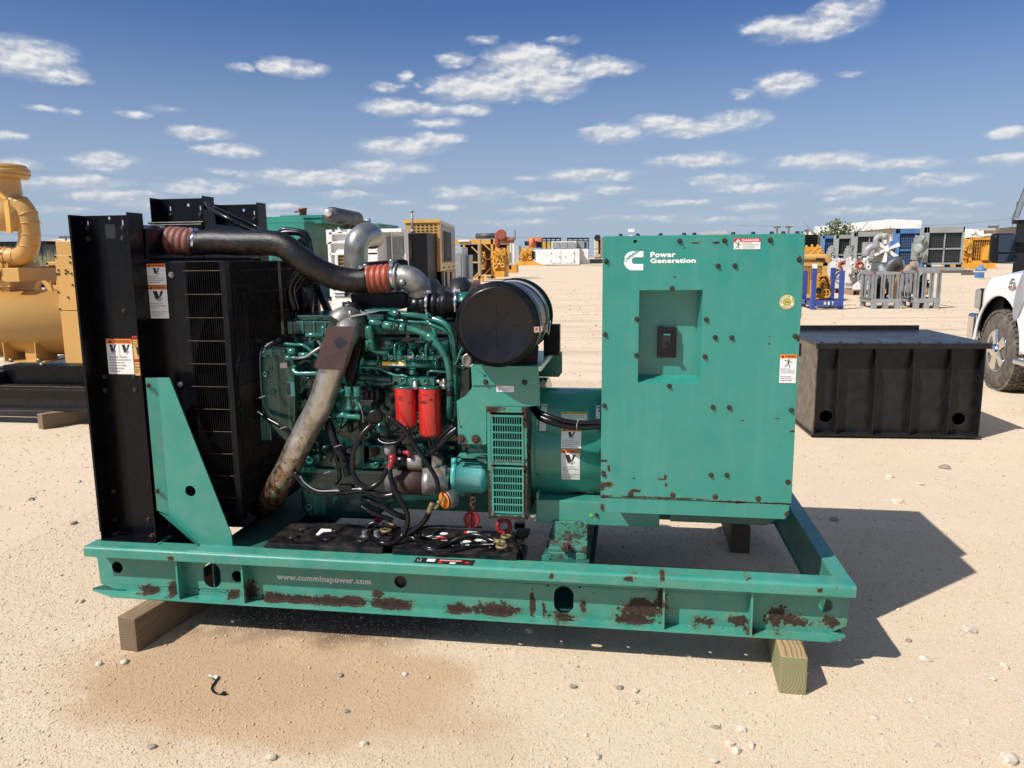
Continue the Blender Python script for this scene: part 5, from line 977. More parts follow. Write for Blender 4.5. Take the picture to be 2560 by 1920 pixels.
# two green couplings in the middle, sensor block behind
for x in (95, 195): b = MB().lathe(at('D', x, 1035, 2.97), (.02,0,-1), [(0,.013),(.004,.016),(.03,.016),(.034,.014),(.036,.017),(.042,.017),(.046,.010),(.085,.010),(.09,.016),(.10,.017)], 16); b.box(at('D',x-30,1040,2.97).x, at('D',x+40,1040,2.97).x, 2.955, 2.985, at('D',x,1060,2.97).z, at('D',x,1035,2.97).z); gp('sensor_lead', b, 'hgreen')
hose('fuel_hose', [('D',-30,1385,2.98),('D',30,1370,2.97),('D',80,1385,2.97),('D',180,1390,2.97),('D',240,1400,2.97)], .012, 'hgreen', 12)
hose('fuel_hose', [('D',250,1290,2.96),('D',200,1230,2.96),('D',175,1190,2.96)], .008, 'hgreen', 10)
b = MB(); a = at('C',1140,1080,3.06); c = at('D',420,1330,3.06); b.box(a.x, c.x, 3.06, 3.09, c.z, a.z); gp('control_module', b, 'hgreen', .006)
b = MB(); a = at('D',130,1190,3.05); c = at('D',425,1215,3.05); b.box(a.x, c.x, 3.045, 3.06, c.z, a.z); gp('module_tray', b, 'alu', .001)
for i, x in enumerate((300, 365, 430)): b = MB().lathe(at('D', x, 1060, 3.04), (0,0,-1), [(0,.004),(.02,.012),(.045,.012),(.05,.008)], 8); gp('module_plug', b, 'engd')
# starter motor, solenoid and cast nose
sY = 2.99
b = MB(); sa = at('F',290,610,sY); sb = at('F',960,610,sY); L = sb.x - sa.x; r_s = abs(at('F',500,480,sY).z - at('F',500,745,sY).z)/2; zc = (at('F',500,480,sY).z + at('F',500,745,sY).z)/2
b.lathe((sa.x, sY, zc), (1,0,0), [(0,r_s*.7),(.004,r_s*.92),(L*.20,r_s*.96),(L*.205,r_s*1.02)], 32); b.lathe((sa.x + L*.60, sY, zc), (1,0,0), [(0,r_s*1.04),(L*.10,r_s*1.04),(L*.12,r_s*.95),(L*.4,r_s*.8)], 32)
b.bar((sa.x+L*.6, sY, zc+r_s*.8), (sa.x+L*.95, sY, zc+r_s*.9), .06, .05); gp('starter_housing', b, 'alu')
b = MB().lathe((sa.x + L*.205, sY, zc), (1,0,0), [(0,r_s),(L*.395,r_s)], 32); gp('starter_motor', b, 'brown')
zs = at('F',560,400,sY).z; b = MB().lathe((sa.x + L*.36, sY, zs), (1,0,0), [(0,.034),(.005,.036),(.06,.036),(.062,.034)], 28); gp('starter_solenoid', b, 'alu'); b = MB().lathe((sa.x + L*.14, sY, zs), (1,0,0), [(0,.02),(.002,.031),(L*.22,.032)], 28); gp('solenoid_cap', b, 'plastic')
b = MB().xz([xzp('F',760,330,3.0), xzp('F',800,330,3.0), xzp('F',870,380,3.0), xzp('F',880,450,3.0), xzp('F',975,470,3.0), xzp('F',965,560,3.0), xzp('F',850,580,3.0), xzp('F',760,480,3.0)], 2.995, .06); gp('starter_bracket', b, 'alu', .006)
nz = (at('F',1150,410,2.96).z + at('F',1150,790,2.96).z)/2; nr = abs(at('F',1150,410,2.96).z - at('F',1150,790,2.96).z)/2; nx = at('F',965,600,2.96).x; nx1 = at('F',1345,600,2.96).x; nL = nx1 - nx
b = MB().lathe((nx, 3.02, nz), (1,0,0), [(0,nr*.6),(.001,nr*.97),(nL*.12,nr*.99),(nL*.13,nr*.9),(nL*.8,nr*.9),(nL*.92,nr*.78),(nL,nr*.5)], 36); b.lathe((nx, 3.0, nz-nr*.7), (1,0,0), [(0,.018),(.03,.018)], 12).lathe((nx, 2.99, nz+nr*.95), (1,0,0), [(0,.016),(.02,.016)], 12); gp('starter_nose', b, 'teal')
b = MB().lathe(at('F',310,260,2.97), (0,-.2,-1), [(-.02,.02),(0,.021),(.02,.018),(.03,.008)], 16); gp('oil_pressure_sender', b, 'galv')
# red boots and battery switch
b = MB().tube(tp([('F',350,365,2.93),('F',340,400,2.92),('F',325,440,2.915),('F',310,475,2.91)], 4), .013, 12).sphere(at('F',345,365,2.93), .019); gp('terminal_boot', b, 'boot')
b = MB().tube(tp([('F',470,300,2.96),('F',510,310,2.95),('F',530,340,2.95)], 4), .010, 10); gp('terminal_boot', b, 'boot')
dp = at('F',880,820,2.86); b = MB().lathe(dp + Vector((.035,.05,0)), Vector((-.75,-.95,-.05)), [(0,.030),(.002,.034),(.040,.036),(.044,.036)], 28); gp('switch_body', b, 'alu')
b = MB().lathe(dp + Vector((.003,.009,0)), Vector((-.75,-.95,-.05)), [(0,.034),(.002,.032),(.004,0)], 28); gp('switch_face', b, 'orange'); b = MB().bar(dp + Vector((-.03,-.01,-.028)), dp + Vector((.012,-.012,.022)), .012, .014, (0,1,0)); b.sphere(dp + Vector((-.012,-.014,-.002)), .010); gp('switch_stud', b, 'brass')
b = MB().tube(tp([('F',770,840,2.85),('F',745,900,2.85),('F',730,950,2.85)], 3), .010, 10); gp('cable_lug', b, 'brass')
hp = at('F',1185,1020,2.93); b = MB().lathe(hp + Vector((0,.01,0)), (0,-1,.1), [(0,.034),(.003,.036),(.012,.036),(.014,.030),(.008,.028)], 8, False); b.bar(hp + Vector((-.004,-.010,.03)), hp + Vector((-.004,-.010,-.03)), .010, .010, (0,1,0)); gp('loose_red_cover', b, 'boot', .002)
b = MB().tube(tp([('F',1200,790,2.97),('F',1185,850,2.95),('F',1188,930,2.94)], 4), .008, 8).lathe(at('F',1195,870,2.95), (0,0,-1), [(0,.013),(.03,.012),(.034,.008)], 10).torus(at('F',1205,805,2.95), (0,1,0), .010, .004, 14, 6); gp('hanging_stud', b, 'rbolt')

# small fasteners, clips and lines all over the block, too small to tell apart
q = random.Random(77); b = MB()
for i in range(150):
    x, z = q.uniform(-1.46, -.70), q.uniform(.62, 1.22); y = 3.10 if z < 1.08 else 3.135; r_0 = q.uniform(.005, .010); b.lathe((x, y, z), (0,-1,0), [(0,r_0*1.3),(.003,r_0*1.3),(.003,r_0),(.010,r_0*.9)], 6, False)
for i in range(40):
    x, z = q.uniform(-1.42, -.75), q.uniform(.66, 1.18); b.box(x, x+q.uniform(.01,.05), 3.09, 3.12, z, z+q.uniform(.006,.02))
o = gp('block_fasteners', b, 'hgreen'); o['kind'] = 'stuff'
b = MB()
for i in range(26):
    x, z = q.uniform(-1.42, -.80), q.uniform(.70, 1.15); P = [Vector((x, 3.07, z))]
    for j in range(4): P.append(P[-1] + Vector((q.uniform(-.02,.09), q.uniform(-.02,.01), q.uniform(-.06,.05))))
    b.tube(crm(P, 4), q.uniform(.0018, .0045), 6)
o = gp('small_lines', b, 'rubber'); o['kind'] = 'stuff'
b = MB()
for i in range(14): x = -1.45 + i*.052; b.box(x, x+.006, 3.122, 3.13, 1.208, 1.258)
for i in range(9): z = 1.215 + i*.005; b.box(-1.46, -.72, 3.126, 3.13, z, z+.0015)
gp('cover_ribs', b, 'hgreen')
# ---- batteries resting in the tray
BZ = .387
def battery(x0, x1, label_):
    y0, y1 = 2.795, 3.055; t = thing('battery', label_, 'battery', ((x0+x1)/2, (y0+y1)/2, .171), 'starting batteries on the skid'); q = lambda n, mb, m, bv=0.: obj(n, mb, m, t, bv)
    q('case', MB().box(x0+.006, x1-.006, y0+.005, y1-.005, .171, BZ-.028), 'batt', .006); q('lid', MB().box(x0, x1, y0, y1, BZ-.028, BZ), 'batt', .005)
    for i in range(3):
        for j in range(2):
            cx = x0 + .09 + i*.15; cy = y0 + .07 + j*.10; b = MB().lathe((cx, cy, BZ), (0,0,1), [(0,.022),(.007,.022),(.008,.018)], 20).bar((cx-.022, cy, BZ+.010), (cx+.022, cy, BZ+.010), .006, .006); q('vent_cap', b, 'batt'); q('lid_rib', MB().box(cx-.032, cx+.018, cy-.045, cy-.030, BZ, BZ+.004), 'blackm', .001)
    q('handle_lug', MB().box(x1, x1+.018, y0+.08, y1-.08, BZ-.06, BZ-.025), 'batt', .003); return t, y0, y1
b1, y0, y1 = battery(-1.462, -.965, 'black battery with a torn white sticker and round vent caps, nearer the radiator')
b2, y0, y1 = battery(-.925, -.425, 'black battery with red and white printed labels and thick cables on its posts')
def lidq(k, x, y): return on(k, x, y, BZ + .001)
def patch(parent, pts, m, name): b = MB(); b.add([lidq(*p) for p in pts], [tuple(range(len(pts)))]); return obj(name, b, m, parent)
patch(b1, [('E',935,1205),('E',1075,1212),('E',1050,1240),('E',960,1245),('E',900,1285),('E',872,1275)], 'label', 'torn_sticker')
b = MB(); 
for (k, x, y, c) in (('F',740,1195,0),('F',890,1165,0),('F',860,1210,3),('F',1265,1235,0),('F',1135,1250,0),('F',1072,1275,0)):
    p = lidq(k, x, y); n = 6 if c == 0 else 4; s_ = .016 if c == 0 else .02; b.k = c; b.add([(p.x + s_*math.cos(2*PI*i/n)*1.2, p.y + s_*math.sin(2*PI*i/n), p.z) for i in range(n)], [tuple(range(n))])
for (x0_, y0_, x1_, y1_, c) in ((790,1190,880,1200,0),(770,1215,850,1225,0),(860,1225,930,1240,0),(1290,1235,1350,1245,0),(1280,1250,1350,1262,0),(1120,1262,1160,1290,0)):
    a, c2, d2, e2 = lidq('F',x0_,y0_), lidq('F',x1_,y0_), lidq('F',x1_,y1_), lidq('F',x0_,y1_); b.k = c; b.add([a, c2, d2, e2], [(0,1,2,3)])
a, c2, d2, e2 = lidq('F',1110,1140), lidq('F',1215,1150), lidq('F',1190,1175), lidq('F',1085,1200); b.k = 3; b.add([a,c2,d2,e2], [(0,1,2,3)]); b.k = 0; b.add([v + Vector((.012,.004,.0004)) for v in (a,c2,d2,e2)], [(0,1,2,3)])
a, c2, d2, e2 = lidq('F',1265,1165), lidq('F',1395,1168), lidq('F',1380,1200), lidq('F',1300,1190); b.add([a,c2,d2,e2], [(0,1,2,3)]); obj('lid_print', b, LM, b2)
def post(parent, k, x, y): p = on(k, x, y, BZ); obj('terminal_post', MB().lathe(p, (0,0,1), [(0,.022),(.004,.022),(.006,.016),(.022,.013),(.028,.012)], 18), 'silenc', parent); return p
post(b2, 'F', 1505, 1300); post(b2, 'F', 1555, 1195); post(b1, 'F', 275, 1130); post(b1, 'F', 180, 1200); post(b1, 'F', 55, 1200)
# ---- battery cables and looms
def ht(k, x, y, z): p = on(k, x, y, z); return p
def cab(name, P, r, m='cable', rib=0): b = MB().tube(crm(P, 7), r, 10); return gp(name, b, m)
A_ = lambda k, x, y, Y: at(k, x, y, Y)
cab('battery_cable', [A_('E',1580,-20,2.95),A_('E',1480,40,2.93),A_('E',1370,180,2.91),A_('E',1300,360,2.90),A_('E',1300,540,2.90),A_('E',1360,670,2.89),A_('E',1470,735,2.89),A_('E',1580,690,2.90),A_('E',1660,590,2.91),A_('E',1700,500,2.92)], .0105)
cab('battery_cable', [A_('F',312,470,2.91),A_('F',335,600,2.89),A_('F',385,730,2.88),A_('F',450,850,2.87),A_('F',502,960,2.87),A_('F',500,1080,2.87),ht('F',450,1190,BZ+.03),ht('F',350,1262,BZ+.012),ht('F',230,1265,BZ+.012),ht('F',130,1210,BZ+.012),ht('F',78,1130,BZ+.02),ht('F',95,1075,BZ+.04),ht('F',160,1050,BZ+.05),ht('F',200,1060,BZ+.045)], .0105)
cab('battery_cable', [A_('D',560,1390,2.93),A_('F',420,10,2.92),A_('F',500,100,2.91),A_('F',590,240,2.90),A_('F',700,400,2.88),A_('F',780,520,2.87),A_('F',825,630,2.86),A_('F',832,740,2.85)], .0095)
cab('battery_cable', [A_('F',738,930,2.85),A_('F',700,1010,2.86),A_('F',630,1090,2.87),A_('F',540,1150,2.87),ht('F',500,1180,BZ+.03),ht('F',560,1210,BZ+.02),ht('F',610,1250,BZ+.012),ht('F',690,1310,BZ+.012),ht('F',800,1325,BZ+.012),ht('F',930,1275,BZ+.012),ht('F',1060,1215,BZ+.03),ht('F',1180,1180,BZ+.04),ht('F',1290,1190,BZ+.04),ht('F',1370,1225,BZ+.03),ht('F',1430,1250,BZ+.025)], .011)
cab('battery_cable', [ht('F',640,1270,BZ+.01),ht('F',700,1330,BZ+.01),ht('F',850,1345,BZ+.01),ht('F',1050,1330,BZ+.01),ht('F',1250,1290,BZ+.01),ht('F',1450,1280,BZ+.02)], .006)
cab('battery_cable', [ht('F',560,1170,BZ+.03),ht('F',650,1110,BZ+.02),ht('F',760,1085,BZ+.012),ht('F',1000,1090,BZ+.012),ht('F',1300,1098,BZ+.012)], .0045)
b = MB(); 
for q in (ht('F',1430,1245,BZ+.03), ht('F',1480,1250,BZ+.03), ht('F',250,1070,BZ+.03), ht('F',310,1075,BZ+.03)): b.lathe(q, (1,-.3,0), [(0,.010),(.03,.009)], 10)
b.torus(on('F',1505,1300,BZ+.022), (0,0,1), .019, .006, 16, 6).torus(on('F',275,1130,BZ+.02), (0,0,1), .02, .007, 16, 6).torus(on('F',1555,1195,BZ+.022), (0,0,1), .018, .006, 16, 6); gp('terminal_clamp', b, 'brass')
b = MB().torus(ht('F',1530,1090,BZ+.05), (.2,-1,.2), .026, .009, 18, 8); b.tube(crm([ht('F',1470,1110,BZ+.02), ht('F',1450,1080,BZ+.04), ht('F',1490,1040,BZ+.05)], 4), .006, 8); gp('terminal_boot', b, 'boot')
b = MB().tube(crm([ht('F',290,990,BZ+.05), ht('F',220,1010,BZ+.05), ht('F',165,1040,BZ+.045)], 4), [.008]*4+[.012]*5, 10); gp('terminal_boot', b, 'boot')
b = MB().lathe(on('F',1700,1110,BZ-.03), (0,0,1), [(0,.03),(.03,.03)], 4); b.box(-.46, -.405, 2.97, 3.05, BZ, BZ+.018); gp('post_cover', b, 'batt', .004)
cab('earth_wire', [ht('F',1520,1280,BZ+.03),ht('F',1580,1290,BZ+.02),ht('F',1650,1300,.40),A_('F',1730,1265,2.92),A_('F',1790,1205,2.92),A_('F',1850,1190,2.92),A_('F',1950,1205,2.92),A_('F',2060,1250,2.91),on('F',2180,1320,.40)], .0016, 'brown')
cab('earth_wire', [ht('F',1660,1290,BZ),A_('F',1700,1300,2.83),A_('F',1740,1380,2.82),A_('F',1745,1440,2.81)], .003)
cab('wiring_loom', [A_('C',330,560,3.02),A_('C',260,590,2.98),A_('C',235,700,2.96),A_('C',240,900,2.95),A_('C',255,1150,2.95),A_('C',300,1290,2.95),A_('C',400,1420,2.94),A_('E',480,20,2.94),A_('E',560,60,2.94)], .0045, 'engd')
cab('wiring_loom', [A_('C',200,1330,3.0),A_('C',330,1420,2.98),A_('C',470,1500,2.96),A_('C',560,1560,2.95),A_('E',600,160,2.96)], .010)
cab('wiring_loom', [A_('C',520,480,3.06),A_('C',430,520,3.02),A_('C',350,560,2.99),A_('C',290,600,2.98)], [.017]*8+[.012]*8+[.010]*6, 'rubber')
cab('wiring_loom', [A_('E',640,560,2.93),A_('E',700,660,2.92),A_('E',780,740,2.91),A_('E',890,780,2.91),A_('E',1040,790,2.91),A_('E',1200,780,2.91),A_('E',1400,760,2.90),A_('E',1520,790,2.90),A_('E',1660,830,2.90),A_('E',1780,815,2.90)], .013)
cab('wiring_loom', [A_('E',690,600,2.90),A_('E',760,690,2.90),A_('E',900,768,2.895),A_('E',1100,765,2.895),A_('E',1300,750,2.895),A_('E',1420,735,2.895)], .0026, 'galv')
cab('wiring_loom', [A_('E',1020,-20,3.0),A_('E',1050,80,2.98),A_('E',1090,220,2.96),A_('E',1160,340,2.95),A_('E',1220,460,2.94),A_('E',1250,600,2.93)], .018)
cab('wiring_loom', [A_('E',1090,250,2.95),A_('E',1120,420,2.96),A_('E',1150,600,2.96),A_('E',1100,690,2.95)], .009)
cab('wiring_loom', [A_('E',1410,850,2.93),A_('E',1520,900,2.92),A_('E',1660,960,2.92),A_('E',1800,1040,2.92),A_('E',1940,1090,2.94)], .012); cab('wiring_loom', [A_('E',1400,950,2.93),A_('E',1500,1010,2.92),A_('E',1620,1060,2.92),A_('E',1760,1110,2.93)], .010)
cab('wiring_loom', [A_('F',180,100,2.97),A_('F',210,180,2.95),A_('F',290,210,2.94),A_('F',390,195,2.94),A_('F',470,130,2.94),A_('F',520,40,2.95)], .008)
cab('oil_drain_hose', [A_('F',1040,40,2.97),A_('F',930,130,2.96),A_('F',830,240,2.96),A_('F',740,310,2.97)], .013); cab('oil_drain_hose', [A_('F',1000,20,2.98),A_('F',880,110,2.98),A_('F',790,230,2.98),A_('F',720,300,2.99)], .008)
cab('breather_pipe', [A_('F',720,140,3.0),A_('F',740,200,3.0),A_('F',760,280,3.0)], .009)
b = MB().box(*sorted((A_('E',1130,640,2.9).x, A_('E',1290,640,2.9).x)), 2.89, 2.93, A_('E',0,720,2.9).z, A_('E',0,660,2.9).z); b.bar(A_('E',1150,430,2.93), A_('E',1230,480,2.93), .03, .03); gp('junction_block', b, 'rubber', .004)
b = MB().lathe(A_('D',415,1375,2.95), (.15,-1,0), [(0,.030),(.006,.032),(.03,.030),(.034,.022),(.036,.0)], 24); gp('oil_cap', b, 'rubber')
b = MB().lathe(A_('F',230,40,3.0), (.45,-.3,-1), [(-.03,.026),(0,.026),(.035,.028),(.04,.024)], 20); gp('dipstick_tube', b, 'egreen')
for q in (('C',260,1165),('C',500,1520),('E',1130,255),('E',1010,560),('E',905,780),('C',345,545)):
    p = at(*q, 2.93); b = MB().bar(p - Vector((.016,0,.004)), p + Vector((.012,0,.006)), .0018, .003); gp('zip_tie', b, 'prnt2')
hose('zip_tie', [('D',215,1230,2.93),('D',240,1290,2.92),('D',262,1370,2.92),('D',265,1460,2.92)], .0014, 'prnt2', 6)
# upper hoses and electric looms by the radiator top
cab('wiring_loom', [A_('A',1400,185,3.3),A_('A',1440,240,3.25),A_('A',1600,330,3.2),A_('A',1750,410,3.2),A_('A',1900,465,3.2),A_('T',520,800,3.2),A_('T',690,860,3.2)], .010)
cab('wiring_loom', [A_('A',1400,230,3.35),A_('A',1500,235,3.35),A_('A',1700,330,3.35),A_('A',1900,420,3.35),A_('T',400,780,3.3),A_('T',600,800,3.3),A_('T',750,810,3.3)], .008)
for i, (dy, r_0) in enumerate(((0,.013),(28,.010),(55,.011))):
    cab('wiring_loom', [A_('T',660,860-dy*.3,3.25),A_('T',780,810-dy,3.25),A_('T',930,800-dy*.7,3.25),A_('T',1080,815-dy*.6,3.25),A_('T',1180,880-dy,3.25),A_('T',1250,1010-dy,3.25),A_('T',1280,1150,3.25),A_('T',1290,1350,3.26),A_('R',1700,500,3.28),A_('R',1720,760,3.3)], r_0)
cab('wiring_loom', [A_('T',1080,920,3.22),A_('T',1180,980,3.22),A_('T',1200,1120,3.22),A_('T',1220,1280,3.22),A_('R',1690,420,3.24),A_('R',1740,700,3.26)], .019); cab('wiring_loom', [A_('T',700,900,3.2),A_('T',780,990,3.2),A_('T',900,1020,3.2),A_('T',960,1080,3.2),A_('T',1060,1110,3.2)], .008)
b = MB(); b.bar(A_('L',650,830,3.5), A_('L',800,1180,3.5), .035, .03); gp('radiator_stay', b, 'black', .003)
b = MB(); b.tube([A_('L',560,880,3.45), A_('L',540,1190,3.45)], .036, 18).lathe(A_('L',560,1130,3.45), (0,0,-1), [(0,.04),(.012,.042),(.02,.04)], 18).lathe(A_('L',560,1160,3.45), (0,0,-1), [(0,.04),(.012,.042),(.02,.04)], 18); gp('upper_coolant_hose', b, 'rubber')
# ================================================================== the yard behind
def pr(k, x0, y0, x1, y1, Y):                            # the rectangle seen there at distance Y: x0, x1, z0, z1
    a = at(k, (x0+x1)/2, y0, Y); c = at(k, (x0+x1)/2, y1, Y); return at(k, x0, (y0+y1)/2, Y).x, at(k, x1, (y0+y1)/2, Y).x, c.z, a.z
def pbox(mb, k, x0, y0, x1, y1, Y, d, y_=0.): a = pr(k, x0, y0, x1, y1, Y); return mb.box(a[0], a[1], Y + y_, Y + y_ + d, a[2], a[3])
def TH(name, label_, cat, x, Y, group=None): return thing(name, label_, cat, (x, Y, 0), group)
def part(t, n, mb, m, bv=0., **k): return obj(n, mb, m, t, bv, **k)
def engine(t, x0, x1, z0, z1, Y, m, seed, d=1., fan=False, metal='alu'):
    q = random.Random(seed); W, H = x1-x0, z1-z0; b = MB()
    b.box(x0+W*.1, x1-W*.1, Y+d*.2, Y+d*.9, z0+H*.15, z0+H*.7)
    for i in range(6): b.box(x0+W*(.12+.13*i), x0+W*(.20+.13*i), Y+d*.14, Y+d*.2, z0+H*.3, z0+H*(.5+q.random()*.15))
    part(t, 'engine_block', b, m, .01*H)
    b = MB().box(x0+W*.15, x1-W*.15, Y+d*.3, Y+d*.8, z0+H*.7, z0+H*.86)
    for i in range(4): b.cyl((x0+W*(.22+.18*i), Y+d*.5, z0+H*.86), (x0+W*(.22+.18*i), Y+d*.5, z0+H*(.9+.08*q.random())), H*.05, 10)
    part(t, 'cylinder_head', b, m, .01*H)
    for i in range(3):
        cx, cz, r = x0+W*(.22+.27*i+q.uniform(-.05,.05)), z0+H*q.uniform(.3,.62), H*q.uniform(.07,.13); b = MB().lathe((cx, Y+d*.12, cz), (0,-1,0), [(0,r),(.02*H,r*1.02),(.03*H,r*.8),(.04*H,r*.8),(.05*H,r),(.07*H,r),(.07*H,r*.55),(.02*H,r*.3)], 20); part(t, 'pulley', b, metal if i != 1 else m)
    for i in range(5):
        a = Vector((x0+W*q.uniform(.1,.9), Y+d*.1, z0+H*q.uniform(.3,.9))); c = Vector((x0+W*q.uniform(.1,.9), Y+d*.1, z0+H*q.uniform(.3,.9))); mdl = (a+c)/2 + Vector((0,-d*.1,H*.15)); b = MB().tube(crm([a, mdl, c], 6), H*q.uniform(.015,.04), 8); part(t, 'pipe', b, m if i % 2 else metal)
    b = MB().box(x0+W*.2, x1-W*.2, Y+d*.25, Y+d*.8, z0, z0+H*.15); part(t, 'oil_pan', b, m, .01*H)
    if fan:
        c = Vector((x0+W*.5, Y, z0+H*.55)); b = MB().lathe(c, (0,-1,0), [(0,H*.08),(.03,H*.08)], 14)
        for k in range(6): a = PI/3*k+.3; e = Vector((math.cos(a),0,math.sin(a))); f = Vector((-math.sin(a),0,math.cos(a))); b.hexa([c+e*H*.06-f*H*.04, c+e*H*.06+f*H*.04, c+e*H*.38+f*H*.07, c+e*H*.38-f*H*.07] + [v+Vector((0,.03,0)) for v in (c+e*H*.06-f*H*.04, c+e*H*.06+f*H*.04, c+e*H*.38+f*H*.07, c+e*H*.38-f*H*.07)])
        part(t, 'cooling_fan', b, metal)
def pallet(k, x0, x1, yb, Y, label_, group, h=.14, d=1.):
    a, c = at(k, x0, yb, Y).x, at(k, x1, yb, Y).x; t = TH('pallet', label_, 'pallet', (a+c)/2, Y, group); z0 = 0
    for i in range(3): part(t, 'bearer', MB().box(a + (c-a)*(.42*i), a + (c-a)*(.42*i+.14), Y, Y+d, 0, h*.75), 'woodp')
    for i in range(5): part(t, 'deck_board', MB().box(a, c, Y + d*(.2*i), Y + d*(.2*i+.16), h*.75, h), 'woodp')
    return t, h
# ---- yellow generator on the left
YL = 6.36
t = TH('yellow_generator', 'yellow generator with large intake elbow on a black steel skid', 'generator', -5.8, YL+.5)
z0, z1 = .14, .352; xr = at('K3',968,330,YL).x
b = MB().box(-9, xr, YL, YL+.12, z1-.02, z1).box(-9, xr, YL, YL+.12, z0, z0+.02).box(-9, xr, YL+.06, YL+.075, z0, z1); part(t, 'skid_rail', b, 'tank', .003)
b = MB().box(-9, xr+.3, YL+1.3, YL+1.42, z0, z1); part(t, 'skid_rail', b, 'tank'); b = MB().box(xr-.02, xr, YL+.01, YL+1.3, z0, z1); part(t, 'skid_end', b, 'tank')
a = pr('K3', 90, 55, 960, 300, YL+.3); b = MB().box(a[0], a[1]+.6, YL+.25, YL+1.2, z1, a[3]); part(t, 'subframe', b, 'black'); b = MB().box(-9, a[0]+.02, YL+.14, YL+.35, z1, a[3]-.06); part(t, 'subframe_beam', b, 'tank')
ac = (6.95, .93, .325); b = MB().lathe((-6.5, ac[0], ac[1]), (1,0,0), [(0,.2),(0,.355),(.03,.36),(.28,.36),(.30,ac[2]),(1.4,ac[2]),(1.4,.2)], 64); part(t, 'alternator_body', b, 'yellow')
c = at('K2', 320, 1000, 6.9); b = MB().plate([(c.x-.12,c.z-.05),(c.x+.12,c.z-.05),(c.x+.085,c.z+.07),(c.x+.03,c.z+.11),(c.x-.05,c.z+.11),(c.x-.09,c.z+.06)], [circ(c.x-.01, c.z+.05, .032, 14)], lambda u, v, w_: (u, 6.88+w_, v), .03); part(t, 'lifting_eye', b, 'yellow', .003)
a = pr('K2', 25, 1400, 350, 1505, 6.62); b = MB().box(a[0], a[1]-.05, 6.62, 6.95, a[2], a[2]+.012).box(a[0], a[0]+.012, 6.62, 6.9, a[2], a[3]+.05).box(a[1]-.15, a[1]-.138, 6.62, 6.9, a[2], a[3]+.05).box(a[0]+.25*(a[1]-a[0]), a[1]-.2, 6.75, 6.76, a[2], a[3]); part(t, 'mounting_foot', b, 'yellow', .002)
for q in (80, 280, 300): bb = MB().lathe(at('K2', q, 1500 if q < 290 else 1530, 6.62), (0,0,1), [(0,.02),(.03,.02)], 6); part(t, 'bolt', bb, 'steel')
a = pr('K2', 392, 735, 600, 1135, 6.60); a2 = pr('K2', 440, 1135, 700, 1510, 6.60); xm = at('K2', 388, 732, 6.60).x
b = MB().box(xm, xm+.5, 6.60, 7.3, a[2]+.003, a[3]); part(t, 'control_cabinet', b, 'yellow', .004); b = MB().box(xm, xm+.5, 6.60, 7.3, at('K2',500,1510,6.6).z, a[2]-.003); part(t, 'terminal_box', b, 'yellow', .004)
for q in ((395,748),(500,748),(502,790),(418,845),(405,872),(421,872),(470,846),(485,857),(470,870),(511,870),(519,950),(418,1002),(488,1040),(430,1124),(560,1126)): p = at('K2', *q, 6.598); part(t, 'screw', MB().lathe(p, (0,-1,0), [(0,.011),(.008,.009)], 6), 'rbolt')
r_ = .088
b = MB().tube([at('K2',*q,6.9) for q in ((120,330),)] + tp([('K2',120,350,6.9),('K2',185,440,6.9),('K2',208,560,6.9),('K2',206,660,6.9),('K2',170,730,6.9),('K2',90,752,6.9),('K2',-60,745,6.9)], 6), .098, 28); part(t, 'intake_elbow', b, 'yellow')
for q, d in (((195,455),(.5,0,-1)),((207,510),(.1,0,-1)),((208,590),(0,0,-1)),((204,670),(-.1,0,-1)),((130,748),(-1,0,0)),((70,752),(-1,0,0)),((40,750),(-1,0,0))): part(t, 'hose_band', MB().torus(at('K2',*q,6.9), d, .099, .006, 32, 6), 'yellow')
fc_ = at('K2', 30, 150, 6.9); zA = at('K2',20,570,6.9).z; zB = at('K2',20,92,6.9).z; kk = (zB-zA)/478; b = MB().lathe((fc_.x-.02, 6.9, zA), (0,0,1), [((570-y_)*kk, r__*kk*.93) for y_, r__ in ((570,60),(566,130),(540,165),(480,182),(430,178),(380,140),(350,125),(200,118),(175,122),(174,30))], 48)
b.lathe((fc_.x-.02, 6.9, zA), (0,0,1), [((570-y_)*kk, r__*kk*.93) for y_, r__ in ((188,120),(188,176),(160,190))], 48).lathe((fc_.x-.02, 6.9, zA), (0,0,1), [((570-y_)*kk, r__*kk*.93) for y_, r__ in ((160,192),(130,192))], 48).lathe((fc_.x-.02, 6.9, zA), (0,0,1), [((570-y_)*kk, r__*kk*.93) for y_, r__ in ((130,192),(105,172),(95,165),(92,150),(92,10))], 48)
part(t, 'intake_housing', b, 'yellow'); b = MB().bar(at('K2',45,340,6.65), at('K2',70,580,6.65), .05, .02, (0,1,0)).bar(at('K2',-40,270,6.65), at('K2',45,340,6.65), .03, .02, (0,1,0)); part(t, 'housing_strap', b, 'yel2')
engine(t, at('K2',-150,800,6.9).x, at('K2',130,800,6.9).x, 1.22, 1.66, 6.7, 'yellow', 11, .6, metal='yel2')
a = pr('K2', 20, 830, 135, 930, 6.7); b = MB().box(a[0], a[1], 6.7, 7.2, a[2], a[3]); part(t, 'junction_box', b, 'yellow', .006)
a = pr('K2', 130, 820, 225, 910, 7.6); b = MB().box(a[0], a[1], 7.6, 8.2, a[2], a[3]); part(t, 'side_panel', b, 'brown'); a = pr('K2', 130, 925, 205, 975, 7.3); b = MB().box(a[0], a[1], 7.3, 7.6, a[2], a[3]); part(t, 'dark_bracket', b, 'dark')
tt = timber(('K3',425,756), ('K3',520,760), .56, .0, 'woodo', 'grey brown timber block under the black skid of the yellow generator', None)
bpy.data.objects.remove(tt); a = on('K3', 425, 757); c = on('K3', 520, 762)
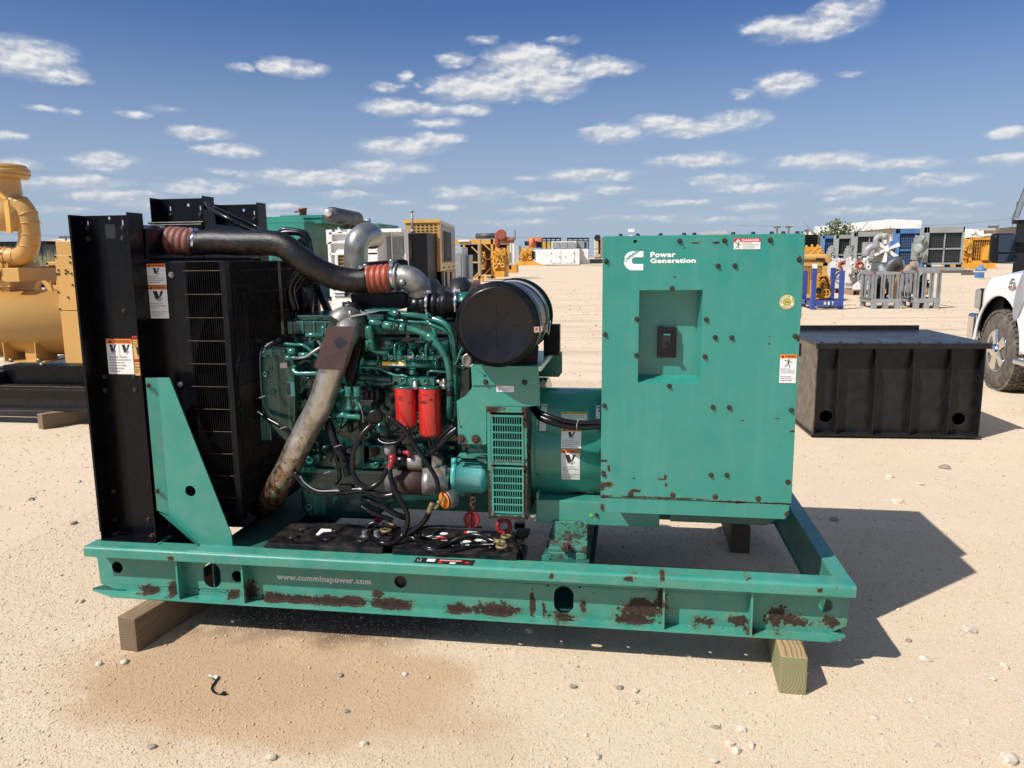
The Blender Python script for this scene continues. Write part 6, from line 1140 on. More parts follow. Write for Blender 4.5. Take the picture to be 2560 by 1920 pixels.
o = obj('timber_block', MB().box(0, (c-a).x+.005, 0, .75, -.003, .14), 'woodo', bevel=.004); o.location = a; o.rotation_euler = (0, 0, -.47); tag(o, 'short wooden block under the black skid of the yellow generator', 'timber')
# a yellow radiator standing behind it
t = TH('yellow_radiator', 'small yellow radiator with brown core behind the yellow control cabinet', 'radiator', -6.9, 9.6)
a = pr('K2', 335, 785, 420, 1000, 9.5); b = MB().box(a[0], a[0]+.05, 9.5, 9.8, a[2], a[3]).box(a[0], a[1]+.6, 9.5, 9.8, a[3]-.05, a[3]).box(a[0], a[1]+.6, 9.5, 9.8, a[2], a[2]+.09).box(a[0]+.1, a[1]+.7, 9.6, 10.3, a[3], a[3]+.28).box(a[0]+.2, a[1]+.4, 9.6, 10.4, 0, a[2]); part(t, 'radiator_frame', b, 'yellow', .01)
part(t, 'radiator_core', MB().box(a[0]+.05, a[1]+.55, 9.56, 9.7, a[2]+.09, a[3]-.05), 'corey')
for i in range(9): x = a[0]+.06+.045*i; part(t, 'grille_bar', MB().box(x, x+.012, 9.53, 9.545, a[2]+.09, a[3]-.05), 'yel2')

# ---- row behind the engine: green, white, black and yellow housings
Yg = 27.
t = TH('green_enclosure', 'tall green generator enclosure with stepped roof and rusty stack, behind the radiator', 'enclosure', -10.5, Yg+2)
a = pr('L', 118, 255, 560, 1300, Yg); xs = a[1]
b = MB().box(a[0]-2, xs, Yg, Yg+9, 0, a[3]); b.box(a[0]+.25, xs, Yg-.01, Yg+.02, a[3], a[3]+.22); part(t, 'housing', b, 'cgreen')
a3 = pr('L', 325, 183, 700, 245, Yg+.8); b = MB().box(a3[0], a3[1], Yg+.8, Yg+6, a[3], a3[3]-.08).box(a3[0]-.05, a3[1]+.05, Yg+.75, Yg+6.05, a3[3]-.1, a3[3]); part(t, 'roof_box', b, 'cgreen')
b = MB().box(xs, xs+.02, Yg+.6, Yg+3.2, a[3]-3.6, a[3]-.6).box(xs, xs+.02, Yg+3.6, Yg+6.2, a[3]-3.6, a[3]-.6); part(t, 'side_door', b, 'cgreen2')
b = MB().box(a[0]+.5, xs-.7, Yg-.03, Yg, a[3]-2.6, a[3]-.6); part(t, 'end_louvre', b, 'cgreen2'); b = MB().box(xs-.05, xs+.04, Yg-.03, Yg+9, a[3]-.02, a[3]+.06); part(t, 'roof_edge', b, 'cgreen2')
c = at('L', 525, 165, Yg+3); b = MB().lathe((c.x, Yg+3, c.z-.25), (0,0,1), [(0,.14),(.38,.14),(.38,.17),(.46,.17)], 20).bar((c.x-.1, Yg+3, c.z+.10), (c.x-.35, Yg+3, c.z+.05), .12, .06); part(t, 'exhaust_stack', b, 'cpipe')
t = TH('long_green_enclosure', 'long dark green enclosure with small stub stack, right behind the white generator', 'enclosure', -10.5, 46)
a = pr('L', 1060, 262, 1250, 340, 46.); b = MB().box(a[0]-4, a[1], 46, 50, 0, a[3]).box(a[1], at('L',1355,340,46).x, 46, 50, 0, at('L',1300,335,46).z); part(t, 'housing', b, 'cgreen'); c = at('L', 1090, 240, 46.); part(t, 'stub_stack', MB().cyl((c.x,47,c.z-.6),(c.x,47,c.z+.2),.18,14), 'galv')
Yw = 23.4
t = TH('white_generator', 'white containerised generator with framed end panels and a long grey silencer above', 'enclosure', -8.5, Yw+1)
a = pr('L', 745, 322, 1240, 1070, Yw); x0_, x1_, zt = at('L',790,700,Yw).x, a[1], at('L',900,330,Yw).z; zbw = at('L',850,990,Yw).z
b = MB().box(x0_, x1_, Yw+.12, Yw+1.0, zbw, zt-.1); part(t, 'end_wall', b, 'cwhite')
for (xa_, ya_, xb_, yb_) in ((745,322,800,460),(770,440,800,960),(1150,360,1240,960),(770,340,1240,365),(775,432,1240,450),(780,540,1240,562),(835,560,862,940),(1000,450,1030,960)): b = MB(); pbox(b, 'L', xa_, ya_, xb_, yb_, Yw, .12); part(t, 'frame_rail', b, 'cwhite', .01)
b = MB(); pbox(b, 'L', 800, 905, 1240, 1070, Yw-.02, .9); part(t, 'base_frame', b, 'cwhite'); 
for yy_ in (925, 955): b = MB(); pbox(b, 'L', 825, yy_, 1100, yy_+8, Yw-.05, .03); part(t, 'vent_slot', b, 'silenc')
b = MB(); pbox(b, 'L', 866, 562, 940, 745, Yw+.08, .03); part(t, 'engine_grille', b, 'corey')
for i in range(4): b = MB(); pbox(b, 'L', 866, 590+i*36, 940, 595+i*36, Yw+.05, .02); part(t, 'grille_bar', b, 'yel2')
# its long side: receding to the right
s0 = at('L', 1232, 350, Yw+.3); s1 = at('L', 1502, 352, Yw+.3+0); 
b = MB().box(x1_, at('L',1505,600,Yw+1.0).x, Yw+1.0, Yw+1.35, 0.15, zt+.05); part(t, 'side_wall', b, 'cwhite')
for (xa_, xb_) in ((1245,1365),(1385,1490)): b = MB(); pbox(b, 'L', xa_, 385, xb_, 880, Yw+.97, .03); part(t, 'side_panel', b, 'galv', .01)
for xa_ in (1232,1370,1495): b = MB(); pbox(b, 'L', xa_, 345, xa_+10, 900, Yw+.92, .08); part(t, 'side_post', b, 'cwhite')
b = MB().box(x0_, at('L',1505,350,Yw+1).x, Yw+.5, Yw+1.35, zt-.05, zt+.06); part(t, 'roof', b, 'cwhite')
c = at('L', 790, 180, Yw+.3); c2 = at('L', 1040, 222, Yw+3.0); r_ = .90/1923*0 + abs(at('L',790,100,Yw+.3).z - at('L',790,262,Yw+.3).z)/2; d = c2-c
b = MB().lathe(c, d, [(0,r_*.35),(.02,r_*.8),(.12,r_),(d.length-.1,r_*.98),(d.length,r_*.8),(d.length+.05,.1)], 36); part(t, 'silencer', b, 'silenc')
b = MB().lathe(c - d.normalized()*.02 + Vector((-.05,0,.06)), d*-1, [(0,r_*.42),(.12,r_*.45),(.16,r_*.36),(.17,.02)], 20); part(t, 'foil_cover', b, 'foil')
b = MB().bar(c + d*.55 - Vector((0,0,r_)), c + d*.55 - Vector((0,0,r_+.4)), .25, .12).bar(c + d*.8 - Vector((0,0,r_)), c + d*.8 - Vector((0,0,r_+.4)), .25, .12); part(t, 'silencer_leg', b, 'engd'); pp = [at('L',855,295,Yw), at('L',905,355,Yw), at('L',855,355,Yw)]; b = MB().xz([(p.x, p.z) for p in pp], Yw, .1); part(t, 'roof_gusset', b, 'cwhite')
Yb = 31.
t = TH('black_cabinet', 'tall black equipment cabinet with a thin grey exhaust pipe, between white and yellow housings', 'cabinet', -9.1, Yb)
a = pr('L', 1507, 352, 1712, 960, Yb); b = MB().box(a[0], a[1], Yb, Yb+1.6, 0, a[3]); part(t, 'cabinet_body', b, 'blackm', .02); b = MB(); pbox(b, 'L', 1512, 430, 1560, 600, Yb-.05, .05); part(t, 'side_hatch', b, 'engd')
c = at('L', 1549, 350, Yb); c2 = at('L', 1549, 140, Yb); b = MB().cyl((c.x,Yb+.3,c.z),(c.x,Yb+.3,c2.z),.052,14).cyl((c.x,Yb+.3,c2.z-.03),(c.x,Yb+.3,c2.z+.02),.085,14).lathe((c.x,Yb+.3,c.z),(0,0,1),[(0,.09),(.1,.07),(.15,.055)],14); part(t, 'exhaust_pipe', b, 'galv')
b = MB(); pbox(b, 'L', 1690, 875, 1748, 910, Yb-.3, .4); part(t, 'base_beam', b, 'galv')
Yy = 32.6
t = TH('yellow_enclosure', 'yellow box shaped generator enclosure with a slotted louvre, raised on a black base', 'enclosure', -8.5, Yy+1)
a = pr('L', 1507, 228, 1832, 720, Yy); zb0 = at('L',1780,722,Yy).z; zt = a[3]
xe = at('L', 1978, 470, Yy+5.2).x
# square housing turned so that its far end shows on the right
P0 = Vector((a[0], Yy, 0)); P1 = Vector((a[1], Yy, 0)); P2 = Vector((at('L',1972,300,39.2).x, 39.2, 0)); P3 = P2 + (P0-P1)
b = MB(); b.hexa([P0+Vector((0,0,zb0)), P1+Vector((0,0,zb0)), P2+Vector((0,0,zb0)), P3+Vector((0,0,zb0)), P0+Vector((0,0,zt)), P1+Vector((0,0,zt)), P2+Vector((0,0,zt)), P3+Vector((0,0,zt))]); part(t, 'housing', b, 'yellow', .02)
b = MB().box(a[0]-.08, a[1]+.03, Yy-.06, Yy, zt-.12, zt+.02); part(t, 'roof_lip', b, 'yel2')
hh = MB(); a4 = pr('L', 1565, 268, 1812, 565, Yy)
nr_, nc_ = 11, 6
for i in range(nr_):
    for j in range(nc_):
        if i > 3 and j < 3: continue
        xx_ = a4[0] + (a4[1]-a4[0])*j/nc_; zz = a4[3] - (a4[3]-a4[2])*(i+1)/nr_; hh.box(xx_+.04, xx_+(a4[1]-a4[0])/nc_-.04, Yy-.03, Yy-.004, zz+.06, zz+(a4[3]-a4[2])/nr_-.03)
part(t, 'louvre', hh, 'dark')
dd = (P2-P1).normalized(); nn = Vector((dd.y, -dd.x, 0)); LL = (P2-P1).length
def side(f0, f1, z0_, z1_, off, m, n): q = [P1+dd*LL*f0+nn*off, P1+dd*LL*f1+nn*off]; b = MB().hexa([q[0]+Vector((0,0,z0_)), q[0]-nn*.05+Vector((0,0,z0_)), q[1]-nn*.05+Vector((0,0,z0_)), q[1]+Vector((0,0,z0_)), q[0]+Vector((0,0,z1_)), q[0]-nn*.05+Vector((0,0,z1_)), q[1]-nn*.05+Vector((0,0,z1_)), q[1]+Vector((0,0,z1_))]); part(t, n, b, m)
H_ = zt - zb0; side(.12, .92, zb0+H_*.17, zt-H_*.07, .03, 'galv', 'radiator_opening'); side(.16, .62, zb0+H_*.19, zt-H_*.2, .06, 'dark', 'radiator_core')
for i in range(12): side(.3, .6, zb0+H_*(.3+.04*i), zb0+H_*(.31+.04*i), .075, 'engd', 'slat')
for f in (.2,.5,.8): side(f-.02, f+.03, zb0+H_*.06, zb0+H_*.09, .03, 'dark', 'lifting_hole')
b = MB(); a5 = pr('L', 1722, 722, 1990, 920, Yy+.4); b.hexa([P0*.0+Vector((a5[0]-1,Yy+.5,0)), Vector((P1.x,Yy+.5,0)), Vector((P2.x,P2.y,0)), Vector((P3.x,P3.y,0)), Vector((a5[0]-1,Yy+.5,zb0)), Vector((P1.x,Yy+.5,zb0)), Vector((P2.x,P2.y,zb0)), Vector((P3.x,P3.y,zb0))]); part(t, 'base_tank', b, 'black')
for xa_ in (1780, 1835, 1880, 1925): b = MB(); pbox(b, 'L', xa_, 722, xa_+16, 915, Yy+.2, .15); part(t, 'leg', b, 'galv' if xa_ == 1780 else 'engd')
# ---- grey cabinets, yellow frames and engines to the right of it
Yc = 43.
t = TH('grey_cabinet', 'narrow grey switch cabinet with panelled door next to the yellow enclosure', 'cabinet', -9.4, Yc)
b = MB(); pbox(b, 'M', 508, 435, 575, 720, Yc, 1.5); part(t, 'cabinet_body', b, 'cgrey2', .02); b = MB(); pbox(b, 'M', 515, 490, 560, 705, Yc-.05, .05); part(t, 'door', b, 'galv'); b = MB(); pbox(b, 'M', 505, 722, 580, 812, Yc-.1, 1.5); part(t, 'plinth', b, 'galv')
t = TH('plain_grey_cabinet', 'second smaller grey cabinet between the panelled one and the yellow framed radiator', 'cabinet', -9., Yc+1); b = MB(); pbox(b, 'M', 595, 505, 640, 740, Yc+1, 1.); part(t, 'cabinet_body', b, 'cgrey2', .02); b = MB(); pbox(b, 'M', 600, 520, 634, 700, Yc+.95, .05); part(t, 'door', b, 'galv')
t, h = pallet('M', 560, 680, 800, 41., 'worn grey timber pallet in front of the grey cabinets', None, .35, 2.)
Yq = 50.
t = TH('framed_radiator', 'yellow framed radiator unit with diagonal struts and black cores', 'radiator', -9.7, Yq)
b = MB()
for r4 in ((508,362,740,405),(700,700,760,755),(580,415,600,730),(718,405,738,730),(640,568,735,582)): pbox(b, 'M', *r4, Yq, .4)
b.bar(at('M',660,430,Yq), at('M',720,490,Yq), .07, .07, (0,1,0)).bar(at('M',670,725,Yq), at('M',722,672,Yq), .07, .07, (0,1,0)); part(t, 'frame', b, 'yel2'); b = MB(); pbox(b, 'M', 560, 410, 725, 720, Yq+.4, .3); part(t, 'radiator_core', b, 'dark'); b = MB(); pbox(b, 'M', 535, 365, 640, 383, Yq-.1, .05); part(t, 'name_strip', b, 'cwhite'); b = MB(); pbox(b, 'M', 722, 410, 738, 700, Yq-.1, .1); part(t, 'cable_duct', b, 'galv')
Yq = 55.
t = TH('yellow_skid_generator', 'yellow skid generator with grey silencer and red oxide exhaust bends on top', 'generator', -9.7, Yq)
b = MB()
for r4 in ((735,360,1005,405),(738,405,748,690),(838,360,860,720),(985,405,1002,600),(770,540,850,552),(740,700,870,725)): pbox(b, 'M', *r4, Yq, .5)
b.bar(at('M',765,400,Yq), at('M',830,460,Yq), .08, .07, (0,1,0)).bar(at('M',775,690,Yq), at('M',835,628,Yq), .08, .07, (0,1,0)); part(t, 'frame', b, 'yel2')
b = MB(); pbox(b, 'M', 750, 408, 838, 690, Yq+.5, .2); part(t, 'radiator_core', b, 'corey'); b = MB(); pbox(b, 'M', 866, 410, 985, 460, Yq+.6, .2); part(t, 'rear_panel', b, 'engd')
a = pr('M', 850, 430, 1000, 700, Yq); engine(t, a[0], a[1], a[2], a[3], Yq-.6, 'yel3', 5, 1.5, metal='yel2'); a = pr('M', 740, 470, 800, 640, Yq); engine(t, a[0], a[1], a[2], a[3], Yq-.8, 'yel2', 6, 1., metal='engd')
b = MB().cyl(at('M',700,333,Yq+2), at('M',905,330,Yq+2), .20, 20); part(t, 'silencer', b, 'silenc')
b = MB().tube(tp([('M',897,460,Yq),('M',897,380,Yq),('M',900,320,Yq),('M',930,300,Yq),('M',955,320,Yq),('M',965,360,Yq),('M',1000,370,Yq),('M',1050,370,Yq)], 5), .19, 14); b.lathe(at('M',935,320,Yq-.1), (0,-1,0), [(0,.36),(.1,.38),(.2,.33)], 18); part(t, 'exhaust_bend', b, 'cpipe')
b = MB(); pbox(b, 'M', 950, 600, 1075, 672, Yq+3, 1.); pbox(b, 'M', 870, 655, 960, 712, Yq-.5, 2.); part(t, 'skid', b, 'yel3'); b = MB(); pbox(b, 'M', 1005, 390, 1025, 640, Yq+3, .6); pbox(b, 'M', 1030, 400, 1055, 630, Yq+5, .6); part(t, 'end_panel', b, 'cwhite'); b = MB().cyl(at('M',1060,370,Yq+6), at('M',1060,275,Yq+6), .04, 8); part(t, 'thin_stack', b, 'pole')
# middle distance
Ym = 150.
t = TH('white_trailer_generator', 'long white generator canopy with two doors, alone in the middle distance', 'generator', -14, Ym)
Q = [at('M',*q,Ym) for q in ((1222,460),(1655,448),(1655,597),(1310,597),(1222,560))]; b = MB().xz([(p.x,p.z) for p in Q], Ym, 3.5); part(t, 'canopy', b, 'cwhite', .05)
for r4 in ((1392,470,1482,580),(1518,466,1606,580)): b = MB(); pbox(b, 'M', *r4, Ym-.1, .1); part(t, 'door', b, 'cwhite', .04)
for q in ((1393,490),(1393,562),(1472,525),(1524,523),(1604,487),(1604,560)): part(t, 'hinge', MB().box(at('M',*q,Ym).x-.08, at('M',*q,Ym).x+.08, Ym-.2, Ym-.1, at('M',*q,Ym).z-.08, at('M',*q,Ym).z+.08), 'dark')
for (xa_, xb_) in ((1405,1470),(1480,1543),(1550,1610)): b = MB(); pbox(b, 'M', xa_, 388, xb_, 443, Ym+.3, 2.); part(t, 'roof_grille', b, 'galv')
b = MB(); pbox(b, 'M', 1395, 380, 1622, 450, Ym+.6, 2.6); part(t, 'roof_housing', b, 'cwhite'); b = MB(); pbox(b, 'M', 1632, 378, 1695, 448, Ym+3, 2.); part(t, 'rear_box', b, 'galv'); b = MB(); pbox(b, 'M', 1660, 455, 1735, 590, Ym+2, 3.); part(t, 'rear_canopy', b, 'cwhite', .05); b = MB(); pbox(b, 'M', 1345, 597, 1655, 612, Ym+.5, 3.); part(t, 'base', b, 'dark'); b = MB(); pbox(b, 'M', 1215, 470, 1240, 545, Ym-.2, .2); part(t, 'air_inlet', b, 'dark')
t = TH('yellow_engine', 'far off yellow engine standing beside the white generator canopy', 'engine', -24, 158)
a = pr('M', 1100, 425, 1240, 590, 158.); engine(t, a[0], a[1], a[2], a[3], 157., 'yel3', 9, 4., metal='yel2'); b = MB(); pbox(b, 'M', 1070, 565, 1340, 612, 156., 4.); part(t, 'skid', b, 'yel3')
b = MB(); pbox(b, 'M', 1060, 420, 1095, 560, 160., 4.); part(t, 'grey_panel', b, 'cgrey2')
t = TH('orange_machine', 'faded orange pump unit with tall pipe behind the far yellow engine', 'machine', -22, 168)
b = MB(); pbox(b, 'M', 1180, 348, 1300, 378, 168., 4.); b.cyl(at('M',1212,352,168), at('M',1212,440,168), 0.55, 12); pbox(b, 'M', 1228, 380, 1252, 440, 169., 2.); part(t, 'pipe_frame', b, 'orng'); b = MB(); pbox(b, 'M', 1148, 380, 1185, 420, 169., 3.); pbox(b, 'M', 1255, 385, 1300, 440, 170., 3.); part(t, 'dark_panel', b, 'engd')
for n_, (xa_, xb_) in enumerate(((1300, 1482), (1540, 1740))):
    t = TH('black_frame_unit', ('black tubular frame left of' if n_ == 0 else 'black tubular frame behind the right half of') + ' the white canopy roof', 'frame', at('M',xa_,400,172).x, 172, 'black frames in the middle distance'); b = MB()
    for i in range(5): x_ = xa_ + (xb_-xa_-10)*i/4; pbox(b, 'M', x_, 352, x_+9, 450, 172., .6)
    pbox(b, 'M', xa_, 348, xb_, 360, 172., .6); pbox(b, 'M', xa_, 372, xb_, 379, 172., .6); part(t, 'tube_frame', b, 'dark'); b = MB(); pbox(b, 'M', xa_+15, 385, xb_-25, 445, 174., 3.); part(t, 'inner_unit', b, 'engd' if n_ else 'yel2')
t = TH('tan_machine', 'dusty tan machine between the black frame and the green cabinet', 'machine', -8, 140); b = MB(); pbox(b, 'M', 1785, 458, 1862, 540, 140., 5.); pbox(b, 'M', 1788, 345, 1862, 460, 143., 5.); part(t, 'housing', b, 'tan', .3); b = MB(); pbox(b, 'M', 1745, 545, 1862, 585, 139., 4.); b.lathe(at('M',1820,350,139), (0,-1,0), [(0,.6),(1,.45)], 12); b.cyl(at('M',1838,360,139), at('M',1838,500,139), .2, 8); part(t, 'pipework', b, 'engd')
# something pale on the cabinet's far side: a wrapped unit and a camera mast
t = TH('wrapped_roof_unit', 'pale wrapped unit showing just above the green cabinet top', 'machine', 2.2, 30); a = pr('H', 565, 32, 730, 62, 30.); b = MB().xz([(a[0]-.1,0),(a[1],0),(a[1],a[3]-.1),(a[1]-.1,a[3]),(a[0]+.2,a[3]-.05)], 30, 1.2); part(t, 'cover', b, 'foil', .03)
t = TH('camera_mast', 'thin white camera mast peeking over the green cabinet', 'mast', .2, 90); c = at('H', 208, 60, 90.); b = MB().cyl((c.x,90,0),(c.x,90,c.z),.18,8).box(c.x-.35,c.x+.35,89.8,90.2,at('H',208,42,90).z,at('H',208,26,90).z); part(t, 'mast', b, 'cwhite')
# ================================================================== right-hand side
# ---- black ribbed tank
a = on('O', 262, 1228); c = on('O', 1792, 1248); ang = math.atan2((c-a).y, (c-a).x); Lt = (c-a).length; Ht = .80; Dt = 1.78
# how far the lid reaches back: seen at its rear left corner
t = thing('black_tank', 'black steel tank with vertical ribs and two round holes, standing on the sand', 'tank', (a.x, a.y, 0)); t.rotation_euler = (0, 0, ang)
def tk(n, b, m, bv=0.):
    me = obj(n, b, m, None, bv); me.parent = t; return me
p0 = Vector((a.x, a.y, 0)); dx_ = Vector((math.cos(ang), math.sin(ang), 0)); rl = on('O', 165, 228, Ht) - p0; 
D1 = rl.dot(Vector((-dx_.y, dx_.x, 0))); rr_ = on('O', 1452, 240, Ht) - p0; D2 = rr_.dot(Vector((-dx_.y, dx_.x, 0))); Dt = (D1+D2)/2; SH = rl.dot(dx_)
HX = circ(.125, .165, .052, 24); HY = circ(Lt-.13, .155, .052, 24)
tk('front_wall', MB().plate([(.01,.03),(Lt-.01,.03),(Lt-.01,Ht-.035),(.01,Ht-.035)], [HX, HY], lambda u, v, w_: (u, .085 + w_, v), .006), 'tank')
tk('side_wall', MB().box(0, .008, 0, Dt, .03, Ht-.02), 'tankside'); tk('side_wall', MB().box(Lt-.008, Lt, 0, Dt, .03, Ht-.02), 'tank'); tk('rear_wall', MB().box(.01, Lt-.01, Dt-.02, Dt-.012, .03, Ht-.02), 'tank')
tk('lid', MB().box(-.015, Lt+.03, -.02, Dt, Ht-.012, Ht).box(-.015, Lt+.03, -.022, -.016, Ht-.045, Ht), 'tank', .002); tk('lid_rear_lip', MB().box(.02, Lt-.05, Dt-.02, Dt+.01, Ht, Ht+.04), 'tank')
tk('base_flange', MB().box(-.02, Lt+.01, -.03, Dt, .018, .03).box(0, Lt, .3, Dt-.3, 0, .018), 'tank', .002)
for i in range(4):
    x = Lt*(.136 + .2245*i); tk('rib', MB().plate([(.0,.03),(.085,.03),(.085,Ht-.045),(.068,Ht-.045),(.002,Ht-.20)], [], lambda u, v, w_, X=x: (X + w_, u, v), .008), 'tank')
for i in range(9): tk('lid_bolt', MB().lathe((Lt*(.03+.117*i), .03, Ht), (0,0,1), [(0,.014),(.006,.012)], 6), 'engd')
# ---- white pickup truck, only its front left corner in the frame
YT = 9.28; XT = at('Q', 380, 1300, YT).x
t = thing('pickup_truck', 'white pickup truck with knobbly tyre and chrome wheel beyond the black tank', 'truck', (XT+1, YT, 0))
def sp(k, x, y): p = ax(k, x, y, XT); return (p.y, p.z)
wc = sp('Q', 372, 1295); WR = .455
cy_, cz2 = YT, WR - .01
# tyre, tread blocks and rim
b = MB().lathe((XT+.03, cy_, cz2), (1,0,0), [(0.0,.235),(-.012,.26),(-.012,.34),(.0,.40),(.02,.435),(.05,.447),(.23,.447),(.26,.43),(.28,.38),(.28,.25)], 56); tyre_ = part(t, 'tyre', b, 'tyre')
b = MB(); q = random.Random(8)
for i in range(46):
    a_ = 2*PI*i/46
    for j, (xa_, xb_, r0, r1) in enumerate(((.0,.05,.425,.452),(.055,.105,.445,.462),(.115,.17,.445,.462),(.18,.235,.445,.46),(.24,.28,.42,.452))):
        ao = a_ + (.5 if j % 2 else 0)*2*PI/46 + q.uniform(-.01,.01); w_ = 2*PI/46*.38; P = []
        for rr2 in (r0, r1):
            for (xx, aa) in ((xa_, ao-w_), (xb_, ao-w_+.03*(1 if j < 2 else -1)), (xb_, ao+w_+.03*(1 if j < 2 else -1)), (xa_, ao+w_)): P.append((XT+.03+xx, cy_ + rr2*math.sin(aa), cz2 + rr2*math.cos(aa)))
        b.hexa(P)
o = obj('tread', b, 'tyre', tyre_); o['kind'] = 'stuff'
b = MB().lathe((XT+.035, cy_, cz2), (1,0,0), [(0,.215),(-.010,.236),(-.016,.238),(-.006,.222),(.02,.212),(.03,.20)], 48); rim = part(t, 'rim', b, 'rim')
b = MB().lathe((XT+.02, cy_, cz2), (-1,0,0), [(-.06,.20),(-.02,.085),(.0,.075),(.035,.068),(.045,.05),(.048,0)], 28)
for i in range(5):
    a_ = 2*PI*i/5 + .3; e = Vector((0, math.sin(a_), math.cos(a_))); f = Vector((0, math.cos(a_), -math.sin(a_))); c0 = Vector((XT+.03, cy_, cz2)); b.hexa([c0+e*.06-f*.035, c0+e*.06+f*.035, c0+e*.215+f*.06, c0+e*.215-f*.06] + [v + Vector((-.022,0,0)) for v in (c0+e*.06-f*.028, c0+e*.06+f*.028, c0+e*.215+f*.045, c0+e*.215-f*.045)])
obj('spokes', b, 'rim', rim, .004); b = MB()
for i in range(8): a_ = 2*PI*i/8; b.lathe((XT-.005, cy_ + .052*math.sin(a_), cz2 + .052*math.cos(a_)), (-1,0,0), [(0,.011),(.012,.011),(.014,.006)], 6)
obj('wheel_nuts', b, 'chrome', rim); part(t, 'brake_disc', MB().lathe((XT+.10, cy_, cz2), (1,0,0), [(0,.20),(.02,.20)], 24), 'dark')
# body side with wheel arch
arch = [(cy_ + .565*math.cos(a_), cz2 + .02 + .60*math.sin(a_)) for a_ in [PI*(i/24) for i in range(25)]]      # from front (+y) over to the rear
yf = cy_ + .80
def zsh(t_): 
    P = ((-3.2,1.33),(-1.,1.322),(-.4,1.31),(.0,1.285),(.35,1.24),(.58,1.17),(.70,1.09),(.77,.99),(.80,.88))
    for (a0, b0), (a1, b1) in zip(P, P[1:]):
        if t_ <= a1: f = (t_-a0)/(a1-a0); return b0 + (b1-b0)*f
    return .88
def xsh(t_): return .9*max(0, t_-.30)**2
b = MB(); NR = 10; cols = [-3. + 2.2*i/10 for i in range(10)] + [-.8 + 1.6*i/48 for i in range(49)]; vs = []
for t_ in cols:
    zt_ = zsh(t_); zb_2 = .48 if abs(t_) > .58 else cz2 + .02 + .60*math.sqrt(max(0, 1-(t_/.58)**2)); zb_2 = max(.50 if t_ > 0 else .46, zb_2); zb_2 = min(zb_2, zt_-.02)
    for j in range(NR+1):
        z = zb_2 + (zt_-zb_2)*j/NR; vs.append((XT + .012 + xsh(t_) + .05*max(0, (z-(zt_-.14))/.14)**2 + .02*max(0, (.75-z))**2, cy_ + t_, z))
n_ = len(cols); b.add(vs, [(i*(NR+1)+j, i*(NR+1)+j+1, (i+1)*(NR+1)+j+1, (i+1)*(NR+1)+j) for i in range(n_-1) for j in range(NR)], True); part(t, 'front_wing', b, 'truck')
b = MB(); vs = []; M_ = 28; cols2 = [c_ for c_ in cols if c_ > -1.25]
for t_ in cols2:
    x0_, x1_ = XT + .062 + xsh(t_), XT + 1.95 - xsh(t_)
    for j in range(M_+1): s_ = (1 - math.cos(PI*j/M_))/2; vs.append((x0_ + (x1_-x0_)*s_, cy_ + t_, zsh(t_) + .10*(1 - abs(2*s_-1)**3) * min(1, (.84-t_)/.4)))
n_ = len(cols2); b.add(vs, [(i*(M_+1)+j, i*(M_+1)+j+1, (i+1)*(M_+1)+j+1, (i+1)*(M_+1)+j) for i in range(n_-1) for j in range(M_)], True); part(t, 'bonnet', b, 'truck')
# flare around the arch
b = MB(); ro = [(cy_ + .565*math.cos(a_), cz2 + .02 + .60*math.sin(a_)) for a_ in [PI*(i/24) for i in range(25)]]; b.tube([(XT+.02, u, v) for u, v in ro], .018, 8); part(t, 'arch_lip', b, 'truck')
b = MB().plate([(cy_+.60,.5)] + [(cy_ + .60*math.cos(a_), cz2 + .62*math.sin(a_)) for a_ in [PI*i/16 for i in range(17)]] + [(cy_-.6,.5)], [], lambda u, v, w_: (XT + .38 + w_, u, v), .02); b.box(XT+.05, XT+.4, cy_-.62, cy_-.60, .3, 1.0); b.box(XT+.05, XT+.4, cy_-.6, cy_+.6, 1.09, 1.11); part(t, 'wheel_well', b, 'dark')
g1 = [sp('Q',x,y) for x, y in ((614,660),(590,720),(560,800),(535,900),(527,985),(533,1035),(555,1050),(575,1000),(600,940),(614,900))]; b = MB().plate(g1, [], lambda u, v, w_: (XT - .004 + w_, u, v), .02); part(t, 'side_vent_trim', b, 'tcurve', .004)
p1 = sp('Q', 527, 765); b = MB().torus((XT-.002, p1[0], p1[1]), (1,0,0), .045, .012, 20, 8); part(t, 'badge', b, 'chrome'); q1, q2 = sp('Q',495,785), sp('Q',547,803); b = MB().box(XT-.004, XT+.008, q1[0], q2[0], q2[1], q1[1]); part(t, 'badge_plate', b, 'cpipe', .002)
b = MB().tube(crm([(XT+.012, cy_-.60, .95), (XT+.006, cy_-.72, .90), (XT+.006, cy_-1.4, .88)], 5), .004, 6); part(t, 'door_seam', b, 'engd')
b = MB().box(XT-.16, XT-.02, cy_-3., cy_-.78, .40, .46); part(t, 'running_board', b, 'rim', .02); b = MB().box(XT+.0, XT+.5, cy_-3., cy_-.7, .34, .5); part(t, 'sill', b, 'engd')
# front end
b = MB().box(XT+.06, XT+1.9, yf-.12, yf+.06, .48, .80); part(t, 'bumper', b, 'rim', .05)
b = MB().box(XT+.08, XT+.16, yf-.10, yf+.16, .46, .80).box(XT+.02, XT+.09, yf-.16, yf+.02, .50, .80); part(t, 'bumper_end', b, 'rim', .03)
b = MB().box(XT+.075, XT+.45, yf-.12, yf+.015, .86, 1.10); part(t, 'headlight', b, 'lamp', .03)
b = MB().box(XT+.5, XT+1.5, yf-.05, yf+.02, .80, 1.2); part(t, 'grille', b, 'chrome', .02); b = MB().box(XT+.1, XT+1.9, yf-.7, yf-.1, .6, 1.1); part(t, 'engine_bay', b, 'dark')
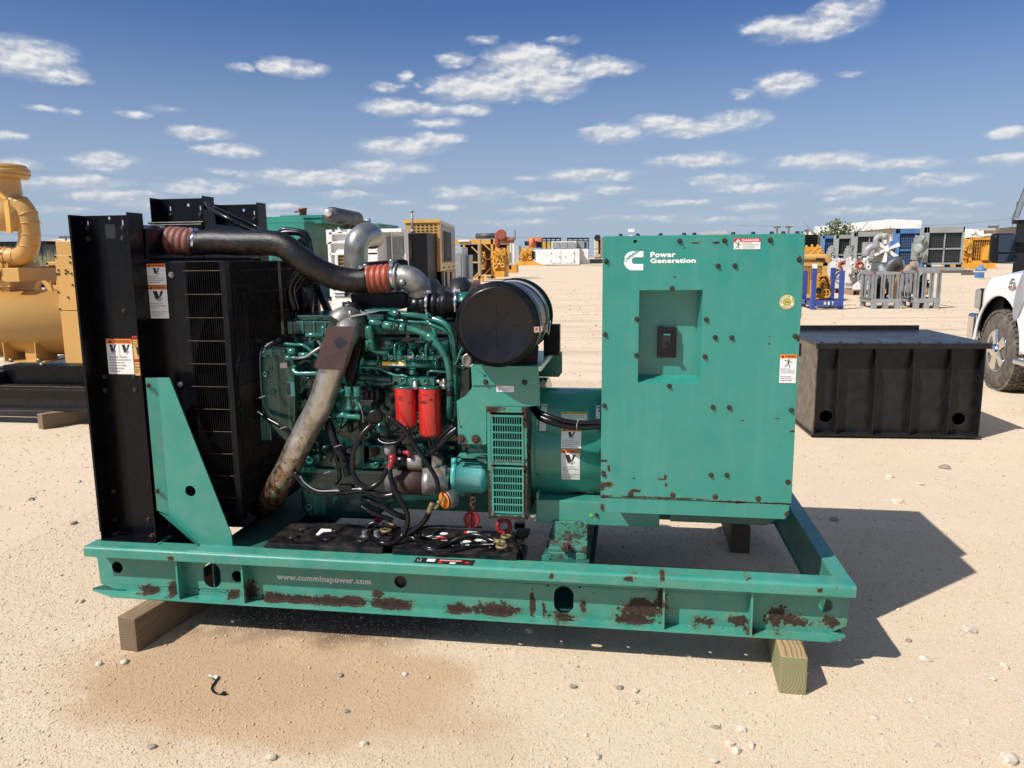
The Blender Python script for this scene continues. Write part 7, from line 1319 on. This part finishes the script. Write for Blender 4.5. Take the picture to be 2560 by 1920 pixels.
# door mirror (its glass faces back towards us), door and windscreen pillar beside it
YM = cy_ - 1.35; a4 = pr('Q', 372, 378, 560, 608, YM)
b = MB().box(a4[0], a4[1], YM, YM+.10, a4[2], a4[3]); part(t, 'mirror_housing', b, 'plastic', .035); 
a5 = pr('Q', 416, 388, 550, 522, YM); part(t, 'mirror_glass', MB().box(a5[0], a5[1], YM-.008, YM+.001, a5[2], a5[3]), 'glass', .006); a5 = pr('Q', 412, 536, 552, 602, YM); part(t, 'mirror_glass', MB().box(a5[0], a5[1], YM-.008, YM+.001, a5[2], a5[3]), 'glass', .006)
b = MB().box(a4[1]-.02, a4[1]+.25, YM+.03, YM+.08, a4[2]+.08, a4[2]+.14).box(a4[1]-.02, a4[1]+.25, YM+.03, YM+.08, a4[3]-.14, a4[3]-.08); part(t, 'mirror_arm', b, 'plastic', .01)
b = MB().box(XT+.02, XT+.06, cy_-3., cy_-1.0, .5, 1.32); part(t, 'door', b, 'truck', .01)
b = MB().hexa([(XT+.12,cy_-1.05,1.33),(XT+1.75,cy_-1.05,1.33),(XT+1.75,cy_-3,1.33),(XT+.12,cy_-3,1.33),(XT+.3,cy_-1.9,1.93),(XT+1.6,cy_-1.9,1.93),(XT+1.6,cy_-3,1.95),(XT+.3,cy_-3,1.95)]); part(t, 'cab', b, 'dglass', .03)

# ---- stillages with engines, in front of the machine row
def stillage(k, x0, x1, ytop, ybot, Y, label_, seed, sk):
    a = at(k, x0, ybot, Y); c = at(k, x1, ybot, Y); zt = at(k, (x0+x1)/2, ytop, Y).z; t = TH('stillage', label_, 'crate', (a.x+c.x)/2, Y, 'grey slatted steel stillages'); D = 1.15
    X0, X1 = a.x, c.x; W = X1-X0
    for y_, nn_ in ((Y, 1), (Y+D, 1)):
        for i in range(4):
            x = X0 + (W-.10)*i/3; b = MB().box(x, x+.028, y_, y_+.05, .26, zt-.06).box(x+.072, x+.10, y_, y_+.05, .26, zt-.06).box(x+.028, x+.072, y_+.03, y_+.05, .26, zt-.06); part(t, 'slat', b, 'galv')
        part(t, 'top_rail', MB().box(X0-.01, X1+.01, y_-.005, y_+.055, zt-.07, zt), 'galv', .006); part(t, 'bottom_rail', MB().box(X0-.01, X1+.01, y_-.005, y_+.055, .16, .28), 'galv', .006)
    for i in range(4): yy = Y + .06 + (D-.16)*i/3; part(t, 'slat', MB().box(X0, X0+.04, yy, yy+.09, .26, zt-.06), 'galv')
    for xx in (X0, X1-.04): part(t, 'side_rail', MB().box(xx, xx+.04, Y+.055, Y+D, zt-.07, zt), 'galv'); part(t, 'side_rail', MB().box(xx, xx+.04, Y+.055, Y+D, .16, .28), 'galv')
    for i in range(3):
        for yy in (Y, Y+D-.1): x = X0 + (W-.14)*i/2; part(t, 'foot', MB().box(x, x+.14, yy, yy+.12, 0, .16), 'galv', .005)
    part(t, 'corner_bracket', MB().box(X0-.02, X0+.05, Y-.02, Y+.06, zt-.03, zt+.03), 'cpipe'); part(t, 'corner_bracket', MB().box(X1-.05, X1+.02, Y-.02, Y+.06, zt-.03, zt+.03), 'cpipe')
    part(t, 'floor', MB().box(X0, X1, Y, Y+D, .24, .26), 'engd')
    e = TH('crated_engine', 'dark used engine inside the ' + sk, 'engine', (X0+X1)/2, Y+.5); engine(e, X0+.15, X1-.15, .27, zt-.12, Y+.3, 'engd', seed, .6, metal='engd'); part(e, 'casting', MB().box(X0+.3, X0+.45, Y+.26, Y+.4, .4, .6), 'yel2', .02)
stillage('N', 758, 1030, 612, 960, 23.05, 'grey slatted steel stillage holding a dark engine, the left of the two', 21, 'left grey stillage')
stillage('N', 1160, 1405, 600, 958, 23.14, 'grey slatted steel stillage holding a dark engine, the one nearer the truck', 27, 'right grey stillage')
# ---- blue post rack with yellow engine
t = TH('blue_rack', 'blue steel post rack with white post tips beside the green cabinet', 'rack', 5.3, 22.8)
for n_, (x, yb, yt, Y) in enumerate(((200,972,575,22.7),(465,968,598,22.8),(112,945,600,24.),(378,930,570,24.2))):
    p = at('N', x, yb, Y); zt = at('N', x, yt, Y).z; part(t, 'post', MB().box(p.x-.06, p.x+.06, Y, Y+.12, 0, zt), 'dblue', .006)
    if n_ in (0, 3): part(t, 'post_tip', MB().box(p.x-.055, p.x+.055, Y+.005, Y+.115, zt, zt+.12), 'cwhite')
a = at('N',180,950,22.7); c = at('N',480,950,22.8); b = MB().box(a.x, c.x, 22.72, 22.84, .10, .26).box(a.x, c.x, 24., 24.12, .10, .26).box(a.x, a.x+.12, 22.8, 24., .10, .24).box(c.x-.12, c.x, 22.8, 24., .10, .24).box(a.x, c.x, 23.3, 23.5, .12, .24); part(t, 'base_frame', b, 'dblue', .006)
b = MB(); fn = lambda u, v, o: Vector((a.x + (c.x-a.x)*u, 22.715 - o, .12 + .12*v)); words_(b, fn, 'N', .40, .46, .1, .9, 7, .04); words_(b, fn, 'B', .52, .58, .1, .9, 7, .04); words_(b, fn, 'T', .64, .70, .1, .9, 7, .04); obj('stencilling', b, LM, t)
e = TH('racked_engine', 'yellow engine with black pulleys standing in the blue rack', 'engine', 5.4, 23.4); a = pr('N', 205, 615, 395, 905, 23.1); engine(e, a[0], a[1], .26, a[3], 23.0, 'yel3', 31, .9, metal='engd'); b = MB(); c = at('N', 325, 815, 22.98); b.torus(c, (0,1,0), .11, .022, 24, 8).bar(c-Vector((.1,0,0)), c+Vector((.1,0,0)), .03, .02).bar(c-Vector((0,0,.1)), c+Vector((0,0,.1)), .03, .02, (0,1,0)); part(e, 'flywheel', b, 'yel3')
# ---- yellow radiator engine behind the cabinet
t = TH('yellow_grille_engine', 'yellow engine unit with wire grille, half hidden by the green cabinet', 'engine', 5.2, 26.5)
Yk = 26.4; a = pr('N', 60, 520, 330, 895, Yk)
b = MB().box(a[0], a[1], Yk, Yk+.12, a[3]-.12, a[3]).box(a[0], a[1], Yk, Yk+.12, .05, .25).box(a[1]-.15, a[1], Yk, Yk+1.2, .05, a[3]); part(t, 'frame', b, 'yellow', .01); part(t, 'radiator_core', MB().box(a[0], a[1]-.15, Yk+.1, Yk+.2, .2, a[3]-.1), 'corey'); b = MB()
for i in range(14): x = a[0] + (a[1]-.15-a[0])*i/14; b.box(x, x+.02, Yk+.02, Yk+.04, .2, a[3]-.1)
for i in range(12): z = .25 + (a[3]-.4)*i/12; b.box(a[0], a[1]-.15, Yk+.02, Yk+.04, z, z+.02)
part(t, 'wire_grille', b, 'yellow'); p = [('N',60,475,Yk+.3),('N',230,475,Yk+.3),('N',320,480,Yk+.3),('N',345,520,Yk+.3)]; b = MB().tube(tp(p), .14, 12); part(t, 'top_pipe', b, 'yellow'); b = MB(); pbox(b, 'N', 230, 478, 310, 500, Yk+.1, .5); part(t, 'dark_cover', b, 'engd')
engine(t, a[0], a[1]+.1, a[3]-.2, a[3]+.62, Yk+.4, 'yel3', 41, 1., metal='yel2')
# ---- white and red engines on pallets
for n_, (xa_, xb_, yt, yb, Y, lb) in enumerate(((385,560,470,805,32.5,'white painted engine with round flywheel housing, the left of the pair on pallets'),(545,800,455,830,30.8,'white engine with peeling rust red patches and a big round housing on its pallet'))):
    pt, h = pallet('N', xa_+10, xb_-40, yb, Y, ('pallet under the left white engine', 'pallet under the rust patched white engine')[n_], None, .2, 1.6)
    t = TH('white_engine', lb, 'engine', at('N',(xa_+xb_)/2,yb,Y).x, Y); a = pr('N', xa_, yt, xb_, yb-35, Y); engine(t, a[0], a[1], h+.05, a[3], Y+.1, 'engw', 51+n_, 1.3)
    cx_ = (xa_+xb_)/2 - 10 + (30 if n_ else 0); c = at('N', cx_, 660, Y); b = MB().lathe(c, (0,-1,0), [(0,.27),(.06,.27),(.07,.22),(.03,.21),(.03,.13),(.08,.12),(.09,.07),(.03,.06)], 32); part(t, 'flywheel_housing', b, 'galv')
    q = [at('N', cx_ + dx2, yy, Y-.05) for dx2, yy in ((-110,780),(115,780),(115,740),(55,690),(-40,690),(-100,740))]; b = MB().xz([(p.x, max(h, p.z)) for p in q], Y-.05, .2, []); part(t, 'bell_base', b, 'engw', .02)
    b = MB()
    for j in range(4): p = at('N', xa_ + 30 + j*50, 545 + (j % 2)*20, Y); b.lathe(p, (0,-1,0), [(0,.11),(.08,.10),(.09,.05),(.03,.04)], 20)
    part(t, 'turbo_casing', b, 'engw'); part(t, 'red_casing', MB().lathe(at('N', xa_+95, 545, Y-.05), (0,-1,0), [(0,.17),(.06,.15),(.07,.09),(.02,.08)], 20), 'cpipe')
# loose pile between rows
t = TH('scrap_heap', 'low heap of grey castings and hose behind the stillages', 'scrap', 9.6, 27); q = random.Random(3)
for i in range(9): p = at('N', 900 + 30*i, 575 - (40 if 1 < i < 5 else 5)*q.random() , 27.+q.random()); b = MB().lathe((p.x, p.y, max(.05,p.z-.5)), (q.uniform(-.6,.6), -.3, 1), [(0,.16),(.1,.2),(.3,.18),(.45+.3*q.random(),.08)], 10); part(t, 'casting', b, ('silenc','galv','woodp')[i % 3])
b = MB().tube(tp([('N',905,600,27.),('N',940,540,27.),('N',990,510,27.),('N',1030,520,27.)]), .17, 10); part(t, 'large_hose', b, 'silenc')
b = MB().bar(at('N',1035,480,27.2), at('N',1045,560,27.2), .1, .1, (0,1,0)).box(at('N',1020,0,27.2).x, at('N',1075,0,27.2).x, 27.2, 27.6, 0, at('N',1040,560,27.2).z); part(t, 'timber_offcut', b, 'woodp')
# ---- the big row of radiator generators
def radset(k, x0, y0, x1, y1, Y, m, label_, top=.0, mid=.5, core='core', eng=None, dep=6., name='radiator_generator', gr='large radiator generators in the back row'):
    a = pr(k, x0, y0, x1, y1, Y); X0, X1, Z0, Z1 = a; W, H = X1-X0, Z1-Z0; t = TH(name, label_, 'generator', (X0+X1)/2, Y, gr); f = .07*W; zt = Z1 - H*(top+.03)
    b = MB().box(X0, X0+f, Y, Y+.8, Z0, Z1).box(X1-f*.7, X1, Y, Y+.8, Z0, Z1).box(X0, X1, Y, Y+.8, zt, Z1).box(X0, X1, Y, Y+.8, Z0, Z0+.05*H); part(t, 'radiator_frame', b, m, .03)
    b = MB().box(X0+W*mid-f*.2, X0+W*mid+f*.2, Y+.1, Y+.3, Z0, zt); zc = Z0 + (zt-Z0)*.5; b.box(X0+f, X1-f*.7, Y+.1, Y+.3, zc-.04*H*.5, zc+.04*H*.5); part(t, 'cross_bar', b, m)
    part(t, 'radiator_core', MB().box(X0+f, X1-f*.7, Y+.3, Y+.6, Z0+.04*H, zt), core)
    g_ = MB(); n = max(6, int(W/.22))
    for i in range(n): x = X0+f + (W-1.7*f)*i/n; g_.box(x, x+.035, Y+.22, Y+.25, Z0+.05*H, zt)
    for i in range(n): z = Z0+.05*H + (zt-Z0-.05*H)*i/n; g_.box(X0+f, X1-f*.7, Y+.22, Y+.25, z, z+.035)
    part(t, 'wire_screen', g_, m if m != 'cgrey' else 'silenc')
    part(t, 'skid', MB().box(X0-W*.1, X1, Y-.5, Y+dep, 0, max(.15, Z0*.55)), m); part(t, 'radiator_side', MB().box(X0, X0+f*.4, Y+.8, Y+1.8, Z0, Z1), m)
    for fx_ in (.1,.6,.9): part(t, 'foot_block', MB().box(X0+W*fx_, X0+W*(fx_+.08), Y, Y+.6, max(.15, Z0*.55), Z0), 'dark')
    if eng: e = pr(k, *eng, Y+1); engine(t, e[0], e[1], e[2], e[3], Y+.6, m, int(x0), 2.5)
    return t
radset('N', 302, 265, 435, 600, 92., 'cblue', 'blue radiator generator at the left end of the back row, beside the bush', .05, .85, eng=(258,360,310,560))
radset('N', 432, 255, 612, 600, 84., 'cgrey', 'grey radiator generator second from the left in the back row', .08, .66, eng=(360,350,440,560))
radset('N', 605, 228, 868, 600, 80., 'cgrey', 'grey radiator generator third in the back row, left of the fan engine', .09, .5, eng=(530,350,610,560))
t = radset('N', 1005, 195, 1275, 560, 88., 'cblue', 'tall bright blue radiator generator in the middle of the back row', .10, .62, eng=(940,300,1005,520)); b = MB(); pbox(b, 'N', 835, 515, 960, 560, 88., 3.); part(t, 'skid_end', b, 'cblue')
t = radset('N', 1280, 178, 1638, 540, 76., 'cgrey', 'largest grey radiator generator at the front of the back row', .13, .5, eng=(1195,240,1290,540)); b = MB(); pbox(b, 'N', 1190, 575, 1610, 600, 75., 2.); part(t, 'front_skid', b, 'galv')
part(t, 'fan_housing', MB().lathe(at('N',1220,385,75.5), (-.8,-.6,0), [(0,.45),(.3,.45),(.4,.3)], 18), 'cgrey'); part(t, 'filter_drum', MB().lathe(at('N',1255,290,75.8), (-1,-.2,0), [(0,.3),(.3,.3)], 18), 'cgrey')
t = TH('fan_engine', 'grey engine with exposed white cooling fan and pipe bend, beside the blue radiator', 'engine', at('N',870,400,70).x, 70)
a = pr('N', 745, 330, 960, 510, 70.); engine(t, a[0], a[1], a[2], a[3], 69.5, 'cgrey', 61, 2.5, metal='galv')
c = at('N', 905, 395, 69.); b = MB().lathe(c, (-.3,-1,0), [(0,.2),(.2,.16)], 16)
for k_ in range(6): a_ = PI/3*k_ + .4; e = Vector((math.cos(a_),0,math.sin(a_))); f = Vector((-math.sin(a_),0,math.cos(a_))); L_ = 1.05; w_ = .17; b.hexa([c+e*.12-f*.08, c+e*.12+f*.08, c+e*L_+f*w_, c+e*L_-f*w_] + [v+Vector((0,.1,0)) for v in (c+e*.12-f*.08, c+e*.12+f*.08, c+e*L_+f*w_, c+e*L_-f*w_)])
part(t, 'fan', b, 'cwhite'); b = MB().tube(tp([('N',805,350,69.),('N',800,300,69.),('N',835,270,69.),('N',885,265,69.)]), .22, 14).cyl(at('N',880,300,69), at('N',880,240,69), .3, 16); part(t, 'pipe_bend', b, 'cgrey'); b = MB().tube(tp([('N',700,450,69.),('N',720,400,69.),('N',760,370,69.),('N',805,365,69.)]), .3, 14); part(t, 'intake_bend', b, 'galv'); a = pr('N', 700, 325, 790, 460, 71.); part(t, 'control_box', MB().box(a[0], a[1], 71., 72., a[2], a[3]), 'cgrey'); a = pr('N', 740, 505, 960, 600, 70.5); part(t, 'skid', MB().box(a[0], a[1], 70., 74., 0, .8), 'cgrey')
t = TH('deep_yellow_generator', 'deep yellow generator with brown radiator grille behind the truck mirror', 'generator', at('N',1800,400,84).x, 84)
a = pr('N', 1700, 278, 1930, 520, 84.); X0, X1, Z0, Z1 = a; b = MB().box(X0, X0+.22, 84, 85, Z0, Z1).box(X1-.12, X1, 84, 85, Z0, Z1).box(X0, X1, 84, 85, Z1-.28, Z1).box(X0, X1, 84, 85, Z0-.3, Z0+.15); part(t, 'radiator_frame', b, 'yel3', .03); part(t, 'radiator_core', MB().box(X0+.2, X1-.1, 84.2, 84.6, Z0, Z1-.25), 'corey')
g_ = MB()
for i in range(9): x = X0+.22+(X1-X0-.34)*i/9; g_.box(x, x+.035, 84.1, 84.14, Z0, Z1-.28)
for i in range(6): z = Z0+.15 + (Z1-Z0-.4)*i/6; g_.box(X0+.22, X1-.12, 84.1, 84.14, z, z+.035)
part(t, 'grille', g_, 'yel3'); b = MB(); pbox(b, 'N', 1828, 375, 1905, 500, 83.5, .8); pbox(b, 'N', 1868, 350, 1905, 380, 83.5, .8); part(t, 'side_box', b, 'yel3', .05); a = pr('N', 1632, 260, 1705, 520, 84.); engine(t, a[0], a[1], a[2], a[3], 83.5, 'yel3', 71, 3., metal='yel2'); b = MB(); pbox(b, 'N', 1615, 528, 1945, 582, 83., 5.); part(t, 'skid', b, 'yel3', .05)
b = MB().cyl(at('N',1700,237,84), at('N',1745,240,84), .25, 14).tube(tp([('N',1745,235,84),('N',1790,262,84),('N',1900,255,84)]), .12, 10); part(t, 'exhaust', b, 'cwhite')
t = TH('blue_barrels', 'small blue machine parts on the sand behind the truck bonnet', 'machine', at('N',1820,590,50).x, 50); b = MB().lathe(at('N',1800,600,50), (0,0,1), [(0,.30),(.15,.30),(.2,.12),(.35,.12)], 12).box(at('N',1830,0,52).x, at('N',1890,0,52).x, 52, 52.5, .0, .35); part(t, 'barrel', b, 'cblue')
t = TH('plank', 'long dark plank lying flat on the sand before the back row', 'timber', at('N',1580,618,66).x, 64, 'planks on the sand'); a, c = on('N',1450,620), on('N',1712,618); part(t, 'board', MB().bar(a + Vector((0,0,.1)), c + Vector((0,0,.1)), .5, .2), 'pole')
t = TH('plank', 'shorter plank lying nearest to the truck on the sand', 'timber', at('N',1700,640,60).x, 60, 'planks on the sand'); a, c = on('N',1612,640), on('N',1792,640); part(t, 'board', MB().bar(a + Vector((0,0,.1)), c + Vector((0,0,.1)), .4, .2), 'pole')
# dark containers
t = TH('dark_container', 'dark steel container rising behind the truck at the right edge', 'container', at('N',2180,300,19).x, 19); a = list(pr('N', 2118, 118, 2400, 700, 23.)); b = MB().box(a[0], a[1]+2, 19, 23, 0, a[3]); part(t, 'container_body', b, 'blackm'); b = MB(); pbox(b, 'N', 2112, 112, 2300, 150, 22.9, .1); part(t, 'top_frame', b, 'engd')
for i in range(5): z = a[3]*(.3+.14*i); part(t, 'ridge', MB().box(a[0]-.02, a[1]+2, 18.92, 19, z, z+.07), 'engd')
t = TH('black_louvred_box', 'black box with louvres just right of the green cabinet top', 'enclosure', at('N',180,350,35).x, 35); b = MB(); pbox(b, 'N', 60, 255, 238, 620, 35., 2.); part(t, 'box_body', b, 'dark')
for i in range(9): b = MB(); pbox(b, 'N', 128, 275+i*22, 236, 281+i*22, 34.93, .06); part(t, 'louvre', b, 'engd')
# ---- buildings, poles, crane and tree on the skyline
def shed(label_, P, Y, d, m, roofm, name='warehouse', rf=None):
    t = TH(name, label_, 'building', P[0][0], Y); part(t, 'wall', MB().xz(P, Y, d), m); return t
def pz(k, x, y, Y): p = at(k, x, y, Y); return (p.x, max(0, p.z))
Ys = 190.
t = shed('wide cream warehouse with low gable behind the back row', [pz('N',220,640,Ys), pz('N',220,222,Ys), pz('N',680,176,Ys), pz('N',935,150,Ys), pz('N',1222,162,Ys), pz('N',1222,640,Ys)], Ys, 40, 'roof', None)
b = MB()
for i in range(50): x = at('N', 225+i*20, 300, Ys).x; b.box(x, x+.25, Ys-.25, Ys, 6, at('N', 225+i*20, 232 - (min(225+i*20,935)-225)*.098 if i < 36 else 180, Ys).z)
part(t, 'wall_ribs', b, 'tan'); b = MB().bar(at('N',216,222,Ys-1), at('N',680,176,Ys-1), 2., 1., (0,1,0)).bar(at('N',680,176,Ys-1), at('N',935,150,Ys-1), 2., 1., (0,1,0)).bar(at('N',935,150,Ys-1), at('N',1226,162,Ys-1), 2., 1., (0,1,0)); part(t, 'roof_edge', b, 'cwhite'); b = MB(); pbox(b, 'N', 722, 195, 748, 222, Ys-.6, .4); part(t, 'window', b, 'dark')
for r4 in ((1228,240,1300,300),(240,285,290,300)): b = MB(); pbox(b, 'N', *r4, Ys-1, 2.); part(t, 'annex', b, 'cwhite')
t = shed('low white building with grey roof behind the yellow generator', [pz('N',1640,640,Ys), pz('N',1640,222,Ys), pz('N',1700,198,Ys), pz('N',1830,215,Ys), pz('N',1830,640,Ys)], Ys, 30, 'roof', None); b = MB(); pbox(b, 'N', 1780, 192, 2140, 212, Ys, 20.); pbox(b, 'N', 1980, 182, 2100, 195, Ys+5, 10.); part(t, 'roof', b, 'shedroof'); b = MB(); pbox(b, 'N', 1832, 213, 2140, 400, Ys+2, 20.); part(t, 'annex', b, 'tan')
Ys2 = 150.
t = shed('beige warehouse with pale roof at the far left', [pz('K',200,620,Ys2), pz('K',200,530,Ys2), pz('K',300,500,Ys2), pz('K',430,535,Ys2), pz('K',470,620,Ys2)], Ys2, 30, 'tan', None); b = MB().xz([pz('K',296,501,Ys2-2), pz('K',480,512,Ys2-2), pz('K',480,530,Ys2-2), pz('K',310,505,Ys2-2)], Ys2-1, 30); part(t, 'roof', b, 'cwhite'); b = MB(); pbox(b, 'K', 270, 568, 420, 600, Ys2-8, 3.); part(t, 'loading_dock', b, 'cwhite')
t = TH('blue_grey_shed', 'dark blue grey shed left of the beige warehouse', 'building', at('K',150,560,95).x, 95); b = MB(); pbox(b, 'K', -60, 530, 262, 640, 95., 12.); part(t, 'wall', b, 'bgrey'); b = MB(); pbox(b, 'K', -70, 515, 266, 532, 94., 14.); part(t, 'roof', b, 'dark')
for i in range(9): b = MB(); pbox(b, 'K', -20+i*32, 534, -17+i*32, 638, 94.9, .1); part(t, 'wall_seam', b, 'engd')
def upole(k, x, yt, Y, label_, arm=0., r=.15, lamp=False):
    p = at(k, x, yt, Y); t = TH('utility_pole' if not lamp else 'lamp_post', label_, 'pole', p.x, Y, 'poles on the skyline'); b = MB().cyl((p.x,Y,0),(p.x,Y,p.z),r,8); part(t, 'pole_shaft', b, 'pole')
    if arm: part(t, 'cross_arm', MB().box(p.x-arm, p.x+arm*(0 if lamp else 1), Y-.15, Y+.15, p.z-.45, p.z-.1), 'pole')
    return p
w1 = upole('K', 377, 482, 130., 'utility pole with cross arm in front of the beige warehouse', 1.2, .17)
upole('N', 1962, 165, 150., 'dark lamp post left of the truck mirror', 1.6, .22, True); upole('N', 148, 200, 150., 'thin pole right above the black louvred box', .5, .2, True); w2 = upole('H', 985, 12, 200., 'utility pole above the right part of the green cabinet', .8, .22); w3 = upole('H', 1046, 10, 210., 'utility pole nearest the right corner of the green cabinet top', .8, .25); upole('H', 1145, 28, 210., 'short pole over the right corner of the cabinet', .3, .2)
def wire(P, label_): b = MB().tube(P, .035, 4); tag(obj('power_line', b, 'pole'), label_, 'power line', 'power lines')
wire([at('N',-520,165,210.), at('N',200,182,200.), at('N',500,185,200.)], 'power line running right from the cabinet top towards the cream warehouse')
wire(crm([at('N',1200,170,180.), at('N',1650,150,175.), at('N',2110,100,170.)], 6), 'power line sagging across the sky above the largest grey radiator'); wire([at('K',-50,470,130.), at('K',377,486,130.), at('K',900,500,150.)], 'power line crossing behind the yellow intake elbow'); wire([at('M',500,340,180.), at('M',1900,350,180.)], 'long thin power line over the middle distance')
t = TH('lattice_crane', 'lattice boom of a crane rising at the right edge of the sky', 'crane', at('N',2150,100,120).x, 120); b = MB(); p, q_ = at('N',2118,110,120.), at('N',2300,-360,120.); sd_ = Vector((.85,0,.3)); b.bar(p-sd_*.4, q_-sd_*.4, .09, .09).bar(p+sd_*.6, q_+sd_*.6, .09, .09); N_ = 26
for i in range(N_): a, c = p.lerp(q_, i/N_), p.lerp(q_, (i+1)/N_); b.bar(a-sd_*.4, c+sd_*.6, .05, .05); b.bar(a+sd_*.6, c-sd_*.4, .05, .05)
part(t, 'boom', b, 'pole'); b = MB(); b.box(at('N',2120,0,120).x, at('N',2240,0,120).x, 120, 124, 0, at('N',2120,180,120).z); part(t, 'crane_body', b, 'pole'); b = MB().bar(at('N',2100,180,119), at('N',2150,-60,119), .08, .08); part(t, 'stay_cable', b, 'pole')
# bush on the skyline
MT['leaf'] = mat('desert_foliage', (.085, .11, .04), .7, 0, .5, 1.2)
t = TH('bushy_tree', 'sparse green tree poking up before the cream warehouse', 'tree', at('N',430,200,110).x, 110); c = at('N', 430, 235, 110.); b = MB().tube([(c.x,110,0),(c.x+.3,110,c.z*.6),(c.x+.1,110,c.z)], [.3,.2,.1], 8)
q = random.Random(5); lf = MB()
for i in range(16): e = Vector((c.x + q.uniform(-4.6,4.6), 110 + q.uniform(-1.5,1.5), c.z + q.uniform(-1.,1.6))); b.tube([(c.x+.2,110,c.z*.55), ((c.x+e.x)/2, (110+e.y)/2, c.z*.8), e], [.12,.07,.02], 5)
for i in range(900):
    a_ = max(-4.5, min(4.5, q.gauss(0, 2.2))); p = Vector((c.x + a_, 110 + q.uniform(-1.5,1.5), c.z - .6 + max(-1.6, min(1.5, q.gauss(0, .8))) + .9*math.cos(a_*.9))); n1_ = Vector((q.uniform(-1,1), q.uniform(-1,1), q.uniform(-1,1))).normalized()*.24; n2_ = n1_.orthogonal().normalized()*.14; lf.add([p-n1_, p+n2_, p+n1_, p-n2_], [(0,1,2,3)])
part(t, 'trunk', b, 'pole'); part(t, 'crown', lf, 'leaf')
# road and rough grass at the far left
g = MB(); c = Vector((-55, 63, 0)); d = Vector((.75, .66, 0)); n_ = Vector((-.66, .75, 0)); g.add([c-d*45-n_*6+Vector((0,0,.02)), c+d*24-n_*6+Vector((0,0,.02)), c+d*24+n_*7+Vector((0,0,.02)), c-d*45+n_*7+Vector((0,0,.02))], [(0,1,2,3)]); o = obj('road', g, 'asph'); o['kind'] = 'structure'
MT['grass'] = mat('dry_grass', (.20, .19, .085), .9, 0, .35, .4)
q = random.Random(9); g = MB()
for i in range(9000):
    s_ = q.uniform(-50, 26); f = 9 + 30*q.random()**1.4; p = c + d*s_ + n_*f; h = q.uniform(.6, 1.7)*(.5 + f/20); w_ = q.uniform(.06,.16); lx = q.uniform(-.4,.4); g.add([p+Vector((-w_,0,0)), p+Vector((w_,0,0)), p+Vector((lx,0,h))], [(0,1,2)])
o = obj('grass', g, 'grass'); o['kind'] = 'stuff'; tag(o, 'dry tall grass beyond the road at the far left', 'grass')
